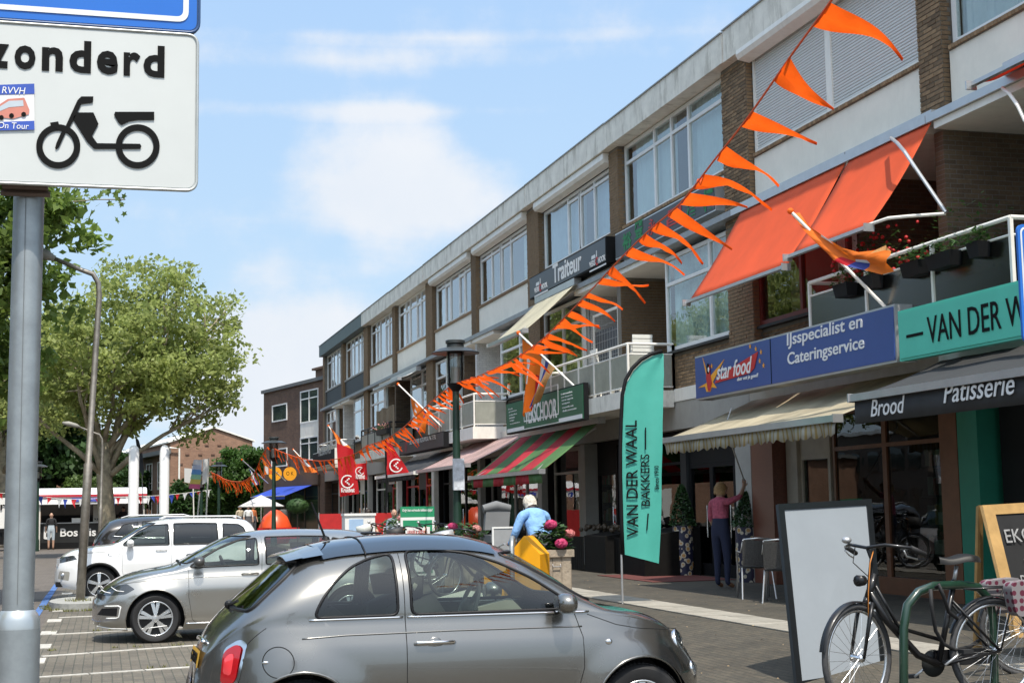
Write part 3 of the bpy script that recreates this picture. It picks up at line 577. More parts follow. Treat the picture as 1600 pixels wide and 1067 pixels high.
CRM = stripemat('cream_striped_cloth', (.62, .56, .42), (.46, .38, .22), 1, .085, .55, dirt=.25)
CRMV = stripemat('cream_striped_valance', (.60, .58, .50), (.50, .38, .16), 1, .12, .62, dirt=.2)
awning('long cream striped awning with scalloped edge under the blue ice cream sign', 16.8, 22.75, 10.5, 3.45, 8.92, 2.80, CRM, .22, CRMV, True, group='awnings over the shops')
BLK = mat('charcoal_awning_cloth', (.035, .036, .038), .85, var=.12, vs=2, trans=.06)
aw = awning('charcoal bakery awning with white words on its valance', 10.9, 16.08, 10.0, 3.45, 8.8, 3.0, BLK, .35, BLK, False, group='awnings over the shops', wav=.25)
text('Brood', aw, LW, (8.745, 15.68, 2.715), FX, FZ, h=.20, wd=.78, shear=.28, bold=.004)
text('Patisserie', aw, LW, (8.735, 14.08, 2.76), FX, FZ, h=.22, wd=1.30, shear=.28, bold=.004)
RG = stripemat('red_green_striped_cloth', (.10, .22, .075), (.50, .03, .045), 1, 2.0, .5, dirt=.1)
awning('red and green striped awning of the greengrocer', 29.95, 36.2, 10.2, 3.50, 8.94, 2.50, RG, .28, RG, False, group='awnings over the shops')
PK = stripemat('faded_pink_striped_cloth', (.62, .46, .43), (.42, .24, .22), 1, .075, .6, dirt=.15)
awning('faded pink striped awning left of the red and green one', 36.55, 42.7, 10.6, 3.66, 8.94, 2.84, PK, 0, group='awnings over the shops')
awning('black awning with a pale front bar under the dark butcher sign', 43.1, 49.5, 10.2, 3.5, 8.94, 2.82, BLK, .22, BLK, False, WHITE, group='awnings over the shops')
OA = 'awnings over the balconies'
oaw = awning('bright orange balcony awning, the right one with its edge fluttering', 17.02, 19.32, 10.6, 6.76, 9.6, 5.3, ORAWN, 0, group=OA, sag=.07, arms=False, bt=.5)
awning('bright orange balcony awning, the left and wider one', 19.42, 23.18, 10.6, 6.76, 9.58, 5.17, ORAWN, 0, group=OA, sag=.05, arms=False, bt=.5)
oaw2 = awning('orange balcony awning in the upper right corner', 12.6, 15.3, 10.6, 6.90, 10.15, 6.76, ORAWN, 0, group=OA, arms=False, bt=.5)
CU = stripemat('pale_cream_cloth', (.66, .62, .48), (.50, .45, .30), 1, .11, .6)
awning('pale cream striped awning under the black upper floor sign', 32.3, 35.5, 10.5, 6.86, 9.3, 5.78, CU, 0, group=OA)
awning('rolled white awning over the reed screened balcony', 50.4, 55.2, 10.5, 6.55, 9.9, 6.28, WHITE, 0, group=OA)
# curved arms of the big orange awnings
MB().tube([U(1392, 216, 10.4), U(1402, 224, 10.1), U(1414, 238, 9.95), U(1430, 262, 9.95), U(1478, 332, 10.1)], .025).build('bowed_arm', ALU, oaw); MB().tube([U(1358, 351, 9.6), U(1388, 341, 9.7), U(1420, 338, 9.9), U(1478, 334, 10.3)], .022).build('stay', WHITE, oaw)
MB().tube([U(1566, 138, 10.3), U(1578, 148, 10.2), U(1590, 165, 10.1), U(1602, 190, 10.1)], .022).build('bowed_arm', WHITE, oaw2)

# ------------------------------------------------------------------ signs
def signbox(label, x, y0, y1, z0, z1, face, side, d=.25, name='shop_sign', border=None):
    t = thing(name, label, 'sign', (x + d, (y0 + y1) / 2, z0)); 
    MB().box(x + .012, x + d, y0, y1, z0, z1).build('casing', side, t); MB().box(x, x + .011, y0 + .03, y1 - .03, z0 + .03, z1 - .03).build('face', face, t); return t
def ft(s, par, m, x, px0, py0, px1, h, **kw):      # lettering measured on the photograph, laid on the plane X = x
    a = U(px0, py0, x); b_ = U(px1, py0, x); return text(s, par, m, (x, a.y, a.z), FX, FZ, h=h, wd=a.y - b_.y, **kw)
BLUES = mat('blue_sign_face', (.035, .075, .26), .35, var=.05, vs=2)
s1 = signbox('blue ice cream and catering sign above the cream awning', 9.6, 16.52, 23.1, 3.46, 4.20, BLUES, ALU, .30)
X1 = 9.596
ft('IJsspecialist en', s1, LW, X1, 1230, 546, 1349, .23, bold=.012, shear=.05)
ft('Cateringservice', s1, LW, X1, 1231, 576, 1352, .23, bold=.012, shear=.05)
MB().box(9.597, 9.602, U(1204, 560, X1).y - .012, U(1204, 560, X1).y + .012, 3.49, 4.17).build('joint', LB, s1)
def star(cy, cz, R1, x, m, par, name='star', n=5, r2=.4, rot=0, d=.004, sy=1):
    p = [((R1 if i % 2 == 0 else R1 * r2) * sin(pi * i / n + rot) * sy, (R1 if i % 2 == 0 else R1 * r2) * cos(pi * i / n + rot)) for i in range(2 * n)][::-1]
    return MB().prism(p, (x, cy, cz), FX, FZ, d).build(name, m, par)
def at1(px, py, x=X1): v = U(px, py, x); return v.y, v.z
YEL = mat('sign_yellow', (.85, .36, .015), .5, var=0); RED = mat('sign_red', (.50, .015, .012), .5, var=0)
pp = [(1091, 606), (1106, 597), (1098, 559), (1108, 590), (1132, 561), (1114, 597), (1120, 606), (1112, 605), (1110, 612), (1104, 612), (1102, 604)]
o0 = at1(1106, 600); c = MB(); c.prism([(o0[0] - at1(a, b_)[0], at1(a, b_)[1] - o0[1]) for a, b_ in pp], (X1 - .004, o0[0], o0[1]), FX, FZ, .005); c.build('star', YEL, s1)
pp = [(1117, 599), (1122, 588), (1185, 549), (1179, 575), (1172, 583)]; c = MB(); c.prism([(o0[0] - at1(a, b_)[0], at1(a, b_)[1] - o0[1]) for a, b_ in pp], (X1 - .007, o0[0], o0[1]), FX, FZ, .004); c.build('red_banner', RED, s1)
ft('star food', s1, LW, X1 - .009, 1120, 594, 1176, .26, shear=.35, bold=.012)
ft('daar eet je goed!', s1, LW, X1, 1152, 597, 1185, .075, shear=.2, bold=.01)
for a, b_ in ((1172, 541), (1181, 545), (1189, 550), (1187, 564), (1193, 571), (1112, 572)): y, z = at1(a, b_); star(y, z, .045, X1 - .003, YEL, s1, 'small_star')
pp = [(1105, 571), (1110, 570), (1110, 582), (1113, 598), (1110, 611), (1107, 611), (1104, 590)]; c = MB(); c.prism([(o0[0] - at1(a, b_)[0], at1(a, b_)[1] - o0[1]) for a, b_ in pp], (X1 - .010, o0[0], o0[1]), FX, FZ, .004); c.build('red_figure', RED, s1)
y, z = at1(1107, 576); MB().ball((X1 - .01, y, z), .07, 6, sq=(.12, .9, 1.3)).build('dark_hair', LB, s1); y, z = at1(1108.5, 577.5); MB().ball((X1 - .018, y, z), .035, 6, sq=(.2, .9, 1.3)).build('face_mark', LW, s1)
TEAL = mat('mint_sign_face', (.085, .50, .37), .5, var=.05, vs=2)
s2 = signbox('mint green bakery sign with thin black capitals at the right edge', 9.5, 10.2, 16.28, 3.44, 4.07, TEAL, TEAL, .12)
s2.children[0].scale = (1, 1, 1)
X2 = 9.494
MB().box(X2 - .002, X2 + .004, U(1442, 523, X2).y, U(1416, 523, X2).y, U(1430, 523, X2).z - .018, U(1430, 523, X2).z + .018).build('dash', LB, s2)
ft('VAN DER WAAL', s2, LB, X2, 1450, 537, 1668, .32, bold=.0)
CHF = mat('weathered_dark_sign', (.045, .048, .055), .45, var=.15)
s3 = signbox('long dark restaurant sign with green Chinese characters', 10.55, 24.2, 29.62, 6.98, 7.54, CHF, ALU, .28)
CG = mat('sign_green', (.02, .22, .07), .6, var=0); X3 = 10.546
for ch, a, b_, c_, hh in (('裕', 973, 393, 987, .36), ('豐', 992, 375, 1005, .36), ('酒', 1072, 342, 1089, .40), ('樓', 1099, 333, 1115, .40)): ft(ch, s3, CG, X3, a, b_, c_, hh, bold=.02)
for ch, a, b_, c_, hh in (('永', 1013, 370, 1024, .34), ('昌', 1042, 358, 1068, .34)): ft(ch, s3, RED, X3, a, b_, c_, hh, bold=.01)
DK = mat('slate_sign_face', (.055, .06, .07), .4, var=.06)
s4 = signbox('slate grey delicatessen sign on the first floor beneath sky reflecting windows', 10.45, 29.95, 35.95, 7.0, 7.56, DK, BLACK, .35)
X4 = 10.446
ft('Traiteur', s4, LW, X4, 864, 444, 909, .46, bold=.02)
for (a, b_, c_) in ((835, 456, 856), (921, 416, 947)):
    aa = U(a, b_, X4); bb = U(c_, b_, X4); w_ = aa.y - bb.y
    text('VERS', s4, LW, (X4, aa.y, aa.z - .04), FX, FZ, h=.13, wd=w_ * .36, bold=.02); text('C', s4, RED, (X4, aa.y - w_ * .38, aa.z - .07), FX, FZ, h=.19, wd=w_ * .14, bold=.03); text('HOOR', s4, LW, (X4, aa.y - w_ * .54, aa.z - .04), FX, FZ, h=.13, wd=w_ * .42, bold=.02)
    MB().box(X4 - .002, X4 + .003, bb.y, aa.y, aa.z - .145, aa.z - .11).build('underline', LW, s4); MB().prism([(0, 0), (.05, .0), (.04, .14), (.01, .14)], (X4, aa.y - w_ * .42, aa.z + .13), FX, FZ, .004).build('fork_mark', LW, s4); MB().prism([(0, 0), (.28, .0), (.26, .08), (.02, .08)], (X4, aa.y - w_ * .12, aa.z + .12), FX, FZ, .004).build('basket_mark', LW, s4)
GS = mat('green_sign_face', (.018, .115, .055), .45, var=.08)
s5 = signbox('green greengrocer sign with outlined white capitals above the striped awning', 9.65, 29.3, 35.5, 3.52, 4.30, GS, BLACK, .12)
X5 = 9.646
MB().box(X5 - .001, X5 + .005, 29.4, 35.4, 3.56, 3.65).build('white_band', LW, s5)
def ring_rect(par, x, ya, yb, za, zb, w_, m):
    f = MB(); f.box(x, x + .006, yb, ya, za, za + w_); f.box(x, x + .006, yb, ya, zb - w_, zb); f.box(x, x + .006, ya - w_, ya, za + w_, zb - w_); f.box(x, x + .006, yb, yb + w_, za + w_, zb - w_); return f.build('outline', m, par)
ya, yb = U(819, 660, X5).y, U(873, 650, X5).y
MB().box(X5 - .002, X5 + .002, yb, ya, 3.58, 4.26).build('badge', GS, s5); ring_rect(s5, X5 - .006, ya, yb, 3.74, 4.42, .03, LW)
text('DE', s5, LW, (X5 - .006, (ya + yb) / 2 + .2, 4.29), FX, FZ, h=.16, wd=.4, bold=.02)
text('VERSCHOOR', s5, LW, (X5 - .006, ya - .11, 3.68), FX, FZ, h=.44, wd=ya - yb - .24, bold=.02)
for i, wd_ in enumerate((.5, .9, .9, .6, .5, 1.1)): text(['fruit', 'groenten', 'salades', 'noten', 'sap', 'maaltijden'][i], s5, LW, (X5, 35.25 - i * .03, 4.12 - i * .075), FX, FZ, h=.04, wd=wd_ * .8)
for i, wd_ in enumerate((1.0, 1.0, 1.0, .7, 1.0, 1.2)): text(['fruitmanden', 'aardappels', 'verse sappen', 'soepen', 'rauwkost', 'delicatessen'][i], s5, LW, (X5, 30.85 - i * .02, 4.15 - i * .075), FX, FZ, h=.04, wd=wd_ * .8)
s6 = signbox('dark butcher sign above the black awning', 9.6, 42.4, 49.2, 3.52, 3.99, mat('graphite_sign', (.04, .043, .045), .5), BLACK, .3)
ft('SLAGERIJ KEURSLAGER', s6, mat('silver_lettering', (.32, .33, .33), .5), 9.595, 640, 697, 681, .18, bold=.02)
y, z = at1(634, 697, 9.595); MB().prism([(.2 * cos(a * .4), .2 * sin(a * .4)) for a in range(15)], (9.593, y, z), FX, FZ, .004).build('round_badge', mat('maroon', (.15, .02, .03), .5), s6)
s7 = signbox('black balcony front sign with pale letters at the far end', 9.7, 64.5, 71.5, 3.75, 4.45, BLACK, WHITE, .2)
ft('RESSORT', s7, mat('silver_lettering', (.3, .3, .3)), 9.695, 498, 713, 518, .42, bold=.03)
RB = mat('drugstore_red', (.60, .012, .016), .45, var=.04)
def kround(par, x, yc, zc, r, m=LW):
    f = MB(); n = 26; f.add([(x, yc - (rr) * cos(a), zc + rr * sin(a)) for rr in (r, r * .84) for a in [radians(40 + 300 * i / n) for i in range(n + 1)]], [(i, i + 1, n + 2 + i, n + 1 + i) for i in range(n)]); f.build('ring_mark', m, par)
    for (a, b_) in ((-.2, 0), (-.02, .2), (.18, .38), (-.0, -.18), (.2, -.36)):
        MB().prism([(r * .12 * cos(q), r * .12 * sin(q)) for q in [i * .785 for i in range(8)]], (x - .002, yc - a * r * 1.2, zc + b_ * r * 1.2), FX, FZ, .003).build('dot', m, par)
def redbanner(label, yv, pix4, ring, name='hanging_banner', pole=None, txt=None):
    P4 = [Yp(a, b_, yv) for a, b_ in pix4]; t = thing(name, label, 'banner', tuple(P4[0])); TL, TR, BR, BL = P4; rows = []
    for i in range(9):
        v = i / 8; rows.append([(TL.lerp(TR, q / 8)).lerp(BL.lerp(BR, q / 8), v) + Vector((0, .05 * sin(q * .9 + i * .6), 0)) for q in range(9)])
    f = MB(); f.v = [tuple(p) for r in rows for p in r]; f.f = [(i * 9 + k, i * 9 + k + 1, i * 9 + 10 + k, i * 9 + 9 + k) for i in range(8) for k in range(8)]; f.m = [0] * 64; f.build('cloth', REDF, t, smooth=True)
    c_ = Yp(ring[0], ring[1], yv - .08); r = ring[2] * yv / FPX; g = MB(); n = 26; g.add([(c_.x + rr * cos(a), c_.y, c_.z + rr * sin(a)) for rr in (r, r * .82) for a in [radians(50 + 290 * i / n) for i in range(n + 1)]], [(i, i + 1, n + 2 + i, n + 1 + i) for i in range(n)]); g.build('ring_mark', LW, t)
    for (a, b_) in ((-.25, 0), (-.02, .22), (.2, .42), (-.0, -.2), (.22, -.4)): MB().lathe([(0, -.01), (r * .13, -.01), (r * .13, .0)], (c_.x + a * r, c_.y, c_.z + b_ * r), 8, 0, (0, 1, 0)).build('dot', LW, t)
    if txt: a = Yp(txt[0], txt[1], yv - .09); b_ = Yp(txt[2], txt[1], yv - .09); text('Kruidvat', t, LW, a, (1, 0, 0), FZ, h=.16, wd=b_.x - a.x, bold=.03)
    if pole: MB().tube([tuple(Yp(a, b_, yv)) for a, b_ in pole], .03).build('pole', BLACK, t)
    return t
redbanner('tall red drugstore banner hanging furthest left of the two', 51, ((526, 692), (552, 702), (561, 771), (531, 776)), (543, 752, 10.5), txt=(533, 769, 554))
redbanner('small square red drugstore banner beside the tall one', 48, ((553, 725), (573, 723), (574, 749), (553, 750)), (562, 736, 7), txt=(556, 748, 570))
redbanner('red feather banner with white ring logo above the black awning', 44, ((602, 687), (616, 700), (639, 738), (604, 742)), (619, 727, 11), 'feather_banner', ((602, 686), (604, 742), (603, 800)))
# small bracketed signs
t = thing('bracket_sign', 'small white bracket sign hanging under the black awning', 'sign', (9.0, 44.4, 2.7)); v = U(613, 751, 9.0); MB().box(8.98, 9.02, v.y - .05, v.y + .05, v.z - .2, v.z + .02).build('bracket', BLACK, t); MB().box(8.97, 9.0, v.y - .45, v.y + .45, v.z - .1, v.z + .22).build('face', WHITE2, t); text('SLAGERIJ', t, LB, (8.96, v.y, v.z - .02), FX, FZ, h=.12, wd=.7, align='C', bold=.03)

# ------------------------------------------------------------------ balconies
def balcony(label, y0, y1, xf=9.78, slab=CONC, rail=WHITE, gl=FROST, n=4, z0=3.62, zt=4.86, xb=10.8, wood=False):
    t = thing('balcony', label, 'balcony', (xb, (y0 + y1) / 2, z0), group='balconies along the shops')
    MB().box(xf - .05, xb - .05, y0, y1, z0, z0 + .33).build('slab', slab, t)
    for a, b_ in (((xf, y0 + .03), (xf, y1 - .03)), ((xf, y0 + .03), (xb - .03, y0 + .03)), ((xf, y1 - .03), (xb - .03, y1 - .03))):
        r = MB(); r.tube([(a[0], a[1], zt), (b_[0], b_[1], zt)], .028); r.tube([(a[0], a[1], zt - .2), (b_[0], b_[1], zt - .2)], .016, 6); r.tube([(a[0], a[1], z0 + .40), (b_[0], b_[1], z0 + .40)], .016, 6)
        m = n if a[0] == b_[0] else 1
        for i in range(m + (1 if a[0] == b_[0] else 1)):
            s = i / m if a[0] == b_[0] else 1; x, y = a[0] + (b_[0] - a[0]) * s, a[1] + (b_[1] - a[1]) * s; r.box(x - .022, x + .022, y - .022, y + .022, z0 + .33, zt)
        r.build('railing', rail, t)
        for i in range(m):
            x0_, y0_ = a[0] + (b_[0] - a[0]) * i / m, a[1] + (b_[1] - a[1]) * i / m; x1_, y1_ = a[0] + (b_[0] - a[0]) * (i + 1) / m, a[1] + (b_[1] - a[1]) * (i + 1) / m
            q = MB(); e = .04
            if a[0] == b_[0]: q.box(x0_ - .004, x0_ + .004, y0_ + e, y1_ - e, z0 + .42, zt - .22)
            else: q.box(x0_ + e, x1_ - e, y0_ - .004, y0_ + .004, z0 + .42, zt - .22)
            q.build('glass_panel', gl, t)
    return t
FROSTD = glassmat('smoked_balcony_glass', (.26, .28, .24), 1.6, .2)
FROSTM = mat('milky_balcony_glass', (.46, .47, .41), .3, var=.16, vs=2.5, trans=.35)
balcony('white railed balcony with dark glass and planters above the mint bakery sign', 14.32, 19.35, 9.87, zt=4.90, rail=WHITE, gl=FROSTD, n=3)
balcony('white railed balcony with stacked plastic chairs behind milky panels', 26.95, 33.2, 9.82, gl=FROSTM, n=6)
balcony('white balcony with pale glass behind the street lamp', 39.45, 45.4, 9.82, slab=WHITE, gl=FROSTM, n=4)
balcony('grey balcony carrying the reed screen and a flower box', 52.4, 58.6, 9.9, rail=DARKP, gl=FROSTM, n=4)
balcony('far balcony behind the black sign at the end of the terrace', 65.6, 71.2, 9.95, rail=ALU, gl=FROSTM, n=4)
# reed screen, flower box, stacked chairs, mesh door, plants
t = thing('reed_screen', 'rolled reed screen standing on a balcony left of the orange flag', 'screen', (10.0, 55.6, 3.95)); RE = mat('reed', (.22, .17, .11), .9, var=.3, vs=20)
f = MB(); v0_, v1_ = U(588, 665, 9.95).y, U(615, 660, 9.95).y
n = 60
for i in range(n):
    y = v1_ + (v0_ - v1_) * i / n; f.box(9.97 + .02 * sin(i * .3), 9.985 + .02 * sin(i * .3), y, y + (v0_ - v1_) / n * .85, 3.98, 5.45 + .03 * sin(i * .21))
f.build('reeds', RE, t, kind='stuff')
def flowerbox(label, x, y0, y1, z, box, leafm, flm, hang=True, n=260, spread=.22, up=.25, name='flower_box', dirx=True):
    t = thing(name, label, 'planter', (x, (y0 + y1) / 2, z)); MB().add([(x - .08, y0 + .03, z), (x + .08, y0 + .03, z), (x + .08, y1 - .03, z), (x - .08, y1 - .03, z), (x - .11, y0, z + .18), (x + .11, y0, z + .18), (x + .11, y1, z + .18), (x - .11, y1, z + .18)], [(0, 3, 2, 1), (0, 1, 5, 4), (1, 2, 6, 5), (2, 3, 7, 6), (3, 0, 4, 7), (4, 5, 6, 7)]).build('box', box, t)
    lf = MB(); fl = MB()
    for i in range(n):
        y = random.uniform(y0 - .03, y1 + .03); a = random.uniform(0, 6.28); r = spread * sqrt(random.random()); zz = z + .17 + up * random.random() * (1 - (r / spread) ** 2 * .6); xx = x + r * cos(a); s_ = random.uniform(.025, .055); b_ = random.uniform(0, 6.28)
        dx, dy, dz = s_ * cos(b_), s_ * sin(b_), random.uniform(-.6, .6) * s_
        lf.add([(xx - dx, y - dy, zz - dz), (xx - dy * .5, y + dx * .5, zz), (xx + dx, y + dy, zz + dz), (xx + dy * .5, y - dx * .5, zz)], [(0, 1, 2, 3)])
        if flm and i % 5 == 0: fl.ball((xx, y, zz + .04), random.uniform(.018, .038), 4)
    lf.build('leaves', leafm, t, kind='stuff')
    if flm: fl.build('flowers', flm, t, kind='stuff')
    return t
LEAFG = mat('planter_leaves', (.045, .10, .025), .6, var=.35, vs=12, trans=.3)
PINK = mat('pink_petals', (.55, .05, .16), .6, var=.2, trans=.2); PALEP = mat('pale_pink_petals', (.62, .28, .26), .6, var=.2, trans=.2); REDP = mat('red_petals', (.45, .01, .012), .6)
flowerbox('dark box of pale pink flowers on the reed screened balcony', 9.82, U(592, 685, 9.8).y - 1.7, U(592, 685, 9.8).y + .2, 4.45, DARKP, LEAFG, PALEP, n=220)
for i, (ya, yb, lab) in enumerate(((16.05, 16.5, 'black rail planter with trailing green plants, right of the orange flag'), (15.35, 15.9, 'black rail planter second from the orange flag'), (14.75, 15.0, 'small black rail pot near the corner of the balcony'), (17.9, 18.3, 'grey hanging pot on the balcony behind the flag pole'), (17.2, 17.5, 'dark pot between the flag and the balcony railing'))):
    flowerbox(lab, 9.80, ya, yb, 4.52, BLACK, LEAFG, None, n=120, spread=.2)
flowerbox('leafy balcony plants with red flowers under the orange awning', 10.15, 17.1, 18.6, 4.55, DARKP, LEAFG, REDP, n=500, spread=.35, up=.8)
flowerbox('balcony plants in the dark corner beside the brick wall', 10.4, 15.2, 16.8, 4.3, DARKP, LEAFG, None, n=400, spread=.4, up=1.1)
PL = mat('white_plastic', (.72, .71, .66), .45, var=.05)
def stacked(label, y, x, z, n, rz):
    t = thing('plastic_chair_stack', label, 'chair stack', (x, y, z), rz)
    for i in range(n):
        zz = i * .09
        f = MB(); f.box(-.22, .22, -.2, .22, zz + .40, zz + .43); 
        for sx_ in (-1, 1): f.tube([(sx_ * .24, -.22, zz), (sx_ * .22, -.18, zz + .42)], .02, 6); f.tube([(sx_ * .24, .24, zz), (sx_ * .22, .22, zz + .42), (sx_ * .23, .3, zz + .66)], .02, 6)
        n2_ = 5
        for q in range(n2_): f.box(-.21 + q * .0, .21, .24 + q * .012, .26 + q * .012, zz + .45 + q * .085, zz + .45 + q * .085 + .075)
        f.build('chair', PL, t, world=False)
    return t
stacked('stack of white plastic chairs near the corner of the milky glass balcony', 27.6, 10.25, 3.95, 4, pi)
stacked('second stack of white plastic chairs, behind the balcony front', 29.3, 10.2, 3.95, 3, pi * .5)
t = thing('mesh_screen', 'white framed mesh screen door on the loggia left of the brick wall', 'screen', (10.84, 31.3, 3.95)); f = MB(); a, b_ = 30.35, 32.1
f.box(10.84, 10.87, a, a + .06, 3.95, 6.1); f.box(10.84, 10.87, b_ - .06, b_, 3.95, 6.1); f.box(10.84, 10.87, a + .06, b_ - .06, 6.04, 6.1); f.build('frame', WHITE, t); g = MB()
for i in range(1, 9): g.box(10.85, 10.856, a + .06 + i * .18, a + .068 + i * .18, 3.95, 6.04)
for i in range(1, 11): g.box(10.857, 10.862, a + .06, b_ - .06, 3.98 + i * .18, 3.988 + i * .18)
g.build('wire_mesh', ALU, t); MB().box(10.9, 10.93, a, b_, 3.95, 5.7).build('grey_sheet', mat('grey_cloth', (.10, .11, .12), .8), t)

# ------------------------------------------------------------------ flags on wall poles
def cloth(par, rows, mats, mi=None, name='flag'):
    """rows of points, linked into a sheet; mi(i, j) picks the material"""
    nr, nc = len(rows), len(rows[0]); f = MB(); f.v = [tuple(p) for r in rows for p in r]
    for i in range(nr - 1):
        for j in range(nc - 1): f.f.append((i * nc + j, i * nc + j + 1, (i + 1) * nc + j + 1, (i + 1) * nc + j)); f.m.append(mi(i, j) if mi else 0)
    o = f.build(name, mats, par, smooth=True); return o
WH = mat('white_flag_cloth', (.75, .74, .72), .7, var=.04, trans=.3); BLF = mat('blue_flag_cloth', (.03, .05, .25), .7, trans=.2); FRI = mat('gold_fringe', (.45, .22, .07), .8, var=.3, vs=30)
FM = [ORFLAG, WH, REDF, BLF, FRI]
def wallflag(label, base, tip, quads, mi, lion=None):
    t = thing('wall_flag', label, 'flag', tuple(base)); MB().tube([base, tip], .022, 8).build('pole', WHITE, t); MB().ball(tip, .05, 6).build('knob', ORFLAG, t)
    n, m = 10, 14; rows = []
    TL, TR, BL, BR = [Vector(q) for q in quads]
    for j in range(m + 1):
        s = j / m; r = []
        for i in range(n + 1):
            q = i / n; p = (TL * (1 - q) + TR * q) * (1 - s) + (BL * (1 - q) + BR * q) * s; a = .09 * s ** .6; r.append(p + Vector((a * sin(q * 11 + s * 3), a * .8 * cos(q * 9 + s * 2.2), .02 * sin(q * 7))))
        rows.append(r)
    cloth(t, rows, FM, mi, 'flag'); return t
B1 = Vector((10.0, 17.03, 4.02)); T1 = U(1235, 330, 8.9)
t = thing('wall_flag', 'orange flag furled around its leaning white pole above the blue sign', 'flag', tuple(B1)); MB().tube([B1, T1], .022).build('pole', WHITE, t); MB().ball(T1, .045, 6).build('knob', ORFLAG, t)
cl_ = [(1238, 338, 1244, 332), (1256, 362, 1262, 354), (1272, 380, 1281, 364), (1290, 394, 1302, 376), (1308, 408, 1322, 388), (1328, 416, 1340, 394), (1352, 422, 1362, 391), (1374, 429, 1380, 383), (1392, 424, 1386, 386)]
rows = []
for i, (a, b_, c, d) in enumerate(cl_):
    dd = 9.0 + i * .04; p = U(a, b_, dd); q = U(c, d, dd + .05); rows.append([p.lerp(q, k / 6) + Vector((.05 * sin(k * 1.3 + i), 0, 0)) for k in range(7)])
cloth(t, rows, FM, lambda i, j: (1 if (i == 2 and j > 3) else 3 if (i == 5 and j < 2) else 1 if (i == 5 and j == 2) else 2 if (i == 4 and j < 2) else 4 if (i > 5 and j == 5) else 0))
B2_, T2_ = U(912, 617, 9.9), U(810, 520, 9.0); d2 = T2_ - B2_
P = lambda a, b_, x: U(a, b_, x)
wallflag('long orange flag with blue and white stripe hanging over the green sign', B2_, T2_, (P(816, 530, 9.1), P(868, 576, 9.5), P(818, 652, 9.1), P(838, 628, 9.3)), lambda j, i: (4 if i >= 8 else 3 if i == 7 else 1 if (i == 6 or (i in (1, 2) and 2 < j < 8)) else 2 if i == 5 and j > 4 else 0))
B3_, T3_ = U(697, 673, 9.9), U(622, 600, 9.0)
wallflag('orange flag with a lion print behind the street lamp on a white pole', B3_, T3_, (P(642, 622, 9.1), P(672, 648, 9.4), P(644, 668, 9.1), P(660, 676, 9.2)), lambda j, i: (1 if (i in (2, 3) and j % 3 == 1) else 3 if i == 7 else 0))
B4_, T4_ = U(545, 712, 9.9), U(513, 665, 9.2)
wallflag('orange flag with white patch hanging at the black sign of the far house', B4_, T4_, (P(516, 668, 9.2), P(528, 680, 9.4), P(532, 708, 9.4), P(545, 700, 9.6)), lambda j, i: (1 if (i > 6 and 4 < j < 11) else 0))
B5_, T5_ = U(492, 738, 10.2), U(458, 702, 9.4)
wallflag('orange and white flag on the corner of the brown brick building', B5_, T5_, (P(460, 706, 9.4), P(470, 714, 9.5), P(476, 738, 9.6), P(494, 738, 9.9)), lambda j, i: (1 if (3 < i and 3 < j < 9) else 0))
B6_, T6_ = Yp(446, 751, 74), Yp(408, 716, 72)
wallflag('orange and white flag behind the far street lamp', B6_, T6_, (Yp(410, 719, 72), Yp(420, 728, 72), Yp(414, 742, 72), Yp(426, 740, 72)), lambda j, i: (1 if 2 < i < 7 and j > 3 else 0))
B7_, T7_ = Yp(419, 755, 82), Yp(378, 718, 80)
wallflag('grey flag on a white pole among the far trees', B7_, T7_, (Yp(389, 732, 80), Yp(398, 741, 80), Yp(396, 757, 80), Yp(402, 757, 80)), lambda j, i: 3 if i % 3 == 0 else 1)

# ------------------------------------------------------------------ bunting
def pennant_mesh(L_, H_, ux, wind, curl, m, nm='pennant', ph=0.0):
    f = MB(); n = 10; rows = []; tw = random.uniform(-1.0, 1.0); fl = random.uniform(.4, 1.0); L_ = L_ * random.uniform(.8, 1.12); nz = wind.cross(ux).normalized(); k1 = random.uniform(-.12, .12) * H_; k2 = random.uniform(-.07, .07) * H_
    for i in range(n + 1):
        s = i / n; w_ = L_ * .5 * (1 - s) ** 1.15 + .003; d = wind * (H_ * s) + Vector((0, 0, -1)) * (curl * s * s) + nz * (k1 * sin(s * 3.3 + ph) * s) + ux * (k2 * sin(s * 4.5 + ph) + k1 * s * s)
        a = tw * s * s; u = (ux * cos(a) + nz * sin(a)).normalized(); v = u.cross(wind).normalized(); b_ = .045 * fl * sin(s * 7 + ph) * (1 - s)
        rows.append([d - u * w_, d - u * w_ * .33 + v * (b_ + .02), d + u * w_ * .33 - v * b_, d + u * w_ + v * b_ * .6])
    f.v = [tuple(p) for r in rows for p in r]; f.f = [(i * 4 + j, i * 4 + j + 1, i * 4 + 5 + j, i * 4 + 4 + j) for i in range(n) for j in range(3)]; f.m = [0] * len(f.f)
    return f.mesh(nm, m, smooth=True)
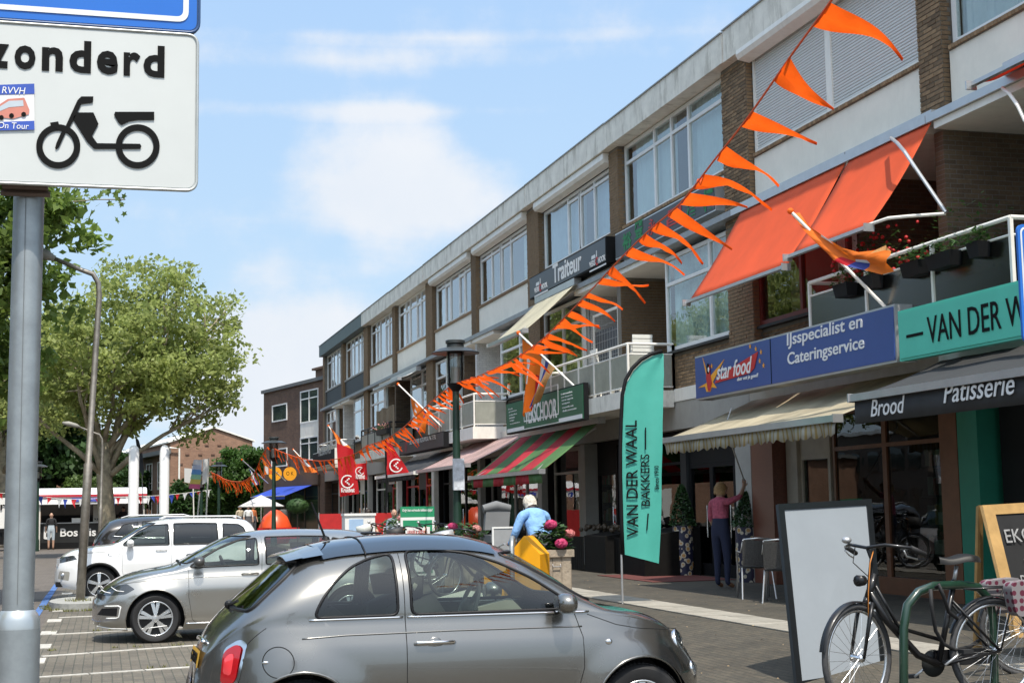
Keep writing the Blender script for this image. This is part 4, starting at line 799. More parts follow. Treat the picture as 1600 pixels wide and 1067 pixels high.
def bunting(label, pts, step, L_, H_, wind, m, cordr=.008, jit=.5, group='strings of orange pennants', start=0.0, mats=None):
    pts = [Vector(p) for p in pts]; t = thing('bunting', label, 'bunting', tuple(pts[0]), group=group); MB().tube(pts, cordr, 5).build('cord', CORDM if mats is None else WHITE, t)
    cum = [0]
    for a, b_ in zip(pts[:-1], pts[1:]): cum.append(cum[-1] + (b_ - a).length)
    s = start; k = 0
    while s < cum[-1] - .05:
        i = max(j for j in range(len(cum)) if cum[j] <= s); i = min(i, len(pts) - 2); p = pts[i].lerp(pts[i + 1], (s - cum[i]) / (cum[i + 1] - cum[i])); ux = (pts[i + 1] - pts[i]).normalized()
        wv = (wind + Vector((random.uniform(-jit, jit), random.uniform(-jit, jit) * .6, random.uniform(-jit, jit)))).normalized(); mm = m if mats is None else mats[k % len(mats)]
        me = pennant_mesh(L_, H_ * random.uniform(.7, 1.08), ux, wv, random.uniform(-.06, .16) * H_, mm, ph=random.uniform(-1.2, 1.2)); o = inst(me, 'pennant', t, p); s += step * random.uniform(.6, 1.4); k += 1
    return t
def planepts(pix, A, B):
    """photo path read on the vertical plane through A and B (plan points)"""
    nn = Vector((B[1] - A[1], -(B[0] - A[0]), 0)); r = []
    for (a, b_) in pix: d = ray(a, b_); k = (nn.dot(Vector((A[0], A[1], 0)) - CAM)) / nn.dot(d); r.append(CAM + d * k)
    return r
def smooth_path(P_, n=5):
    r = []
    for i in range(len(P_) - 1):
        a, b_, c, d = P_[max(i - 1, 0)], P_[i], P_[i + 1], P_[min(i + 2, len(P_) - 1)]
        for k in range(n):
            t_ = k / n; r.append(.5 * ((2 * b_) + (c - a) * t_ + (2 * a - 5 * b_ + 4 * c - d) * t_ * t_ + (3 * b_ - a - 3 * c + d) * t_ ** 3))
    return r + [P_[-1]]
b1 = smooth_path(planepts([(1345, -75), (1300, 0), (1240, 82), (1170, 182), (1115, 252), (1063, 318), (1012, 362), (962, 412), (922, 455), (880, 498), (838, 538), (790, 568), (745, 588), (706, 600)], (3.6, 6.6), (6.2, 26.3)), 3)
bunting('near string of large orange pennants sweeping from the upper right to the street lamp', b1, .52, .31, .54, Vector((.95, -.10, -.26)), ORANGE, .007, .42)
b2_ = smooth_path(planepts([(706, 602), (680, 622), (655, 645), (625, 672), (598, 688), (572, 696)], (6.2, 26.3), (8, 45)), 3)
bunting('string of orange pennants falling from the street lamp towards the red banner', b2_, .8, .30, .56, Vector((.8, -.15, -.7)), ORANGE, .012, .3)
b3_ = smooth_path(planepts([(572, 697), (556, 708), (530, 716), (500, 720), (470, 716), (440, 706), (424, 698)], (8, 45), (6.3, 58)), 3)
bunting('string of hanging orange pennants between the red banner and the far lamp', b3_, .6, .30, .54, Vector((.4, -.1, -1.0)), ORANGE, .014, .3)
b4_ = smooth_path(planepts([(418, 699), (408, 715), (398, 738), (378, 752), (355, 750), (340, 742), (330, 738)], (6.3, 58), (6.1, 80)), 3)
bunting('furthest string of orange pennants in front of the green trees', b4_, .7, .3, .7, Vector((.5, -.1, -1.0)), ORANGE, .02, .4)
# ------------------------------------------------------------------ cars
def paint(name, col, metal=.6, rough=.32):
    if name in _mats: return _mats[name]
    m = mat(name, col, rough, metal=metal, var=.0, coat=1.0); t = m.node_tree; b = t.nodes['Principled BSDF']
    tcn = t.nodes.new('ShaderNodeTexCoord'); v = t.nodes.new('ShaderNodeTexVoronoi'); v.inputs['Scale'].default_value = 900; t.links.new(tcn.outputs['Object'], v.inputs[0])
    n = t.nodes.new('ShaderNodeTexNoise'); n.inputs['Scale'].default_value = 2.5; n.inputs['Detail'].default_value = 8; t.links.new(tcn.outputs['Object'], n.inputs[0])
    r = t.nodes.new('ShaderNodeMapRange'); t.links.new(n.outputs[0], r.inputs[0]); r.inputs[3].default_value = rough * .75; r.inputs[4].default_value = rough * 1.3; t.links.new(r.outputs[0], b.inputs['Roughness'])
    return m
CARGL = glassmat('car_glass', (.55, .62, .58), 1.5)
CARGLD = glassmat('dark_car_glass', (.16, .18, .18), 1.5)
TRIM = mat('black_trim', (.008, .008, .009), .45, var=.05, spec=.3); SEAM = mat('seam_dark', (.004, .004, .004), .9, var=0)
INT = mat('car_interior', (.035, .033, .032), .8, var=.2); IVORY = mat('ivory_interior', (.50, .46, .38), .6, var=.1)
TAILR = mat('tail_light_red', (.38, .006, .010), .12, var=.0, coat=1); TAILB = mat('tail_light_bright', (.75, .05, .06), .1, var=0, coat=1); HEADL = glassmat('headlight_glass', (.85, .88, .9), 1.6); HBOWL = mat('headlight_bowl', (.45, .46, .48), .25, metal=.8, var=.3, vs=25)
PLATE = mat('yellow_plate', (.78, .42, .02), .4, var=.05); RIM = mat('alloy_rim', (.62, .63, .64), .25, metal=.8, var=.05); RIMD = mat('dark_rim', (.02, .02, .022), .4, metal=.3); DISC = mat('brake_disc', (.2, .2, .2), .4, metal=.8)
def interp(tab, x):
    xs = [p[0] for p in tab]; ys = [p[1] for p in tab]
    if x <= xs[0]: return ys[0]
    if x >= xs[-1]: return ys[-1]
    i = max(j for j in range(len(xs) - 1) if xs[j] <= x); n = len(xs)
    def sl(j):
        if j == 0: return (ys[1] - ys[0]) / (xs[1] - xs[0])
        if j == n - 1: return (ys[-1] - ys[-2]) / (xs[-1] - xs[-2])
        a = (ys[j] - ys[j - 1]) / (xs[j] - xs[j - 1]); b = (ys[j + 1] - ys[j]) / (xs[j + 1] - xs[j]); return 0 if a * b <= 0 else 2 * a * b / (a + b)
    h = xs[i + 1] - xs[i]; t = (x - xs[i]) / h; m0, m1 = sl(i) * h, sl(i + 1) * h
    return (2 * t**3 - 3 * t * t + 1) * ys[i] + (t**3 - 2 * t * t + t) * m0 + (-2 * t**3 + 3 * t * t) * ys[i + 1] + (t**3 - t * t) * m1
def inpoly(p, poly):
    x, y = p; c = False; n = len(poly)
    for i in range(n):
        x1, y1 = poly[i]; x2, y2 = poly[(i + 1) % n]
        if (y1 > y) != (y2 > y) and x < (x2 - x1) * (y - y1) / (y2 - y1) + x1: c = not c
    return c
def rounded(poly, r=.03, n=4):
    out_ = []; k = len(poly)
    for i in range(k):
        a, b, c = Vector(poly[i - 1]), Vector(poly[i]), Vector(poly[(i + 1) % k]); u = (a - b); v = (c - b); ru = min(r, u.length * .45); rv = min(r, v.length * .45); p = b + u.normalized() * ru; q = b + v.normalized() * rv
        for j in range(n + 1): t = j / n; w_ = p.lerp(b, t).lerp(b.lerp(q, t), t); out_.append((w_.x, w_.y))
    return out_
class Car:
    def __init__(s, sp, label, loc, rz, name='parked_car'):
        s.sp = sp; s.t = thing(name, label, 'car', loc, rz); s.L = sp['L']; s.body()
    def build(s, mb, name, m, parent=None, smooth=False, **kw): return mb.build(name, m, parent or s.t, smooth=smooth, world=False, **kw)
    def body(s):
        sp = s.sp; L_ = s.L; NX = 110; W0 = sp['W'] / 2; vs = []; cols = 44
        pf = sp.get('pf', 3.2); pr = sp.get('pr', 3.0); af, ar = sp.get('af', .95), sp.get('ar', .7); NXs = []
        for i in range(NX + 1): u = i / NX; NXs.append(L_ * (.5 - .5 * cos(pi * u)) * .55 + L_ * u * .45)
        for x in NXs:
            d = max(0, (x - (L_ - af)) / af); e = max(0, ((ar) - x) / ar); w = W0 * (1 - min(.999, d) ** pf) ** (1 / pf) * (1 - min(.999, e) ** pr) ** (1 / pr)
            w = max(w, W0 * .30); zt = interp(sp['top'], x); zs = min(interp(sp['belt'], x), zt - .03); zb = interp(sp['bot'], x); ro = []
            nl = 22
            for j in range(nl + 1):
                t = j / nl; z = zb + (zs - zb) * t
                k = 1 - .06 * max(0, (1 - t / .35)) ** 2 * (1) - .045 * max(0, (t - .62) / .38) ** 2.0; k += interp(sp['side'], t)
                fl = 0
                for wx in sp['wheels']: rr = math.hypot(x - wx, z - sp['wr']); fl = max(fl, sp.get('flare', .02) * max(0, 1 - abs(rr - sp['wr'] - .05) / .16))
                ro.append((w * k + fl, z))
            ws = ro[-1][0]; nu = cols - nl; N_ = sp.get('n', 2.7)
            for j in range(1, nu + 1):
                a = pi / 2 * j / nu; ro.append((ws * max(0, cos(a)) ** (2 / N_ * (1.0)), zs + (zt - zs) * sin(a) ** (2 / sp.get('m', 2.3))))
            ro[-1] = (0.0, zt); xr = []
            for (y, z) in ro:
                X = x; kf = max(0, (x - (L_ - .6)) / .6); kr = max(0, (.6 - x) / .6)
                X += kf ** 1.5 * interp(sp['fp'], z) + kr ** 1.5 * interp(sp['rp'], z); xr.append((X, y, z))
            vs.append(xr)
        K = len(vs[0]); f = MB()
        for sgn in (-1, 1):
            base = len(f.v); f.v += [(p[0], p[1] * sgn, p[2]) for r in vs for p in r]
            for i in range(NX):
                for j in range(K - 1):
                    q = (base + i * K + j, base + (i + 1) * K + j, base + (i + 1) * K + j + 1, base + i * K + j + 1); f.f.append(q if sgn < 0 else q[::-1]); f.m.append(0)
            f.f.append(tuple(base + j for j in range(K))[::sgn]); f.m.append(0); f.f.append(tuple(base + NX * K + j for j in range(K))[::-sgn]); f.m.append(0)
        me = f.mesh('body', sp['paint']); s.bm = bmesh.new(); s.bm.from_mesh(me); bpy.data.meshes.remove(me); bmesh.ops.remove_doubles(s.bm, verts=s.bm.verts, dist=.0008); bmesh.ops.recalc_face_normals(s.bm, faces=s.bm.faces)
        s.bvh0 = BVHTree.FromBMesh(s.bm)
    def side(s, x, z, sgn=-1, off=.0):
        h = s.bvh0.ray_cast(Vector((x, 3 * sgn, z)), Vector((0, -sgn, 0)));
        return (h[0] + h[1] * off * (1 if h[1].y * sgn > 0 else -1)) if h[0] else Vector((x, .5 * sgn, z))
    def end(s, y, z, sgn=-1, off=0.0):       # sgn -1 rear, +1 front
        h = s.bvh0.ray_cast(Vector((s.L / 2 + sgn * 5, y, z)), Vector((-sgn, 0, 0))); return (h[0] + h[1] * off * (1 if h[1].x * sgn > 0 else -1)) if h[0] else Vector((0, y, z))
    def top(s, x, y, off=0.0):
        h = s.bvh0.ray_cast(Vector((x, y, 4)), Vector((0, 0, -1))); return (h[0] + h[1] * off * (1 if h[1].z > 0 else -1)) if h[0] else Vector((x, y, 1))
    def cut(s, poly, axis, sgn, lim=None):
        """split the body along the outline and take the faces inside it out as a mesh of their own. axis 1: seen from the side, axis 0: seen from an end"""
        bm = s.bm; ia, ib = ((0, 2) if axis == 1 else (1, 2)); poly = [tuple(p) for p in poly]; x0 = min(p[0] for p in poly) - .03; x1 = max(p[0] for p in poly) + .03; z0 = min(p[1] for p in poly) - .03; z1 = max(p[1] for p in poly) + .03
        def ok(fc):
            c = fc.calc_center_median()
            if axis == 1 and c.y * sgn <= 0.02: return False
            if axis == 0 and (c.x - s.L / 2) * sgn <= 0: return False
            if axis == 0 and lim and not lim(c): return False
            a = [v.co[ia] for v in fc.verts]; b = [v.co[ib] for v in fc.verts]; return max(a) > x0 and min(a) < x1 and max(b) > z0 and min(b) < z1
        cand = {fc for fc in bm.faces if ok(fc)}
        for i in range(len(poly)):
            p, q = Vector(poly[i]), Vector(poly[(i + 1) % len(poly)]); d = q - p; dl = d.length
            if dl < 1e-5: continue
            fs = []
            for fc in cand:
                c = fc.calc_center_median(); cx_, cz_ = c[ia] - p.x, c[ib] - p.y; t = (cx_ * d.x + cz_ * d.y) / dl / dl
                if -.4 - .05 / dl < t < 1.4 + .05 / dl and abs(cx_ * d.y - cz_ * d.x) / dl < .12: fs.append(fc)
            if not fs: continue
            g = set(fs)
            for fc in fs: g.update(fc.edges); g.update(fc.verts)
            co = Vector((0, 0, 0)); no = Vector((0, 0, 0)); co[ia], co[ib] = p.x, p.y; no[ia], no[ib] = d.y, -d.x
            rr_ = bmesh.ops.bisect_plane(bm, geom=list(g), dist=1e-5, plane_co=co, plane_no=no.normalized())
            cand = {fc for fc in cand if fc.is_valid} | {e_ for e_ in rr_['geom'] if isinstance(e_, bmesh.types.BMFace) and e_.is_valid}
        sel = [fc for fc in cand if ok(fc) and inpoly((fc.calc_center_median()[ia], fc.calc_center_median()[ib]), poly)]
        idx = {}; vs = []; fs = []
        for fc in sel:
            r = []
            for v in fc.verts:
                if v not in idx: idx[v] = len(vs); vs.append(tuple(v.co))
                r.append(idx[v])
            fs.append(tuple(r))
        bmesh.ops.delete(bm, geom=sel, context='FACES'); o = MB(); o.add(vs, fs); return o
    def line(s, pts, r, m, name, sgn=-1, off=.002, closed=False, how='side', parent=None, n=6, step=.04):
        P_ = []; k = len(pts)
        for i in range(k if closed else k - 1):
            a, b = Vector(pts[i]), Vector(pts[(i + 1) % k]); q = max(1, int((b - a).length / step))
            for j in range(q): c = a.lerp(b, j / q); P_.append((c.x, c.y))
        if not closed: P_.append(tuple(pts[-1]))
        fn = {'side': lambda a, b: s.side(a, b, sgn, off), 'end': lambda a, b: s.end(a, b, sgn, off), 'top': lambda a, b: s.top(a, b, off)}[how]
        return s.build(MB().tube([fn(*p) for p in P_], r, n, closed=closed), name, m, parent, smooth=True)
    def window(s, poly, axis, sgn, gl, frame=None, fr=.012, name='window', rnd=.05, lim=None, fm=None):
        p = rounded(poly, rnd); o = s.cut(p, axis, sgn, lim); w = s.build(o, name, gl, smooth=True)
        s.line(p, fr, fm or TRIM, 'seal', sgn, .0, True, 'side' if axis == 1 else 'end', w); return w
    def arch(s, x, z, R, sgn):
        n = 28; p = [(x + R * cos(2 * pi * i / n), z + R * sin(2 * pi * i / n)) for i in range(n)]; s.cut(p, 1, sgn)
        W0 = s.sp['W'] / 2; f = MB(); y0, y1 = sgn * (W0 - .03), sgn * (W0 - .36)
        vs = []; m = 24
        for y in (y0, y1):
            for i in range(m + 1): a = -.35 + (pi + .7) * i / m; vs.append((x + (R - .001) * cos(a), y, z + (R - .001) * sin(a)))
        f.add(vs, [(i, i + 1, m + 2 + i, m + 1 + i) for i in range(m)]); f.add(vs[m + 1:], [tuple(range(m + 1))]); s.build(f, 'wheel_arch', TRIM)
        pts = [(x + R * cos(a), z + R * sin(a)) for a in [pi * i / 24 for i in range(25)]]
        s.line(pts, s.sp.get('lip', .012), s.sp.get('lipm', s.sp['paint']), 'arch_lip', sgn, .0, False)
    def wheel(s, x, sgn, spokes=5, rimr=.21, style='five', steer=0.0):
        R = s.sp['wr']; W0 = s.sp['W'] / 2; yc = sgn * (W0 - .115); a = MB()
        prof = [(rimr + .002, -.10), (R - .03, -.105), (R - .008, -.085), (R, -.05), (R, .05), (R - .008, .085), (R - .03, .105), (rimr + .03, .104), (rimr + .004, .09)]
        w = s.build(MB().lathe(prof, (0, 0, 0), 40, 0, (0, sgn, 0)), 'wheel', RUB, smooth='a'); w.location = (x, yc, R); w.rotation_euler = (0, 0, steer)
        tr = MB()
        for i in range(64):
            for yy in (-.06, -.02, .02, .06): q = 2 * pi * (i + (.5 if yy in (-.06, .02) else 0)) / 64; tr.obox(Vector((R * cos(q), (yy - .015) * sgn, R * sin(q))) , Vector((-sin(q), 0, cos(q))) * .02, Vector((0, .03 * sgn, 0)), Vector((cos(q), 0, sin(q))) * .004)
        s.build(tr, 'tread', RUB, w)
        r = MB().lathe([(rimr * .94, -.09), (rimr * .93, .06), (rimr * .965, .092), (rimr + .004, .096), (rimr + .006, .088)], (0, 0, 0), 40, 0, (0, sgn, 0)); s.build(r, 'rim', RIM, w, smooth=True)
        s.build(MB().lathe([(.0, .0), (rimr * .93, -.0)], (0, 0, 0), 24, 0, (0, sgn, 0)).lathe([(0, .012), (rimr * .62, .012)], (0, 0, 0), 24, 0, (0, sgn, 0)), 'disc', RIMD, w)
        sk = MB(); o = .075
        for k in range(spokes):
            b = 2 * pi * k / spokes + .3
            def P(rad, ang, y): return Vector((rad * cos(ang), y * sgn, rad * sin(ang)))
            pr = [(-.11, .11)] if style == 'five' else [(-.20, -.075), (.075, .20)] if style == 'split' else [(-.09, .09)]
            for (l_, r_) in pr:
                c = (l_ + r_) / 2; w1 = .030 if style != 'five' else .045; w0 = .017 if style != 'five' else .028
                p0, p1 = P(rimr * .16, b + c * .6, o + .012), P(rimr * .95, b + c * 1.25, o); d = (p1 - p0).normalized(); nn = Vector((0, sgn, 0)); sd_ = d.cross(nn)
                sk.add([p0 - sd_ * w0 - nn * .03, p0 + sd_ * w0 - nn * .03, p1 + sd_ * w1 - nn * .03, p1 - sd_ * w1 - nn * .03, p0 - sd_ * w0 * .7, p0 + sd_ * w0 * .7, p1 + sd_ * w1 * .8, p1 - sd_ * w1 * .8], [(0, 1, 2, 3), (7, 6, 5, 4), (0, 4, 5, 1), (1, 5, 6, 2), (2, 6, 7, 3), (3, 7, 4, 0)])
        sk.lathe([(.0, o + .022), (.035, o + .02), (.05, o + .004), (.055, o - .03)], (0, 0, 0), 18, 0, (0, sgn, 0)); s.build(sk, 'spokes', RIM, w); return w
    def mirror(s, x, z, m, sgn=-1):
        p = s.side(x, z, sgn); f = MB(); k = len(f.v); prof = [(0, -.06), (.06, -.055), (.085, -.02), (.09, .02), (.075, .06), (.0, .085)]
        f.lathe(prof, (0, 0, 0), 16, 0, (1, 0, 0)); f.v = [(a[0] * 1.0, a[1] * 1.15, a[2] * .78) for a in f.v]; o = s.build(f, 'wing_mirror', m, smooth=True); o.location = (p.x + .02, p.y + sgn * .13, p.z + .06)
        s.build(MB().tube([(p.x, p.y, p.z), (p.x + .02, p.y + sgn * .10, p.z + .03)], .022), 'mirror_stalk', TRIM); s.build(MB().lathe([(0, -.062), (.055, -.0605)], (0, 0, 0), 14, 0, (1, 0, 0)), 'mirror_glass', CHROME, o, smooth=True)
    def handle(s, x, z, m, sgn=-1, l_=.10):
        a = s.side(x - l_, z, sgn, .028); b = s.side(x + l_, z, sgn, .028); c = s.side(x, z, sgn, .034); o = s.build(MB().tube([s.side(x - l_ - .01, z, sgn, .004), a, c, b, s.side(x + l_ + .01, z, sgn, .004)], .012), 'door_handle', m, smooth=True)
        s.build(MB().lathe([(0, .001), (.045, .0), (.05, -.004)], s.side(x, z - .01, sgn, .002), 16, 0, (0, sgn, 0)), 'handle_recess', s.sp['paint'], o, smooth=True)
    def seats(s, xs, zh, m, yy=(-.35, .35)):
        for x in xs:
            for y in yy:
                f = MB(); f.obox((x - .05, y - .24, .35), (.5, 0, 0), (0, .48, 0), (0, 0, .16)); f.tube([(x, y, .45), (x - .10, y, .85), (x - .16, y, zh - .22)], [.20, .23, .17], 10); f.v[8:] = [(a[0] * 1.0, a[1], a[2]) for a in f.v[8:]]
                f.tube([(x - .17, y, zh - .2), (x - .18, y, zh - .06)], [.10, .12], 8); s.build(f, 'seat', m, smooth=True)
    def finish(s):
        me = bpy.data.meshes.new('body'); bmesh.ops.recalc_face_normals(s.bm, faces=s.bm.faces); s.bm.to_mesh(me); s.bm.free(); me.materials.append(s.sp['paint'])
        for p in me.polygons: p.use_smooth = True
        try: me.set_sharp_from_angle(angle=radians(50))
        except Exception: pass
        o = bpy.data.objects.new('body', me); COL.objects.link(o); o.parent = s.t; return o

# --- small grey hatchback in the foreground
FP = paint('grey_metallic_paint', (.205, .20, .188), .86, .25)
fiat = dict(L=3.546, W=1.627, paint=FP, wr=.30, wheels=(.62, 2.92), n=2.75, m=2.15, pr=2.6, pf=2.8, ar=.85, af=1.05, flare=.028, lip=.010,
    top=[(0, .66), (.05, .80), (.14, .93), (.28, 1.06), (.46, 1.22), (.63, 1.355), (.76, 1.42), (1.0, 1.462), (1.4, 1.488), (1.75, 1.478), (2.05, 1.415), (2.35, 1.255), (2.60, 1.075), (2.72, 1.0), (2.9, .965), (3.15, .91), (3.35, .82), (3.46, .72), (3.546, .58)],
    belt=[(0, .60), (.12, .82), (.3, .93), (.55, .962), (1.5, .955), (2.6, .945), (2.8, .92), (3.1, .85), (3.35, .74), (3.546, .50)],
    bot=[(0, .34), (.3, .24), (.8, .19), (2.7, .19), (3.3, .22), (3.546, .30)], side=[(0, 0), (.30, .0), (.55, .012), (.78, .004), (.86, -.012), (1, -.03)],
    fp=[(.2, -.06), (.35, .0), (.5, .0), (.62, -.05), (.8, -.16), (1, -.2)], rp=[(.2, .05), (.34, -.01), (.5, -.02), (.6, .0), (.75, .01), (1.0, .02), (1.4, .02)])
c = Car(fiat, 'small rounded grey metallic hatchback with yellow plate in the foreground', (.60, 10.62, 0), radians(1.5)); c.t.scale = (1.035, 1.03, 1.03)
for x in fiat['wheels']:
    for sg in (-1, 1): c.arch(x, .30, .355, sg)
qw = [(.70, .985), (.75, 1.09), (.84, 1.20), (.96, 1.295), (1.09, 1.348), (1.25, 1.38), (1.25, .985)]
dw = [(1.34, .985), (1.34, 1.39), (1.54, 1.396), (1.76, 1.37), (1.98, 1.30), (2.20, 1.19), (2.42, 1.04), (2.47, .985)]
for sg in (-1, 1):
    c.window(qw, 1, sg, CARGL, fr=.011, name='quarter_window'); c.window(dw, 1, sg, CARGL, fr=.011, name='side_window')
    c.line([(.67, .972), (1.28, .972)], .007, CHROME, 'chrome_strip', sg, .006); c.line([(1.31, .972), (2.30, .965), (2.56, .962)], .007, CHROME, 'chrome_strip', sg, .006)
    c.line([(1.295, 1.40), (1.295, .95), (1.29, .5), (1.31, .26), (1.42, .225), (2.30, .225), (2.42, .34), (2.50, .6), (2.50, .80), (2.46, .95)], .0035, SEAM, 'door_seam', sg, -.001)
    c.line([(2.55, .945), (2.75, .87), (2.90, .84), (3.30, .80)], .0035, SEAM, 'bonnet_seam', sg, -.001)
    c.line([(.62, .86), (.9, .872), (1.6, .875), (2.5, .868)], .006, FP, 'shoulder_crease', sg, .0)
c.window([(-.56, 1.03), (-.50, 1.25), (-.42, 1.335), (.42, 1.335), (.50, 1.25), (.56, 1.03)], 0, -1, CARGLD, name='rear_window', rnd=.05, fr=.014)
c.window([(-.63, 1.03), (-.50, 1.36), (.50, 1.36), (.63, 1.03)], 0, 1, CARGL, name='windscreen', rnd=.05, fr=.012)
b = c.finish()
for x in fiat['wheels']:
    for sg in (-1, 1): c.wheel(x, sg, 9, .19, 'split')
# spoiler, black glass roof, antenna
c.build(MB().add([c.top(x, y, .012) for x in [.78 + i * .10 for i in range(13)] for y in [-.52 + j * .13 for j in range(9)]], [(i * 9 + j, (i + 1) * 9 + j, (i + 1) * 9 + j + 1, i * 9 + j + 1) for i in range(12) for j in range(8)]), 'glass_roof', mat('black_glass_roof', (.006, .008, .012), .03, var=0, coat=1), smooth=True)
c.line([(1.08, -.54), (1.08, .54)], .006, TRIM, 'roof_seam', -1, .014, how='top')
sp_ = MB(); sp_.add([(.67, y, 1.402 - abs(y) ** 3 * .3) for y in (-.5, -.3, 0, .3, .5)] + [(.56, y, 1.372 - abs(y) ** 3 * .3) for y in (-.47, -.3, 0, .3, .47)] + [(.80, y, 1.440 - abs(y) ** 3 * .4) for y in (-.53, -.3, 0, .3, .53)], [(0 + i, 1 + i, 6 + i, 5 + i) for i in range(4)] + [(10 + i, 11 + i, 6 + i, 5 + i) for i in range(4)]); c.build(sp_, 'roof_spoiler', FP, smooth=True)
an = c.top(.90, -.05, .02); c.build(MB().tube([an, an + Vector((-.10, 0, .26))], [.009, .005], 8).lathe([(.03, 0), (.022, .02), (.0, .03)], an, 12), 'antenna', TRIM)
# tail lamps, plate, chrome bar, fuel cap, handles, mirrors, headlamps
for sg in (-1, 1):
    for (sc_, m_q, nm, off) in ((1.0, CHROME, 'lamp_surround', .004), (.80, TAILR, 'tail_light', .012), (.45, TAILB, 'inner_lamp', .016)):
        cx, cz = sg * .60, .70; p = rounded([(cx + (a * sg) * sc_, cz + b_ * sc_) for a, b_ in ((-.045, -.145), (-.055, .10), (.03, .165), (.075, .13), (.07, -.10), (.045, -.15))], .03)
        pts = [c.end(a, b_, -1, off) for a, b_ in p]; cc = c.end(cx, cz, -1, off + .012); c.build(MB().add(pts + [cc], [(i, (i + 1) % len(pts), len(pts)) for i in range(len(pts))]), nm, m_q, smooth=True)
pl = [c.end(a, b_, -1, .012) for a, b_ in ((-.26, .655), (.26, .655), (.26, .765), (-.26, .765))]; xo = min(p.x for p in pl) - .004
MBp = MB().add([(xo, .26, .655), (xo, -.26, .655), (xo + .02, -.26, .765), (xo + .02, .26, .765)], [(0, 1, 2, 3)]); pt = c.build(MBp, 'licence_plate', PLATE)
text('G-873-DR', pt, LB, (xo - .001, .22, .675), (0, -1, 0), (.18, 0, 1), h=.07, wd=.4, depth=.003, name='plate_number', world=False)
c.build(MB().tube([c.end(y, .80 + .02 * cos(y * 5), -1, .015) for y in [-.2 + i * .04 for i in range(11)]], .014), 'chrome_bar', CHROME, smooth=True)
c.line([(-.70, .93), (-.60, .62), (-.55, .55), (.55, .55), (.60, .62), (.70, .93)], .0035, SEAM, 'hatch_seam', -1, -.001, how='end')
c.build(MB().tube([c.end(.0, 1.03, -1, .02), c.end(-.25, 1.06, -1, .03)], .01).ball(c.end(.0, 1.03, -1, .02), .03, 6), 'rear_wiper', TRIM)
n = 30; cx, cz = .47, .72
c.line([(cx + .095 * cos(2 * pi * i / n), cz + .095 * sin(2 * pi * i / n)) for i in range(n)], .0035, SEAM, 'fuel_cap_seam', -1, -.0005, closed=True, step=.02); q = c.side(cx - .075, cz, -1, .004); c.build(MB().ball(q, .014, 6, sq=(1.6, .5, .7)), 'cap_notch', CHROME)
c.handle(1.48, .80, CHROME, -1, .12); c.handle(1.48, .80, CHROME, 1, .095); c.mirror(2.33, .97, FP, -1); c.mirror(2.33, .97, FP, 1)
q = c.side(2.68, .76, -1, .004); c.build(MB().ball(q, .024, 8, sq=(1, .35, .8)), 'side_repeater', CHROME, smooth=True)
for sg in (-1, 1):
    for (yy, zz, r_) in ((.56, .72, .085), (.56, .53, .048)):
        q = c.end(sg * yy, zz, 1, -.02); nrm = Vector((.8, sg * .55, .25)).normalized(); o = c.build(MB().lathe([(0, -.01), (r_, .0), (r_ * 1.02, .012), (r_ * .9, .02)], q, 22, 0, nrm), 'headlight', HBOWL, smooth=True); c.build(MB().lathe([(r_, .014), (r_ * .8, .035), (r_ * .4, .045), (0, .048)], q, 22, 0, nrm), 'lens', HEADL, o, smooth=True); c.build(MB().lathe([(r_ * 1.0, .0), (r_ * 1.1, .018), (r_ * 1.0, .024)], q, 22, 0, nrm), 'ring', CHROME, o, smooth=True)
# cabin
c.build(MB().box(.55, 2.55, -.68, .68, .28, .34).box(.55, .72, -.6, .6, .34, .92), 'cabin_floor', INT); c.build(MB().prism([(0, 0), (.34, .0), (.40, .34), (.28, .46), (.02, .40)], (2.16, .66, .52), (1, 0, 0), (0, 0, 1), 1.32 * -1 if False else 1.32), 'dashboard', IVORY)
c.seats((1.58,), 1.27, INT); c.seats((.92,), 1.16, INT)
for y in (-.35,): c.build(MB().ball((1.42, y, 1.16), .10, 8, sq=(.6, 1.1, .9)).ball((1.44, y + .7, 1.16), .10, 8, sq=(.6, 1.1, .9)), 'headrest', IVORY, smooth=True)
A = Vector((-.93, 0, .36)).normalized(); ctr = Vector((2.02, .36, .95)); Bq = A.orthogonal().normalized(); Cq = A.cross(Bq)
c.build(MB().tube([ctr + (Bq * cos(2 * pi * i / 24) + Cq * sin(2 * pi * i / 24)) * .185 for i in range(24)], .016, closed=True).tube([ctr - Cq * .17, ctr + Cq * .17], .018).ball(ctr, .06, 6), 'steering_wheel', IVORY, smooth=True)

# --- silver hatchback, second in the row
SP = paint('silver_metallic_paint', (.36, .35, .325), .8, .28)
golf = dict(L=4.26, W=1.79, paint=SP, wr=.325, wheels=(.82, 3.45), n=3.0, m=2.5, pr=3.2, pf=3.0, ar=.6, af=.95, flare=.022, lip=.010,
    top=[(0, .72), (.05, .88), (.12, 1.0), (.28, 1.18), (.45, 1.34), (.62, 1.42), (.9, 1.452), (1.6, 1.468), (2.1, 1.45), (2.45, 1.375), (2.8, 1.21), (3.1, 1.05), (3.22, 1.0), (3.5, .955), (3.8, .895), (4.02, .82), (4.18, .72), (4.26, .6)],
    belt=[(0, .68), (.15, .9), (.5, .985), (1.2, .965), (3.0, .93), (3.3, .90), (3.7, .82), (4.0, .74), (4.26, .52)],
    bot=[(0, .34), (.4, .24), (.9, .17), (3.3, .17), (3.9, .18), (4.26, .24)], side=[(0, 0), (.28, .0), (.5, .006), (.70, .012), (.80, .0), (1, -.03)],
    fp=[(.15, -.08), (.3, 0), (.5, .0), (.62, -.04), (.75, -.10), (1, -.2)], rp=[(.2, .05), (.4, 0), (.7, .02), (1.0, .05)])
c = Car(golf, 'silver hatchback parked facing left with five double spoke wheels', (4.12, 21.38, 0), radians(180.5))
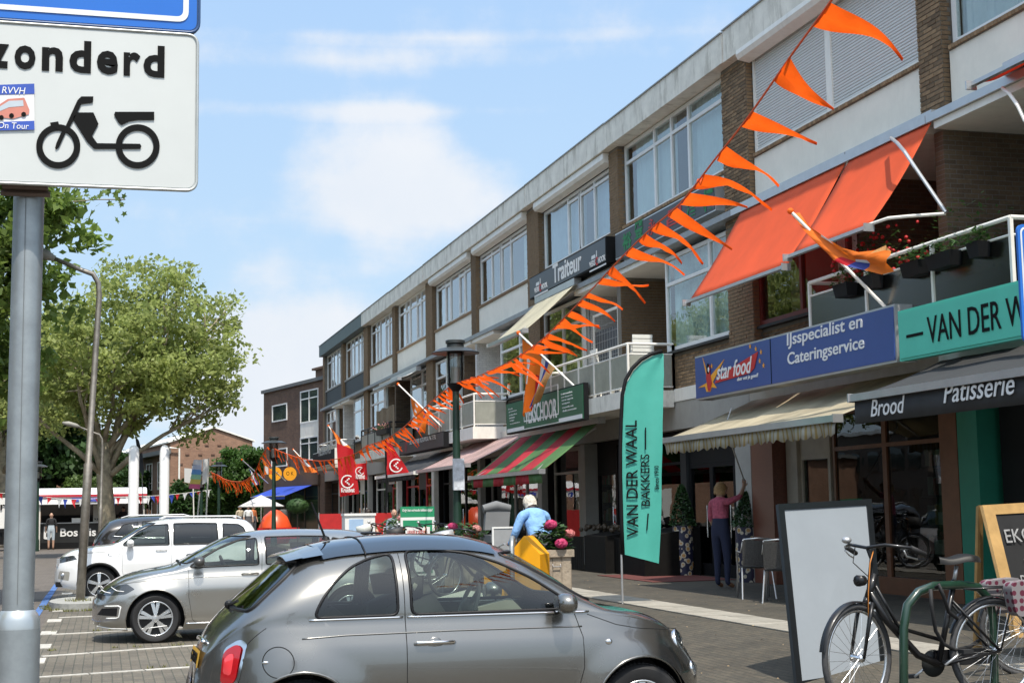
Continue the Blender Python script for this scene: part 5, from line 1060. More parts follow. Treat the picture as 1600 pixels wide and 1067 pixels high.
for x in golf['wheels']:
    for sg in (-1, 1): c.arch(x, .325, .385, sg)
for sg in (-1, 1):
    c.window([(2.08, 1.005), (2.10, 1.36), (2.34, 1.33), (2.62, 1.22), (2.98, 1.02), (3.0, .985)], 1, sg, CARGL, name='front_window', rnd=.03)
    c.window([(1.12, 1.02), (1.12, 1.365), (1.5, 1.375), (1.98, 1.37), (1.98, 1.005)], 1, sg, CARGL, name='rear_door_window', rnd=.03)
    c.window([(.66, 1.05), (.80, 1.24), (.90, 1.31), (1.05, 1.345), (1.05, 1.03)], 1, sg, CARGL, name='quarter_window', rnd=.03)
    c.line([(3.02, .95), (3.02, .6), (2.97, .3), (2.9, .24), (2.05, .24), (2.04, .9), (2.03, 1.38)], .003, SEAM, 'front_door_seam', sg, -.001); c.line([(2.03, .3), (1.3, .3), (1.1, .6), (1.05, .95)], .003, SEAM, 'rear_door_seam', sg, -.001)
    c.line([(3.95, .79), (3.4, .84), (2.6, .86), (1.0, .87), (.3, .89)], .005, SP, 'shoulder_crease', sg, .001); c.line([(1.2, .25), (3.05, .25)], .010, CHROME, 'sill_strip', sg, .006)
c.window([(-.62, 1.06), (-.48, 1.36), (.48, 1.36), (.62, 1.06)], 0, -1, CARGLD, name='rear_window', rnd=.04); c.window([(-.72, 1.04), (-.56, 1.385), (.56, 1.385), (.72, 1.04)], 0, 1, CARGL, name='windscreen', rnd=.04)
HL_ = rounded([(3.72, .72), (3.84, .655), (4.16, .625), (4.24, .66), (4.20, .70), (4.02, .765), (3.82, .79)], .02)
for sg in (-1, 1):
    o = c.cut(HL_, 1, sg); c.build(o, 'headlight', HBOWL if False else mat('smoked_headlight', (.03, .035, .04), .08, var=.3, vs=12, coat=1), smooth=True)
    c.line([(3.86, .69), (3.95, .70), (4.02, .745)], .006, LW, 'light_bar', sg, .004, step=.03); c.line([(4.03, .67), (4.10, .68), (4.15, .71)], .006, LW, 'light_bar', sg, .004, step=.03)
    c.line([(4.10, .50), (3.93, .505), (3.90, .49), (3.92, .36), (3.95, .345), (4.08, .34)], .009, WHITE2, 'bumper_light_strip', sg, .004, step=.03)
    o = c.cut([(3.95, .37), (3.94, .48), (4.14, .47), (4.2, .38)], 1, sg); c.build(o, 'bumper_grille', TRIM)
    c.line([(3.3, .23), (3.6, .20), (4.0, .205), (4.2, .23)], .006, WHITE2, 'lower_strip', sg, .004)
b = c.finish()
for x in golf['wheels']:
    for sg in (-1, 1): c.wheel(x, sg, 5, .225, 'split')
c.mirror(2.86, 1.0, mat('grey_mirror_cap', (.09, .09, .09), .3, metal=.4), 1); c.mirror(2.86, 1.0, mat('grey_mirror_cap'), -1); c.handle(2.2, .88, SP, 1); c.handle(1.3, .89, SP, 1)
c.line([(3.1, -.6), (3.12, .6)], .014, TRIM, 'wiper_cowl', -1, .01, how='top'); c.build(MB().box(4.14, 4.20, -.55, .55, .60, .66), 'grille', TRIM); c.build(MB().box(.0, .3, -.45, .45, 1.375, 1.40), 'roof_spoiler', TRIM).location = (.30, 0, .0)
c.build(MB().box(.6, 3.05, -.75, .75, .25, .32).box(2.75, 3.0, -.72, .72, .32, .93), 'cabin_floor', INT); c.seats((1.95, 1.15), 1.27, mat('grey_seat', (.10, .10, .10), .8)); ctr = Vector((2.5, .37, .95))
c.build(MB().tube([ctr + (Bq * cos(2 * pi * i / 20) + Cq * sin(2 * pi * i / 20)) * .18 for i in range(20)], .016, closed=True), 'steering_wheel', INT)
for sg in (-1, 1):
    pts = [c.end(sg * (.62 + a), .82 + b_, -1, .01) for a, b_ in ((-.18, -.05), (-.18, .05), (.12, .08), (.16, 0), (.12, -.06))]; c.build(MB().add(pts, [(0, 1, 2, 3, 4)]), 'tail_light', TAILR)

# --- white compact off-roader, third
WP = paint('white_car_paint', (.74, .75, .76), .0, .22)
suz = dict(L=4.175, W=1.775, paint=WP, wr=.34, wheels=(.80, 3.30), n=3.1, m=2.8, pr=4, pf=3.4, ar=.5, af=.8, flare=.03, lip=.028, lipm=TRIM,
    top=[(0, .9), (.06, 1.1), (.14, 1.3), (.25, 1.48), (.4, 1.56), (.8, 1.60), (1.6, 1.612), (2.1, 1.59), (2.4, 1.52), (2.7, 1.35), (2.95, 1.19), (3.05, 1.12), (3.4, 1.085), (3.8, 1.03), (4.0, .96), (4.12, .85), (4.175, .7)],
    belt=[(0, .85), (.12, 1.0), (.5, 1.06), (1.2, 1.05), (2.9, 1.03), (3.1, 1.0), (3.6, .95), (3.95, .87), (4.175, .62)],
    bot=[(0, .36), (.5, .28), (1, .22), (3.0, .22), (3.8, .25), (4.175, .32)], side=[(0, 0), (.3, .0), (.6, .008), (.8, .0), (1, -.02)],
    fp=[(.2, -.1), (.4, 0), (.6, .0), (.8, -.03), (.95, -.08), (1.1, -.14)], rp=[(.2, .05), (.5, 0), (1.0, .03), (1.4, .05)])
c = Car(suz, 'white compact off roader parked facing left behind the leaning lamp pole', (3.22, 31.55, 0), radians(180))
for x in suz['wheels']:
    for sg in (-1, 1): c.arch(x, .34, .41, sg)
for sg in (-1, 1):
    c.window([(1.95, 1.09), (1.97, 1.50), (2.3, 1.48), (2.55, 1.36), (2.84, 1.13), (2.84, 1.09)], 1, sg, CARGL, name='front_window', rnd=.03)
    c.window([(.98, 1.09), (1.0, 1.50), (1.5, 1.515), (1.86, 1.51), (1.86, 1.09)], 1, sg, CARGLD, name='rear_door_window', rnd=.03)
    c.window([(.38, 1.16), (.46, 1.40), (.56, 1.47), (.88, 1.49), (.88, 1.12)], 1, sg, CARGLD, name='quarter_window', rnd=.03)
    c.line([(2.86, 1.06), (2.86, .6), (2.80, .36), (1.92, .36), (1.9, 1.05), (1.91, 1.52)], .003, SEAM, 'door_seam', sg, -.001); c.line([(3.05, .98), (3.5, .96), (3.9, .88)], .004, SEAM, 'bonnet_seam', sg, 0)
    o = c.cut(rounded([(3.72, .84), (4.08, .76), (4.15, .80), (4.08, .88), (3.80, .92)], .02), 1, sg); c.build(o, 'headlight', mat('smoked_headlight'), smooth=True)
    c.line([(2.92, .92), (3.12, .94), (3.14, .905), (2.94, .89), (2.92, .92)], .010, CHROME, 'fender_vent', sg, .004, step=.03)
    o = c.cut(rounded([(3.88, .42), (3.86, .60), (4.06, .62), (4.10, .46)], .03), 1, sg); c.build(o, 'fog_lamp_recess', GREYP, smooth=True); q = c.side(3.99, .53, sg, .0); c.build(MB().ball(q, .05, 8, sq=(1, .5, 1)), 'fog_lamp', HBOWL)
    c.line([(1.2, .27), (2.9, .27)], .03, TRIM, 'sill_cladding', sg, .0)
c.window([(-.70, 1.15), (-.56, 1.52), (.56, 1.52), (.70, 1.15)], 0, 1, CARGL, name='windscreen', rnd=.04); c.window([(-.6, 1.1), (-.5, 1.45), (.5, 1.45), (.6, 1.1)], 0, -1, CARGLD, name='rear_window', rnd=.04)
b = c.finish()
for x in suz['wheels']:
    for sg in (-1, 1): c.wheel(x, sg, 5, .225, 'five')
c.mirror(2.68, 1.08, WP, 1); c.mirror(2.68, 1.08, WP, -1); c.handle(2.1, .98, WP, 1); c.handle(1.15, .98, WP, 1)
c.build(MB().box(4.06, 4.12, -.6, .6, .70, .86), 'grille', CHROME); c.build(MB().box(4.0, 4.13, -.7, .7, .30, .40), 'lower_bumper', TRIM)
for y in (-.6, .6): c.build(MB().tube([(.5, y, 1.60), (.6, y, 1.64), (2.0, y, 1.65), (2.1, y, 1.60)], .014), 'roof_rail', ALU)
c.build(MB().box(.6, 2.9, -.75, .75, .3, .36).box(2.6, 2.85, -.7, .7, .36, 1.0), 'cabin_floor', INT); c.seats((1.8, 1.0), 1.36, mat('grey_seat')); ctr = Vector((2.35, .37, 1.05))

# --- dark off-roader with its tail to the road
DP = paint('dark_brown_paint', (.035, .032, .032), .5, .25)
suv = dict(L=4.45, W=1.84, paint=DP, wr=.35, wheels=(.85, 3.5), n=3.0, m=2.6, pr=3.6, pf=3.2, ar=.55, af=.9, flare=.025, lip=.02, lipm=TRIM,
    top=[(0, .95), (.05, 1.12), (.15, 1.30), (.3, 1.46), (.45, 1.57), (.7, 1.63), (1.6, 1.67), (2.3, 1.62), (2.7, 1.45), (3.1, 1.2), (3.25, 1.12), (3.8, 1.05), (4.2, .95), (4.38, .82), (4.45, .7)],
    belt=[(0, .9), (.15, 1.05), (.5, 1.12), (1.2, 1.10), (3.1, 1.04), (3.5, 1.0), (4.1, .9), (4.45, .6)],
    bot=[(0, .42), (.5, .28), (1, .22), (3.4, .22), (4.45, .32)], side=[(0, 0), (.3, .0), (.6, .008), (.8, .0), (1, -.02)],
    fp=[(.2, -.1), (.4, 0), (.8, -.03), (1.1, -.14)], rp=[(.2, .04), (.5, -.02), (.8, .02), (1.3, .05)])
c = Car(suv, 'dark brown off roader parked tail first behind the white one', (-.30, 38.2, 0), radians(0))
for x in suv['wheels']:
    for sg in (-1, 1): c.arch(x, .35, .42, sg)
for sg in (-1, 1):
    c.window([(.55, 1.22), (.75, 1.46), (1.1, 1.52), (1.1, 1.17)], 1, sg, CARGLD, name='quarter_window', rnd=.03); c.window([(1.2, 1.16), (1.2, 1.53), (2.0, 1.54), (2.0, 1.14)], 1, sg, CARGLD, name='rear_door_window', rnd=.03); c.window([(2.1, 1.14), (2.1, 1.53), (2.5, 1.46), (3.0, 1.15)], 1, sg, CARGLD, name='front_window', rnd=.03)
    c.line([(.50, 1.19), (1.2, 1.13), (3.05, 1.11)], .010, CHROME, 'chrome_strip', sg, .006)
    pts = [c.side(a, b_, sg, .006) for a, b_ in ((.02, .92), (.06, 1.02), (.55, 1.06), (.62, 1.02), (.3, .93))]; c.build(MB().add(pts, [(0, 1, 2, 3, 4)]), 'tail_light', TAILR)
    pts = [c.end(sg * a, b_, -1, .01) for a, b_ in ((.45, .92), (.45, 1.0), (.80, 1.04), (.84, .92))]; c.build(MB().add(pts, [(0, 1, 2, 3)]), 'tail_lamp', TAILR)
c.window([(-.62, 1.14), (-.50, 1.48), (.50, 1.48), (.62, 1.14)], 0, -1, CARGLD, name='rear_window', rnd=.04); c.window([(-.70, 1.15), (-.56, 1.52), (.56, 1.52), (.70, 1.15)], 0, 1, CARGL, name='windscreen', rnd=.04)
b = c.finish()
for x in suv['wheels']:
    for sg in (-1, 1): c.wheel(x, sg, 5, .23, 'five')
c.build(MB().tube([(.7, -.66, 1.62), (.9, -.66, 1.68), (2.2, -.66, 1.68), (2.4, -.66, 1.62)], .016), 'roof_rail', ALU); c.build(MB().box(-.02, .02, -.26, .26, .70, .81), 'licence_plate', PLATE); c.mirror(2.85, 1.12, DP, -1)
c.build(MB().box(.6, 2.9, -.75, .75, .3, .36), 'cabin_floor', INT); c.seats((1.8, 1.0), 1.36, INT)
# tail of one more white car seen left of the far lamp
# ------------------------------------------------------------------ trees
BARK = mat('plane_bark', (.27, .23, .16), .9, var=.45, vs=3.5, bump=.4, bs=9); BARKD = mat('dark_bark', (.07, .055, .04), .95, var=.3, vs=6, bump=.4, bs=12)
def leafmat(name, col, tr=.45, var=.45):
    if name in _mats: return _mats[name]
    m = mat(name, col, .5, var=var, vs=1.1, trans=tr, spec=.35); return m
LF1 = leafmat('plane_leaves', (.32, .37, .115), .6); LF2 = leafmat('near_plane_leaves', (.15, .22, .045), .55); LF3 = leafmat('dark_leaves', (.035, .075, .018), .4); LF4 = leafmat('hedge_leaves', (.075, .12, .025), .3)
def tree(label, base, h0, tr, ells, nclump, nleaf, lsize, lm, bark, seed, limbs=9, csp=.55, name='tree', cat='tree', nsub=4):
    rng = np.random.default_rng(seed); t = thing(name, label, cat, base); B = Vector(base); tb = MB()
    lean = Vector((rng.uniform(-.3, .3), rng.uniform(-.3, .3), h0)); top = B + lean
    tb.tube([B + Vector((0, 0, -.1)), B + Vector((0, 0, .25)), B + lean * .3 + Vector((.04, 0, 0)), B + lean * .7, top], [tr * 1.5, tr * 1.1, tr * .95, tr * .85, tr * .7], 12)
    # clump centres in the crown's ellipsoids, pushed outwards
    cs = []; w_ = np.array([e[3] * e[4] * e[5] for e in ells]); w_ = w_ / w_.sum()
    while len(cs) < nclump:
        e = ells[rng.choice(len(ells), p=w_)]; d = rng.normal(size=3); d /= np.linalg.norm(d); r = rng.random() ** .38; cs.append([e[0] + d[0] * e[3] * r, e[1] + d[1] * e[4] * r, e[2] + d[2] * e[5] * r])
    cs = np.array(cs)
    ctr = np.array([sum(e[i] * w for e, w in zip(ells, w_)) for i in range(3)])
    tg = cs[rng.choice(len(cs), limbs, replace=False)]
    for g in tg:
        s0 = B + lean * rng.uniform(.55, 1.0); g = Vector(g); mid = s0.lerp(g, .45) + Vector((rng.uniform(-.4, .4), rng.uniform(-.4, .4), rng.uniform(-.2, .7))) * (g - s0).length * .12
        tb.tube([s0, s0.lerp(mid, .5) + Vector((0, 0, .1)), mid, mid.lerp(g, .6), g], [tr * .36, tr * .30, tr * .22, tr * .13, tr * .04], 7)
        near = cs[np.argsort(np.linalg.norm(cs - np.array(g), axis=1))[:nsub]]
        for q in near:
            q = Vector(q); s1 = mid.lerp(g, rng.uniform(.1, .9)); m2 = s1.lerp(q, .5) + Vector((rng.uniform(-.2, .2),) * 3); tb.tube([s1, m2, q], [tr * .13, tr * .08, tr * .02], 5)
    tb.build('trunk', bark, t, smooth=True)
    k = nleaf // nclump; per = rng.normal(size=(nclump, k, 3)); per /= np.linalg.norm(per, axis=2, keepdims=True); rad = rng.random((nclump, k, 1)) ** .5 * csp * rng.uniform(.6, 1.35, (nclump, 1, 1)); per = per * rad * np.array([1, 1, .72]); c = (cs[:, None, :] + per).reshape(-1, 3); n = len(c)
    a = rng.normal(size=(n, 3)); a /= np.linalg.norm(a, axis=1, keepdims=True); up = rng.normal(size=(n, 3)) * .9 + np.array([0, 0, .9]); b = np.cross(a, up); b /= np.linalg.norm(b, axis=1, keepdims=True) + 1e-9; s_ = lsize * rng.uniform(.55, 1.2, (n, 1)); nn = np.cross(a, b)
    v = np.stack([c - a * s_, c - b * s_ * .62 + nn * s_ * .18, c + a * s_, c + b * s_ * .62 + nn * s_ * .18], 1).reshape(-1, 3) - np.array(base)
    me = bpy.data.meshes.new('crown'); me.vertices.add(n * 4); me.vertices.foreach_set('co', v.astype('f').ravel()); me.loops.add(n * 4); me.loops.foreach_set('vertex_index', np.arange(n * 4)); me.polygons.add(n); me.polygons.foreach_set('loop_start', np.arange(n) * 4); me.polygons.foreach_set('loop_total', np.full(n, 4)); me.materials.append(lm); me.update(); me.validate()
    o = bpy.data.objects.new('crown', me); COL.objects.link(o); o.parent = t; o['kind'] = 'stuff'; return t
tp = tree('large plane tree with pale patchy bark and a wide airy crown beside the white pylons', (.15, 62, 0), 4.6, .36, [(1.4, 62, 8.6, 4.2, 3.8, 3.6), (-1.6, 62, 7.6, 3.0, 3.4, 3.0), (3.2, 61.5, 7.0, 2.4, 2.6, 2.2)], 400, 29000, .125, LF1, BARK, 3, limbs=13, csp=.70, nsub=9)
tn = tree('near plane tree reaching in from the left edge behind the traffic sign pole', (-6.2, 30.5, 0), 3.4, .35, [(-4.4, 30, 7.6, 4.0, 3.6, 3.2), (-3.3, 30, 6.0, 2.4, 2.6, 2.3), (-3.2, 30, 4.3, 1.9, 2.2, 1.5), (-1.9, 30.5, 6.2, 1.25, 1.8, 2.0)], 430, 40000, .115, LF2, BARK, 5, limbs=20, csp=.5)
# sprig reaching out beneath the sign plate
tg = MB(); rng = np.random.default_rng(9); B0 = Yp(60, 318, 29); pp_ = [B0, Yp(110, 316, 29), Yp(150, 312, 29), Yp(196, 312, 29)]; tg.tube(pp_, .012, 5).build('twig', BARK, tn)
lf = MB()
for i in range(46):
    p = Yp(rng.uniform(80, 196), rng.uniform(296, 345) if i % 3 else rng.uniform(296, 318), 29 + rng.uniform(-.3, .3)); a = Vector(rng.normal(size=3)).normalized(); b_ = a.orthogonal().normalized(); s_ = rng.uniform(.06, .11); m5 = []
    for k in range(10): rr = s_ * (1 if k % 2 == 0 else .5); m5.append(p + a * rr * cos(k * .628) + b_ * rr * sin(k * .628))
    lf.add(m5, [tuple(range(10))])
lf.build('leaves', LF2, tn, kind='stuff')
tree('dark green tree mass behind the fish stall at the left edge', (-5.5, 104, 0), 4, .5, [(-6, 104, 8, 5.2, 4, 5.6), (-2.6, 103, 5.6, 2.6, 3, 3.4), (-11, 104, 9, 4.5, 4, 5)], 420, 30000, .30, LF3, BARKD, 11, limbs=8, csp=1.0)
tree('rounded light green tree with a bushy top behind the fish stall roof', (-.9, 96, 0), 1.5, .2, [(-.9, 96, 2.5, 2.0, 1.8, 1.5)], 160, 16000, .13, LF4, BARKD, 13, limbs=5, csp=.45)
tree('dark leafy tree left of the trunk of the plane tree', (1.0, 108, 0), 3, .3, [(-.5, 108, 4.4, 2.0, 3, 2.6), (1.4, 108, 3.4, 1.8, 3, 1.8)], 200, 16000, .2, LF3, BARKD, 17, limbs=6, csp=.7)
tree('bright green tree between the gable house and the brown building', (8.3, 92, 0), 2.2, .2, [(8.6, 92, 3.9, 2.2, 2.0, 2.0), (7.2, 92, 3.2, 1.5, 1.8, 1.5)], 240, 22000, .13, leafmat('mid_leaves', (.055, .115, .022)), BARKD, 19, limbs=8, csp=.5)
tree('dark climbing greenery in front of the gable wall', (5.4, 97.5, 0), 1.2, .15, [(5.2, 97.5, 2.2, 1.8, .9, 2.0), (7.2, 97.5, 1.8, 2.2, .9, 1.6), (9.6, 98, 1.7, 1.6, .9, 1.5)], 260, 22000, .13, leafmat('shrub_leaves', (.032, .075, .016), .3), BARKD, 23, limbs=8, csp=.5, name='shrub', cat='shrub')
for i, (x, y, r_, s_, lab) in enumerate(((-5.8, 86, 2.0, 1.2, 'tall plane tree further back, filling the gap left of the big one'), (-9.5, 66, 4.2, 1.15, 'plane tree mostly hidden behind the traffic sign pole'))):
    c_ = copy_tree(tp); c_.location = (x, y, 0); c_.rotation_euler = (0, 0, r_); c_.scale = (s_, s_, s_); c_['label'] = lab
# plane trees across the square, seen in the shop windows and car paint
src = tp
for i, (x, y, r_, s_) in enumerate(((-13, 44, 1.2, 1.0), (-15, 78, 2.6, 1.05), (-16, 100, 4.1, 1.1), (-18, 22, 5.2, 1.1), (-12, 4, .6, .95), (-24, 60, 2, 1.2))):
    c_ = copy_tree(src); c_.location = (x, y, 0); c_.rotation_euler = (0, 0, r_); c_.scale = (s_, s_, s_); c_['group'] = 'plane trees across the square outside the picture'; c_['label'] = 'plane tree across the square outside the picture, ' + ('straight across from the striped awning', 'furthest but one on the left', 'furthest of all on the left', 'behind the camera position on the left', 'nearest to the camera', 'set back in a second row')[i]
# ------------------------------------------------------------------ buildings far away
def framebox(mb, O, X, s0, s1, n0, n1, z0, z1, m=0):
    X = Vector(X).normalized(); Nn = Vector((0, 0, 1)).cross(X); O = Vector(O); return mb.obox(O + X * s0 + Nn * n0 + Vector((0, 0, z0)), X * (s1 - s0), Nn * (n1 - n0), Vector((0, 0, z1 - z0)), m)
RBR = brickmat('salmon_brick', (.30, .165, .105), (.23, .125, .08), (.22, .17, .13), axis='xz', bw=.22, rh=.07, bump=.3); RBRY = brickmat('salmon_brick_y', (.26, .16, .11), (.21, .13, .09), (.2, .17, .13), axis='yz', bw=.22, rh=.07)
def fwin(par, O, X, s0, s1, z0, z1, nm=2, tr=None, out_=.03, m=WHITE2, gl=None):
    """window on the outer side (n negative looks to the camera)"""
    f = MB(); e = .07
    framebox(f, O, X, s0, s1, out_ - .05, out_, z0, z0 + e); framebox(f, O, X, s0, s1, out_ - .05, out_, z1 - e, z1)
    for i in range(nm + 1): c_ = s0 + (s1 - s0) * i / nm; a = max(s0, c_ - e / 2 if 0 < i < nm else (c_ if i == 0 else c_ - e)); framebox(f, O, X, a, a + e, out_ - .05, out_, z0 + e, z1 - e)
    if tr: framebox(f, O, X, s0 + e, s1 - e, out_ - .05, out_ - .004, tr - .03, tr + .03)
    o = f.build('window', m, par)
    g = MB(); framebox(g, O, X, s0 + e, s1 - e, out_ - .045, out_ - .035, z0 + e, z1 - e); g.build('pane', gl or mat('far_pane', (.05, .065, .06), .06, var=.4, vs=1.5, spec=.9), o); return o
gO = Vector((4.15, 100, 0)); gX = Vector((cos(radians(8.3)), sin(radians(8.3)), 0)); wX = Vector((-sin(radians(8.3)), cos(radians(8.3)), 0))
g = thing('gable_house', 'salmon brick building with a low white edged gable and a window wing', 'building', tuple(gO))
W_ = 5.5; f = MB(); pr = [(0, 0), (W_, 0), (W_, 6.45), (W_ * .52, 7.3), (0, 6.35)]; f.prism(pr, gO, gX, FZ, 30 * 1.0); f.build('wall', RBR, g)
for (a, b_) in (((-.15, 6.33), (W_ * .52, 7.34)), ((W_ * .52, 7.34), (W_ + .15, 6.42))):
    d = Vector((b_[0] - a[0], b_[1] - a[1])); q = MB(); q.obox(gO + gX * a[0] + FZ * a[1] - wX * .12, gX * d.x + FZ * d.y, wX * 30.4, FZ * .10); q.build('roof', WHITE, g)
d_ = MB(); n = 0
for r in range(4):
    for i in range(6 - (r % 2)):
        s_ = .7 + i * .85 + (.42 if r % 2 else 0); z = 6.2 - r * .62
        if s_ < W_ - .3 and z < 6.4 - abs(s_ - W_ * .5) * .2: framebox(d_, gO, gX, s_ - .13, s_ + .13, -.06, .0, z - .05, z + .05)
d_.build('protruding_bricks', mat('darker_brick', (.18, .10, .07), .9), g, kind='stuff')  # protruding bricks in a darker brown than the wall
def wing(mb, s0, s1, n0, n1, z0, z1): return framebox(mb, gO, wX, s0, s1, n0, n1, z0, z1)
wing(MB(), 0, 30, .01, .06, 0, 5.6).build('wing_wall', RBRY, g)
q = MB(); wing(q, -.2, 30, .0, .5, 5.62, 5.9); q.build('wing_eaves', mat('slate_eaves', (.13, .14, .14), .6), g)
for i in range(6):
    for z0, z1 in ((.8, 2.5), (3.3, 5.2)): fwin(g, gO + FZ * 0, wX, 1.6 + i * 4.4, 3.9 + i * 4.4, z0, z1, 2, z0 + .5, out_=.14)
q = MB(); q.tube([gO + gX * -.1 + FZ * 6.0 - wX * .2, gO + gX * .55 + FZ * 5.95 - wX * .2, gO + gX * .55 - wX * .2 + FZ * .2], .06, 6); q.build('downpipe', WHITE, g)
# brown brick building at the end of the terrace
bO = Vector((10.8, 75.02, .3)); bX = Vector((-sin(radians(12.3)), cos(radians(12.3)), 0))
BF = brickmat('dark_brown_brick', (.15, .085, .055), (.105, .06, .042), (.12, .095, .075), axis='yz')
h = thing('brick_building', 'brown brick building with chimney closing the terrace', 'building', tuple(bO))
f = MB(); framebox(f, bO, bX, .05, 9.9, -8, .0, 0, 8.1); f.build('wall', BF, h); f = MB(); framebox(f, bO, bX, -.02, 10.05, -8.1, .12, 8.1, 8.28); f.build('roof_edge', mat('grey_edge', (.12, .12, .12), .6), h)
def sat(px, py):      # distance along the face for a photo column
    d = ray(px, py); A_ = np.array([[bX.x, -d.x], [bX.y, -d.y]]); r = np.linalg.solve(A_, [-bO.x, -bO.y]); return r[0], 1.72 + d.z * r[1] - bO.z
def bw(px0, py0, px1, py1, **k):
    s1_, z1 = sat(px0, py0); s0_, z0 = sat(px1, py1); return fwin(h, bO, bX, s0_, s1_, z0, z1, out_=.05, **k)
bw(426, 634, 449, 656, nm=1); bw(425, 702, 449, 728, nm=1); bw(470, 612, 498, 658, nm=2, tr=sat(484, 622)[1]); bw(470, 684, 498, 718, nm=2, tr=sat(484, 692)[1])
s1_, z1 = sat(470, 660); s0_, z0 = sat(498, 682); q = MB(); framebox(q, bO, bX, s0_, s1_, .0, .03, z0, z1); q.build('panel', WHITE, h)
s_, z_ = sat(468, 590); q = MB(); framebox(q, bO, bX, s_ - .8, s_ + .8, -2.2, -1.2, 8.28, 9.0); framebox(q, bO, bX, s_ - 1.0, s_ + 1.0, -2.35, -1.05, 9.0, 9.12)
for k in (-.4, 0, .4): framebox(q, bO, bX, s_ + k - .12, s_ + k + .12, -1.8, -1.6, 9.12, 9.5)
q.build('chimney', BF, h)
q = MB(); framebox(q, bO, bX, .8, 7.6, .0, .02, .05, 2.7); q.build('shop_window', mat('dark_green_glass', (.015, .03, .022), .08, var=.4, vs=1), h)
q = MB()
for s_ in (.8, 2.9, 5.2, 7.6): framebox(q, bO, bX, s_, s_ + .08, .02, .06, .05, 2.8)
framebox(q, bO, bX, .7, 7.8, .02, .14, 2.75, 3.3); q.build('shop_frame', mat('brown_fascia', (.10, .07, .05), .6), h)
q = thing('awning', 'small bright blue sloping awning on the brown brick building', 'awning', tuple(bO + bX * 3), group='awnings over the shops'); P_ = []
for (px, py) in ((437, 764), (472, 748), (468, 752)): pass
s0_, z0 = sat(437, 764); s1_, z1 = sat(474, 750); f = MB(); Nn = FZ.cross(bX); A1 = bO + bX * 1.6 + Nn * .1 + FZ * 2.75; A2 = bO + bX * 7.2 + Nn * .1 + FZ * 2.75; D_ = Nn * 1.5 - FZ * .55
f.add([A1, A2, A2 + D_, A1 + D_, A2 + D_ - FZ * .16, A1 + D_ - FZ * .16], [(0, 1, 2, 3), (3, 2, 4, 5)]); f.build('canopy', mat('royal_blue_cloth', (.02, .06, .40), .7, var=.1), q); MB().tube([A1 + D_, A2 + D_], .03).build('front_bar', ALU, q)
for i, (px, py) in enumerate(((430, 740), (453, 740))):
    p = Yp(px, py, 78); t = thing('hanging_sign', ('round yellow hanging sign nearer the far lamp', 'round yellow hanging sign right of its twin')[i], 'sign', tuple(p), group='round yellow signs'); MB().lathe([(0, -.02), (.36, -.02), (.36, .02), (0, .02)], p, 20, 0, (.2, -1, 0)).build('disc', mat('sign_yellow'), t); MB().tube([p + FZ * .3, p + FZ * .9], .015).build('wire', BLACK, t); text('O K', t, LB, p + Vector((-.2, -.06, -.08)), (1, .2, 0), FZ, h=.2, wd=.4)
# low buildings across the square (seen only as reflections)
for i in range(4):
    y = -20 + i * 42; t = thing('opposite_building', 'pale low building across the square outside the picture, ' + ('behind the camera', 'opposite the bakery', 'opposite the reed screen', 'at the far end')[i], 'building', (-42, y, 0), group='low buildings across the square'); MB().box(-52, -42, y, y + 40, 0, 7.5).build('wall', mat('pale_brick_far', (.13, .105, .085), .9), t)
    q = MB()
    for j in range(12):
        for z in (1, 4.3): q.box(-41.99, -41.9, y + 1.5 + j * 3.2, y + 3.6 + j * 3.2, z, z + 1.8)
    q.build('windows', mat('far_pane'), t, kind='stuff'); MB().box(-52.3, -41.6, y - .1, y + 40.1, 7.5, 7.8).build('roof', WHITE, t)
# far end of the street behind the stall
t = thing('far_row', 'long low brick row closing the square behind the trees', 'building', (-30, 118, 0)); MB().box(-60, 3.0, 118, 126, 0, 5.5).build('wall', RBR, t); MB().box(-60, 3.2, 117.6, 126.5, 5.5, 5.8).build('roof', mat('slate_eaves'), t)
f = MB(); [f.box(9.5 + i * 4.5, 12 + i * 4.5, 109.9, 110, .8, 2.6) for i in range(6)]
t = thing('far_house', 'low pale house with blue door glimpsed left of the brown building', 'building', (8.5, 110, 0)); MB().box(8.6, 40, 110, 120, 0, 4.2).build('wall', mat('grey_render', (.35, .34, .32), .9), t); MB().box(9.3, 10.6, 109.9, 110, .0, 2.5).build('door', mat('blue_door', (.02, .10, .35), .5), t)
# ------------------------------------------------------------------ fish stall
Ys = 79.0
t = thing('fish_stall', 'black and white fish stall with long counter and white striped canopy', 'market stall', (-.6, Ys, 0))
MB().box(-3.2, 2.0, Ys, Ys + 2.4, 0, .32).build('base', BLACK, t)
MB().box(-3.2, 1.9, Ys, Ys + .08, .32, 1.28).build('counter_front', mat('black_panel', (.02, .02, .02), .4), t); MB().box(-3.2, 1.9, Ys - .12, Ys + .5, 1.285, 1.33).build('counter_top', ALU, t)
MB().box(-3.2, 2.0, Ys + 2.3, Ys + 2.4, .32, 2.3).build('back_wall', DARK, t)
cn = MB(); cn.prism([(0, 2.25), (.04, 2.65), (.5, 3.0), (2.3, 3.1), (2.4, 2.3)], (-3.3, Ys - .7, 0), (0, 1, 0), FZ, 5.4 * -1 if False else -5.4); cn.build('canopy', mat('white_vinyl', (.75, .74, .74), .5, var=.05), t)
q = MB(); q.box(-3.3, 2.1, Ys - .74, Ys - .71, 2.62, 2.74); q.build('red_stripe', mat('stall_red', (.5, .03, .05), .6), t); q = MB(); q.box(-1.6, .4, Ys - .745, Ys - .715, 2.38, 2.55); q.build('blue_stripe', mat('stall_blue', (.08, .10, .45), .6), t)
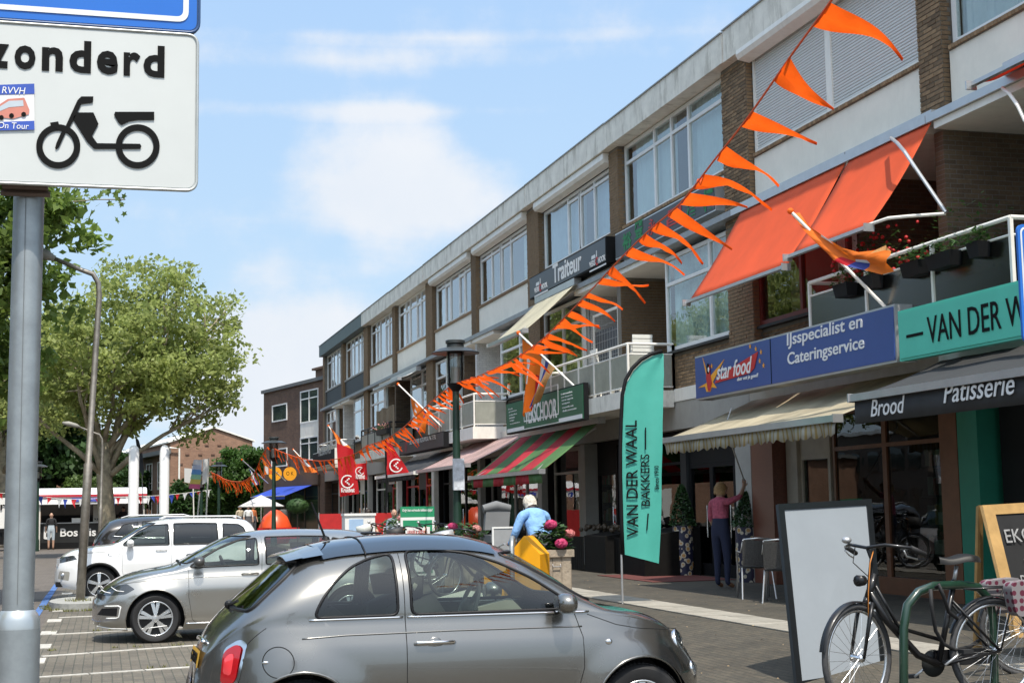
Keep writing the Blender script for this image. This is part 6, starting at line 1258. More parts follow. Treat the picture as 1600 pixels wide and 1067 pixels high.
text('Bos Vis', t, LW, (-2.15, Ys - .02, .62), (1, 0, 0), FZ, h=.42, wd=1.75, bold=.02); text('b', t, LW, (-2.95, Ys - .02, .5), (1, 0, 0), FZ, h=.65, wd=.4, bold=.02)
MB().box(-.55, .25, Ys + .05, Ys + .1, 1.35, 2.2).build('menu_board', GREYP, t); text('v.a. 2.50', t, LB, (-.5, Ys + .04, 1.42), (1, 0, 0), FZ, h=.16, wd=.65, bold=.02)
for x in (-3.15, 1.95): MB().tube([(x, Ys - .5, 0), (x, Ys - .5, 2.4)], .04).build('post', WHITE, t)
MB().box(-1.6, -1.1, Ys + .05, Ys + .3, 1.335, 1.55).build('white_box', WHITE2, t)
t = thing('market_trailer', 'white market trailer with dark lettering at the left edge behind the pole', 'market stall', (-5.5, 77, 0)); MB().box(-8, -3.55, 77, 79, .3, 2.6).build('body', WHITE2, t); MB().box(-8, -3.56, 76.97, 77.0, .32, 1.1).build('dark_skirt', BLACK, t); text('Brood', t, LB, (-5.3, 76.95, 2.0), (1, 0, 0), FZ, h=.4, wd=1.6, bold=.02); text('NW', t, LB, (-4.6, 76.95, 1.35), (1, 0, 0), FZ, h=.4, wd=.8, bold=.02)
rw = [mat('bunt_red', (.6, .02, .03), .6, trans=.3), mat('bunt_white', (.75, .75, .75), .6, trans=.3), mat('bunt_blue', (.04, .08, .42), .6, trans=.3)]
bunting('string of red white and blue pennants along the fish stall canopy', smooth_path([Yp(0, 770, 76), Yp(55, 774, 76), Yp(110, 780, 76), Yp(200, 776, 76), Yp(262, 773, 76), Yp(330, 765, 76)], 3), .36, .26, .42, Vector((.15, 0, -1)), rw[0], .01, .25, group='pennant strings at the stalls', mats=rw)
# ------------------------------------------------------------------ pylons, banners, lamps in the distance
for i, (px, w_, lab) in enumerate(((208, .40, 'white advertising pylon with rounded top, left one'), (256, .38, 'white advertising pylon with rounded top, right one'))):
    b_ = Yp(px, 820, 60); t = thing('pylon', lab, 'pylon', (b_.x, 60, 0), group='white pylons'); MB().lathe([(w_ / 2, 0), (w_ / 2, 4.15), (w_ / 2 * .85, 4.30), (w_ / 2 * .5, 4.38), (0, 4.4)], (b_.x, 60, 0), 20).build('column', mat('pylon_white', (.8, .8, .8), .35, var=.03), t, smooth='a')
def beachflag(label, pts, m, pole, name='beach_flag', cat='beach flag', group=None):
    t = thing(name, label, cat, tuple(pole[0]), group=group); MB().tube(pole, .02, 6).build('pole', ALU, t); MB().add(pts, [tuple(range(len(pts)))]).build('cloth', m, t); return t
navy = mat('navy_banner', (.05, .06, .08), .7, var=.5, vs=2)
beachflag('dark feather banner with orange foot behind the left white pylon', [Yp(a, b_, 63) for a, b_ in ((211, 680), (217, 688), (222, 705), (225, 735), (224, 745), (218, 735))], navy, [Yp(212, 682, 63.1), Yp(222, 740, 63.1), Yp(224, 815, 63.1)])
FLM = [mat('rainbow_%d' % i, c_, .7, trans=.3) for i, c_ in enumerate(((.75, .74, .76), (.55, .60, .75), (.15, .35, .70), (.35, .65, .45), (.75, .60, .15), (.72, .15, .30)))]
t = thing('street_flag', 'rainbow coloured tall banner on a white pole near the green trees', 'flag', tuple(Yp(318, 720, 66))); MB().tube([Yp(326, 716, 66), Yp(322, 815, 66)], .035).build('pole', WHITE, t)
q = MB()
for i in range(6):
    a, b_ = 718 + i * 7.5, 718 + (i + 1) * 7.5; x0, x1 = 303 - i * 1.2, 302 - (i + 1) * 1.2; q.quad(Yp(x0, a, 66 + i * .02), Yp(316 - i * .6, a, 66), Yp(316 - (i + 1) * .6, b_ + 1, 66), Yp(x1, b_, 66 + i * .02), i)
q.build('cloth', FLM, t)
t = thing('street_flag', 'white banner with grey lettering right of the rainbow one', 'flag', tuple(Yp(322, 720, 67))); MB().tube([Yp(312, 770, 67), Yp(308, 815, 67)], .03).build('pole', WHITE, t); MB().quad(Yp(317, 717, 67), Yp(325, 717, 67), Yp(325, 752, 67), Yp(316, 757, 67)).build('cloth', WH, t)
t = thing('street_flag', 'pale square flag left of the rainbow banner', 'flag', tuple(Yp(288, 740, 70))); MB().quad(Yp(288, 731, 70), Yp(300, 732, 70), Yp(299, 755, 70), Yp(288, 753, 70)).build('cloth', WH, t); MB().tube([Yp(301, 728, 70), Yp(303, 815, 70)], .03).build('pole', WHITE, t)
# hat lamps
LAMPGL = glassmat('lamp_glass', (.6, .6, .58), 1.5, .05); LWH = mat('lamp_inner_white', (.6, .58, .52), .5)
def hatlamp(label, x, y, z0, h, s=1.0):
    t = thing('street_lamp', label, 'street lamp', (x, y, z0), group='green post lamps with flat hats'); zt = z0 + h; sh = .0
    MB().lathe([(.11 * s, 0), (.11 * s, .5), (.085 * s, .6), (.075 * s, 1.6), (.062 * s, h - .95), (.06 * s, h - .93)], (x, y, z0), 16).build('pole', GREEN, t, smooth='a')
    MB().lathe([(.06 * s, h - .95), (.15 * s, h - .83), (.16 * s, h - .80)], (x, y, z0), 16).build('collar', BLACK, t, smooth=True)
    MB().lathe([(.155 * s, h - .80), (.165 * s, h - .22)], (x, y, z0), 16).build('glass', LAMPGL, t, smooth=True); MB().lathe([(0, h - .80), (.09 * s, h - .80), (.09 * s, h - .50), (0, h - .50)], (x, y, z0), 12).build('bulb_cover', LWH, t, smooth='a')
    MB().lathe([(.165 * s, h - .22), (.44 * s, h - .25), (.45 * s, h - .235), (.30 * s, h - .16), (.16 * s, h - .13), (.16 * s, h - .08), (0, h - .07)], (x, y, z0), 28).build('hat', mat('dark_hat', (.045, .05, .05), .4, metal=.3), t, smooth='a')
    MB().lathe([(.12 * s, h - .08), (.18 * s, h - .06), (.18 * s, h - .01), (.17 * s, h), (0, h)], (x, y, z0), 20).build('cap', mat('dark_hat'), t, smooth='a'); c_ = MB()
    for k in range(4): a = k * pi / 2 + .5; c_.tube([(x + .165 * s * cos(a), y + .165 * s * sin(a), z0 + h - .8), (x + .17 * s * cos(a), y + .17 * s * sin(a), z0 + h - .2)], .012 * s, 5)
    c_.build('cage_bar', BLACK, t); return t
l1 = hatlamp('nearest hat shaped street lamp holding the strings of pennants', 6.2, 26.3, .3, 4.5); MB().box(6.10, 6.30, 26.12, 26.2, 2.05, 2.62).build('notice', mat('paper_notice', (.55, .58, .62), .6, var=.3, vs=14), l1)
hatlamp('second hat shaped street lamp beside the brown brick building', 6.35, 58, .3, 4.3, 1.1)
p = Yp(316, 725, 92); hatlamp('small distant hat shaped lamp left of the bright green tree', Yp(342, 720, 85).x, 85, 0, Yp(342, 722, 85).z, 1.1)
hatlamp('distant hat shaped lamp in front of the rainbow banner', Yp(315, 738, 75).x, 75, 0, Yp(315, 736, 75).z)
hatlamp('distant hat shaped lamp at the left edge by the fish stall', Yp(60, 722, 75).x, 75, 0, Yp(60, 721, 75).z)
# bent steel lamp poles over the road
def benlamp(label, x, y, h, lean, s=1.0):
    t = thing('road_lamp', label, 'street lamp', (x, y, 0), group='bent steel road lamps'); top = Vector((x + lean * h, y, h))
    MB().tube([(x, y, 0), (x + lean * h * .42, y, h * .42), (x + lean * h * .43, y, h * .425), top - FZ * .45, top - FZ * .2 + Vector((-.02, 0, 0)), top + Vector((-.12, 0, -.03)), top + Vector((-.35, 0, .05)), top + Vector((-.85, 0, .26))], [.085 * s, .083 * s, .062 * s, .055 * s, .05 * s, .05 * s, .045 * s, .04 * s], 14).build('pole', mat('worn_steel', (.26, .235, .20), .4, metal=.6, var=.3, vs=6), t, smooth=True)
    a = top + Vector((-.85, 0, .26)); f = MB(); f.tube([a + Vector((.02, 0, -.01)), a + Vector((-.12, 0, .05)), a + Vector((-.40, 0, .12)), a + Vector((-.62, 0, .16))], [.05 * s, .10 * s, .12 * s, .05 * s], 12); f.build('lamp_head', mat('grey_lamp_head', (.25, .24, .21), .6), t, smooth=True); return t
benlamp('leaning steel road lamp on the kerbed island in front of the white car', -.42, 29.2, 6.35, .042)
benlamp('thin white road lamp behind the leaning steel one', Yp(157, 800, 62).x, 58, 4.75, .01, .8)
# ------------------------------------------------------------------ people
SKIN = mat('skin', (.45, .27, .19), .55, var=.05); HAIRB = mat('blond_hair', (.42, .26, .12), .7, var=.3, vs=25, bump=.3, bs=60); HAIRW = mat('white_hair', (.58, .54, .46), .7, var=.35, vs=25, bump=.3, bs=60); HAIRD = mat('dark_hair', (.03, .02, .015), .6, var=.2, vs=25)
def person(label, loc, rz, J, bones, mats, hair=None, fingers=False, scale=1.0, hairstyle='bob'):
    """J: joints {name: (x, y, z, r)} facing +Y; bones: (a, b, material index)"""
    t = thing('person', label, 'person', loc, rz); t.scale = (scale,) * 3; names = [k for k in J if k != 'face']; idx = {n: i for i, n in enumerate(names)}
    me = bpy.data.meshes.new('body'); me.from_pydata([J[n][:3] for n in names], [(idx[a], idx[b]) for a, b, _ in bones], []); o = bpy.data.objects.new('tmp', me); COL.objects.link(o)
    sk = o.modifiers.new('s', 'SKIN'); sk.use_smooth_shade = True; sv = me.skin_vertices[0].data
    for n in names: r = J[n][3]; r = r if isinstance(r, tuple) else (r, r); sv[idx[n]].radius = r; sv[idx[n]].use_root = (n == 'pelvis')
    sb = o.modifiers.new('b', 'SUBSURF'); sb.levels = sb.render_levels = 2; dg = bpy.context.evaluated_depsgraph_get(); ev = o.evaluated_get(dg); m2 = bpy.data.meshes.new_from_object(ev); bpy.data.objects.remove(o)
    for m in mats: m2.materials.append(m)
    seg = [(Vector(J[a][:3]), Vector(J[b][:3]), m, max(J[a][3] if not isinstance(J[a][3], tuple) else max(J[a][3]), .02)) for a, b, m in bones]
    for p in m2.polygons:
        c = p.center; best = 9; bm_ = 0
        for a, b, m, r in seg:
            d = b - a; u = max(0, min(1, (c - a).dot(d) / max(d.length_squared, 1e-9))); q = (c - a - d * u).length / (r ** .5)
            if q < best: best = q; bm_ = m
        p.material_index = bm_; p.use_smooth = True
    b_ = bpy.data.objects.new('body', m2); COL.objects.link(b_); b_.parent = t
    hd = Vector(J['head'][:3]); up = (hd - Vector(J['neck'][:3])).normalized(); f = Vector(J['face'][:3]) if 'face' in J else Vector((0, 1, 0)); side = f.cross(up).normalized(); f = up.cross(side)
    H = MB(); vs = []; n = 16
    for i in range(n + 1):
        for k in range(n):
            th = pi * i / n; ph = 2 * pi * k / n; x, y, z = sin(th) * cos(ph), sin(th) * sin(ph), cos(th); j = 1 - .10 * max(0, -z) ** 1.5
            y2 = y * .098 * j + (.012 if (y > .7 and -.5 < z < .0 and abs(x) < .3) else 0) - (.006 if (y > .6 and .05 < z < .3 and .2 < abs(x) < .55) else 0); vs.append(hd + side * x * .076 * j + f * y2 + up * (z * .118 - .01))
    H.add(vs, [(i * n + k, i * n + (k + 1) % n, (i + 1) * n + (k + 1) % n, (i + 1) * n + k) for i in range(n) for k in range(n)])
    hh = H.build('head', SKIN, t, smooth=True, world=False)
    e = MB(); [e.ball(hd + side * s_ * .030 + f * .088 + up * .012, .009, 4) for s_ in (-1, 1)]; e.build('eyes', LB, hh, world=False); MB().tube([hd + side * -.022 + f * .088 - up * .055, hd + f * .095 - up * .056, hd + side * .022 + f * .088 - up * .055], .005, 5).build('mouth', mat('lips', (.4, .12, .1), .5), hh, world=False)
    MB().tube([hd + f * .090 + up * .005, hd + f * .112 - up * .022, hd + f * .098 - up * .03], [.007, .012, .008], 6).build('nose', SKIN, hh, world=False)
    for s_ in (-1, 1): MB().ball(hd + side * s_ * .078 - up * .01, .022, 5, sq=(.4, .8, 1.2)).build('ear', SKIN, hh, world=False)
    if hair:
        G_ = MB(); vs = []; n = 18; low = {'bob': -.75, 'short': .1, 'long': -1.6}[hairstyle]
        for i in range(n + 1):
            for k in range(n * 2):
                th = pi * .5 * (1 + (0 if True else 0)) * i / n * (1.25 if hairstyle != 'short' else 1.0); ph = pi * k / n; x, y, z = sin(th) * cos(ph), sin(th) * sin(ph), cos(th)
                if z < 0: z = z * (1.6 if hairstyle == 'bob' else 1)
                front = max(0, y - .25); z = max(z, .12 + front * .7) if y > .25 else z; rr = 1.12 + .05 * sin(ph * 9 + i) + random.uniform(-.015, .015); vs.append(hd + side * x * .082 * rr + f * (y * .104 * rr - .004) + up * (z * .128 * 1.02))
        m_k = n * 2; G_.add(vs, [(i * m_k + k, i * m_k + (k + 1) % m_k, (i + 1) * m_k + (k + 1) % m_k, (i + 1) * m_k + k) for i in range(n) for k in range(m_k)]); G_.build('hair', hair, t, smooth=True, world=False)
    if hair:
        q = MB()
        for k in range(420):
            v = Vector((random.gauss(0, 1), random.gauss(0, 1), random.gauss(.3, 1))).normalized()
            if v.z < -.35 or (v.y > .35 and v.z < .35): continue
            R3 = lambda w: hd + side * w.x * .090 + f * (w.y * .112 - .004) + up * (w.z * .136 + .002)
            d = Vector((v.x * .5, v.y * .3 - .1, -1)).normalized(); a_ = R3(v); b2 = R3((v + d * .32).normalized()) + up * random.uniform(-.012, .006); sd2 = d.cross(v).normalized() * .006; q.add([a_ - sd2, a_ + sd2, b2 + sd2 * .6 + (side * v.x + f * v.y) * .012, b2 - sd2 * .6 + (side * v.x + f * v.y) * .012], [(0, 1, 2, 3)])
        q.build('hair_strands', hair, t, world=False, kind='stuff')
    if fingers:
        for sd_ in ('L', 'R'):
            w_, h_ = Vector(J['wrist' + sd_][:3]), Vector(J['hand' + sd_][:3]); d = (h_ - w_).normalized(); a = d.orthogonal().normalized(); q = MB()
            for i, ln in enumerate((.065, .078, .072, .055)): p = h_ + a * (i - 1.5) * .017; q.tube([p - d * .02, p + d * ln * .5, p + d * ln * .85 + d.cross(a) * .018, p + d * ln * .9 + d.cross(a) * .035], [.0095, .009, .008, .006], 6)
            q.tube([w_ + d * .03 + a * .03, w_ + d * .06 + a * .05, w_ + d * .09 + a * .052 + d.cross(a) * .01], [.012, .011, .008], 6); q.build('fingers', SKIN, t, smooth=True, world=False)
    return t
STB = [('pelvis', 'waist', 1), ('waist', 'chest', 0), ('chest', 'neckb', 0), ('neckb', 'neck', 2), ('neck', 'head', 2), ('neckb', 'shoL', 0), ('shoL', 'elbL', 0), ('elbL', 'wristL', 2), ('wristL', 'handL', 2), ('neckb', 'shoR', 0), ('shoR', 'elbR', 0), ('elbR', 'wristR', 2), ('wristR', 'handR', 2),
       ('pelvis', 'hipL', 1), ('hipL', 'kneeL', 1), ('kneeL', 'ankL', 1), ('ankL', 'toeL', 3), ('pelvis', 'hipR', 1), ('hipR', 'kneeR', 1), ('kneeR', 'ankR', 1), ('ankR', 'toeR', 3)]
def stand(**kw):
    J = dict(pelvis=(0, 0, .93, (.165, .12)), waist=(0, 0, 1.08, (.145, .105)), chest=(0, 0, 1.26, (.165, .115)), neckb=(0, 0, 1.40, (.09, .075)), neck=(0, .01, 1.47, .05), head=(0, .02, 1.58, .06),
        shoL=(-.17, 0, 1.38, .062), elbL=(-.23, -.02, 1.10, .045), wristL=(-.24, .06, .87, .030), handL=(-.24, .09, .79, .034), shoR=(.17, 0, 1.38, .062), elbR=(.23, -.02, 1.10, .045), wristR=(.24, .06, .87, .030), handR=(.24, .09, .79, .034),
        hipL=(-.09, 0, .88, .105), kneeL=(-.10, .02, .48, .066), ankL=(-.10, 0, .09, .042), toeL=(-.11, .15, .03, .034), hipR=(.09, 0, .88, .105), kneeR=(.10, .02, .48, .066), ankR=(.10, 0, .09, .042), toeR=(.11, .15, .03, .034))
    J.update(kw); return J
PINKB = mat('pink_blouse', (.42, .09, .14), .85, var=.35, vs=26, bump=1.2, bs=9); NAVY = mat('navy_trousers', (.015, .02, .05), .85); BLUSH = mat('light_blue_blouse', (.20, .38, .66), .85, var=.12, vs=8, bump=2.2, bs=6); GREYT = mat('grey_trousers', (.10, .10, .11), .8); BLKT = mat('black_tshirt', (.015, .015, .017), .85); SHORT = mat('pale_shorts', (.45, .52, .58), .8); SANDAL = mat('tan_sandal', (.30, .15, .08), .6)
w1 = person('woman in a pink blouse and dark trousers reaching up with a crank rod', (9.62, 22.25, .37), radians(-62), stand(elbR=(.30, .14, 1.46, .045), wristR=(.24, .32, 1.62, .03), handR=(.22, .36, 1.70, .034), elbL=(-.24, .04, 1.12, .045), wristL=(-.26, .18, .93, .03), handL=(-.26, .22, .86, .034), toeL=(-.13, .16, .03, .034), head=(0, .03, 1.57, .06), face=(.2, .95, .35)), STB, [PINKB, NAVY, SKIN, SANDAL], HAIRB, True, 1.0)
cr = thing('awning_crank', 'thin crank rod held by the woman in pink, hooked to the cream awning', 'crank rod', (9.95, 22.1, 2.0)); hp = Vector((9.62, 22.25, .37)) + Matrix.Rotation(radians(-62), 3, 'Z') @ Vector((.22, .38, 1.70)); MB().tube([hp - Vector((0, 0, .15)), hp, (9.6, 21.9, 2.95), (9.7, 21.85, 3.25)], .012).build('rod', ALU, cr)
w2 = person('white haired woman in light blue seen from behind, bent over a walking frame', (6.0, 20.3, .31), radians(12), stand(chest=(0, .14, 1.20, (.19, .13)), waist=(0, .05, 1.03, (.17, .13)), neckb=(0, .22, 1.33, (.10, .085)), neck=(0, .26, 1.38, .05), head=(0, .31, 1.46, .06), shoL=(-.20, .19, 1.29, .075), elbL=(-.30, .22, 1.02, .058), wristL=(-.27, .42, .90, .034), handL=(-.27, .5, .88, .034), shoR=(.20, .19, 1.29, .075), elbR=(.27, .25, 1.02, .055), wristR=(.25, .44, .90, .034), handR=(.25, .5, .88, .034), face=(0, .9, -.3)), [(a, b, (0 if a.startswith('elb') else m)) for a, b, m in STB], [BLUSH, GREYT, SKIN, BLACK], HAIRW, False, 1.0)
wf = thing('walking_frame', 'silver walking frame pushed by the woman in light blue', 'walking frame', (5.9, 20.85, .31)); q = MB()
for s_ in (-.27, .27): q.tube([(5.85 + s_, 20.72, 1.2), (5.83 + s_, 20.95, 1.16), (5.83 + s_, 21.1, .45)], .014); q.tube([(5.83 + s_, 21.0, .95), (5.83 + s_, 20.65, .42)], .012)
q.tube([(5.57, 21.0, .85), (6.11, 21.0, .85)], .012); q.build('tube_frame', ALU, wf)
for s_ in (-.27, .27):
    for y in (20.65, 21.1): MB().lathe([(.03, -.015), (.09, -.02), (.1, 0), (.09, .02), (.03, .015)], (5.83 + s_, y, .41), 14, 0, (1, 0, 0)).build('wheel', RUB, wf)
person('bald man in a black T shirt and pale shorts standing before the fish stall', (-2.55, 77.6, 0), radians(0), stand(), [(a, b, (2 if a.startswith('knee') else m)) for a, b, m in STB], [BLKT, SHORT, SKIN, SANDAL], None, False, 1.08)
person('man behind the fish stall counter beside the left pylon', (.95, 79.9, .32), radians(180), stand(), STB, [BLKT, GREYT, SKIN, BLACK], HAIRD, False, 1.05, 'short')
sit = dict(kneeL=(-.12, .42, .50, .066), ankL=(-.12, .42, .1, .042), toeL=(-.12, .55, .04, .034), kneeR=(.12, .42, .50, .066), ankR=(.12, .42, .1, .042), toeR=(.12, .55, .04, .034), hipL=(-.1, .05, .48, .1), hipR=(.1, .05, .48, .1), pelvis=(0, 0, .50, (.17, .13)), waist=(0, -.02, .66, (.15, .11)), chest=(0, 0, .86, (.17, .12)), neckb=(0, .02, 1.0, (.09, .075)), neck=(0, .03, 1.07, .05), head=(0, .04, 1.18, .06), shoL=(-.17, .0, .98, .062), elbL=(-.22, .1, .74, .045), wristL=(-.15, .3, .68, .03), handL=(-.12, .37, .68, .034), shoR=(.17, .0, .98, .062), elbR=(.22, .1, .74, .045), wristR=(.15, .3, .68, .03), handR=(.12, .37, .68, .034))
def chairs(label, x, y, z, rz, group='terrace chairs'):
    t = thing('terrace_chair', label, 'chair', (x, y, z), rz, group); W = mat('dark_wicker', (.05, .048, .045), .7, var=.4, vs=60, bump=.3, bs=90)
    MB().box(-.21, .21, -.2, .2, .43, .455).build('seat', W, t, world=False); b = MB(); n = 8
    b.add([(-.21 + .42 * i / n, .2 + .05 * sin(pi * i / n) + j * .06, .47 + j * .36) for j in range(2) for i in range(n + 1)], [(i, i + 1, n + 2 + i, n + 1 + i) for i in range(n)]); o = b.build('backrest', W, t, world=False); so = o.modifiers.new('s', 'SOLIDIFY'); so.thickness = .02
    for s_ in (-1, 1):
        MB().tube([(s_ * .23, -.24, 0), (s_ * .22, -.18, .44), (s_ * .23, -.16, .64), (s_ * .235, -.05, .665), (s_ * .23, .2, .66), (s_ * .20, .27, .84)], .012).build('leg', ALU, t, smooth=True, world=False); MB().tube([(s_ * .24, .3, 0), (s_ * .21, .16, .44)], .012).build('leg', ALU, t, world=False)
    MB().tube([(-.20, .27, .84), (0, .32, .86), (.20, .27, .84)], .013).build('top_rail', ALU, t, smooth=True, world=False); return t
for i, (px, py, hair, top, rz_, lab, hs) in enumerate(((574, 830, HAIRD, mat('olive_shirt', (.10, .09, .04), .8), 200, 'seated person with sunglasses and olive shirt behind the white bench', 'bob'), (628, 836, HAIRD, WHITE2, 150, 'seated person in a white sleeveless top left of the green board', 'bob'), (615, 832, None, mat('grey_blue_shirt', (.22, .27, .34), .8), 190, 'seated bald man in a grey blue shirt beside the person in white', 'short'))):
    yy = (41, 38.5, 41.5)[i]; p = Yp(px, 800, yy); person(lab, (p.x, yy, .37), radians(rz_), stand(**sit), STB, [top, GREYT, SKIN, BLACK], hair, False, 1.05, hs); chairs(('wicker chair under the person in olive', 'wicker chair under the person in white', 'wicker chair under the bald seated man')[i], p.x, yy, .37, radians(rz_ + 180))
for i, (px, yy, top, lab) in enumerate(((388, 84, WHITE2, 'distant walker in a white top left of the far lamp'), (375, 86, mat('beige_top', (.5, .42, .3), .8), 'distant walker in beige beneath the orange pennants'), (396, 85, mat('orange_top', (.6, .18, .06), .8), 'distant walker in an orange top beside the white one'))):
    p = Yp(px, 800, yy); person(lab, (p.x, yy, .3), radians(180 + i * 20), stand(), STB, [top, GREYT, SKIN, BLACK], HAIRB if i else HAIRD, False, 1.05)
chairs('wicker terrace chair with silver frame, the front one by the whiteboard', 8.98, 18.75, .37, radians(150)); chairs('wicker terrace chair behind the front one, nearer the woman in pink', 9.05, 19.75, .37, radians(165))
tb = thing('terrace_table', 'round table hidden behind the wicker terrace chairs', 'table', (9.4, 18.9, .37)); MB().lathe([(0, .70), (.35, .70), (.35, .73), (0, .73)], (9.4, 18.9, .37), 24).build('top', DARKP, tb); MB().lathe([(.22, 0), (.2, .03), (.03, .05), (.03, .7)], (9.4, 18.9, .37), 12).build('pedestal', ALU, tb)

# ------------------------------------------------------------------ street furniture in front of the shops
YB = mat('yellow_enamel', (.80, .36, .008), .35, var=.06, dirt=.3)
t = thing('yellow_bin', 'yellow steel box with pitched top and grey hoop behind the grey car', 'bin', (4.72, 17.2, .2)); o = Vector((4.72, 17.2, .18))
MB().prism([(-.20, 0), (.20, 0), (.20, .98), (.0, 1.20), (-.20, .98)], o + Vector((.12, -.12, 0)), (.82, -.57, 0), FZ, .36).build('box', YB, t); MB().prism([(-.15, .15), (.15, .15), (.15, .86), (.0, 1.02), (-.15, .92)], o + Vector((-.20, .02, 0)), (.82, -.57, 0), FZ, .26).build('side_box', YB, t)
MB().tube([o + Vector((-.08, -.30, 0)), o + Vector((-.08, -.30, 1.08)), o + Vector((-.05, -.2, 1.18)), o + Vector((.0, -.05, 1.18)), o + Vector((.03, .05, 1.08)), o + Vector((.03, .05, 0))], .03, 10).build('hoop', STEEL, t, smooth=True)
def crate_planter(label, x, y, z, w_, d_, h_, n, flm, sc=1.0, rz=0):
    t = thing('planter', label, 'planter', (x, y, z)); WD = mat('weathered_wood', (.30, .25, .19), .85, var=.25, vs=7, bump=.3, bs=30, objrand=.15)
    for (a0, a1, dx) in (((-w_ / 2, -d_ / 2), (w_ / 2, -d_ / 2), 0), ((-w_ / 2, d_ / 2), (w_ / 2, d_ / 2), 0), ((-w_ / 2, -d_ / 2), (-w_ / 2, d_ / 2), 1), ((w_ / 2, -d_ / 2), (w_ / 2, d_ / 2), 1)):
        m = max(3, int((w_ if not dx else d_) / .12))
        for i in range(m):
            u0, u1 = i / m + .006, (i + 1) / m - .006; q = MB()
            if dx: q.box(x + a0[0] - .012, x + a0[0] + .012, y + a0[1] + d_ * u0, y + a0[1] + d_ * u1, z, z + h_)
            else: q.box(x + a0[0] + w_ * u0, x + a0[0] + w_ * u1, y + a0[1] - .013, y + a0[1] + .013, z, z + h_)
            q.build('plank', WD, t)
    q = MB(); q.box(x - w_ / 2 - .04, x + w_ / 2 + .04, y - d_ / 2 - .04, y - d_ / 2 + .04, z + h_ - .07, z + h_ + .02); q.box(x - w_ / 2 - .04, x + w_ / 2 + .04, y + d_ / 2 - .04, y + d_ / 2 + .04, z + h_ - .07, z + h_ + .02); q.box(x - w_ / 2 - .04, x - w_ / 2 + .04, y - d_ / 2 + .041, y + d_ / 2 - .041, z + h_ - .07, z + h_ + .02); q.box(x + w_ / 2 - .04, x + w_ / 2 + .04, y - d_ / 2 + .041, y + d_ / 2 - .041, z + h_ - .07, z + h_ + .02); q.build('rim', WD, t)
    MB().box(x - w_ / 2 + .02, x + w_ / 2 - .02, y - d_ / 2 + .02, y + d_ / 2 - .02, z + h_ - .12, z + h_ - .06).build('soil', mat('soil', (.03, .022, .015), .95), t)
    lf = MB()
    for i in range(n):
        a = random.uniform(0, 6.28); r = (w_ * .72) * sqrt(random.random()); px_, py_ = x + r * cos(a) * sc, y + r * sin(a) * .8 * sc; zz = z + h_ + .02 + random.random() * .38 * sc * (1 - (r / (w_ * .8)) ** 2 * .6); b_ = random.uniform(0, 6.28); s_ = random.uniform(.04, .075) * sc; d = Vector((cos(b_), sin(b_), random.uniform(-.5, .6))) * s_; e_ = Vector((-sin(b_), cos(b_), random.uniform(-.3, .3))) * s_ * .55; c_ = Vector((px_, py_, zz)); lf.add([c_ - d, c_ - e_, c_ + d, c_ + e_], [(0, 1, 2, 3)])
    lf.build('leaves', LEAFG, t, kind='stuff')
    for (fx, fy, fz, fr, fm_) in flm:
        q = MB()
        for i in range(170): v = Vector((random.gauss(0, 1), random.gauss(0, 1), random.gauss(0, 1))).normalized(); c_ = Vector((x + fx, y + fy, z + h_ + fz)) + Vector((v.x, v.y, v.z * .75)) * fr; a = v.orthogonal().normalized() * .022; b_ = v.cross(a); q.add([c_ - a, c_ - b_ + v * .006, c_ + a, c_ + b_ + v * .006], [(0, 1, 2, 3)])
        q.ball((x + fx, y + fy, z + h_ + fz), fr * .9, 6, sq=(1, 1, .75)); q.build('flower_head', fm_, t)
    return t
pl_ = crate_planter('wooden planter of pink hydrangeas beside the yellow box', 5.52, 18.15, .3, .36, .36, .86, 340, [(-.06, -.16, .34, .07, PINK), (.20, -.1, .22, .065, mat('salmon_petals', (.55, .16, .16), .6, var=.2)), (.05, -.22, .10, .075, PINK), (-.02, .1, .30, .055, PINK)])
MB().tube([(5.46, 17.95, 1.0), (5.46, 17.93, .97), (5.56, 17.93, .97), (5.56, 17.95, 1.0)], .006).build('handle', ALU, pl_)
crate_planter('low wooden planter with pink and red flowers behind the car roof', 6.1, 25.6, .35, .7, .5, .75, 420, [(-.2, -.2, .3, .09, PINK), (.25, -.1, .25, .09, PALEP), (.05, -.2, .15, .07, mat('salmon_petals'))])
crate_planter('far wooden planter of mixed flowers left of the green board', 6.4, 31.8, .37, .9, .5, .85, 420, [(-.2, -.2, .3, .09, PALEP), (.2, -.1, .25, .08, PINK)])
# green A board
GB = mat('green_board', (.02, .26, .12), .5, var=.05)
t = thing('a_board', 'green framed pavement board with slanted white slogan', 'pavement board', (6.3, 30, .35)); a0 = Yp(626, 838, 30); X_ = (Yp(679, 834, 30) - a0); xl = X_.length; X_ = Vector((X_.x, X_.y, 0)).normalized(); zt = Yp(650, 791, 30).z
O_ = Vector((a0.x, 30, .36)); MB().obox(O_, X_ * xl, Vector((0, .03, 0)), FZ * (zt - .36 - .22)).build('frame', WHITE2, t); MB().obox(O_ + FZ * (zt - .36 - .22), X_ * xl, Vector((0, .03, 0)), FZ * .22).build('header', GB, t); MB().obox(O_ + X_ * .05 + Vector((0, -.006, .05)), X_ * (xl - .1), Vector((0, .005, 0)), FZ * (zt - .36 - .33)).build('panel', GB, t); MB().obox(O_ + X_ * .1 + Vector((0, -.012, .08)), X_ * (xl - .2), Vector((0, .005, 0)), FZ * (zt - .36 - .5)).build('poster', WHITE2, t)
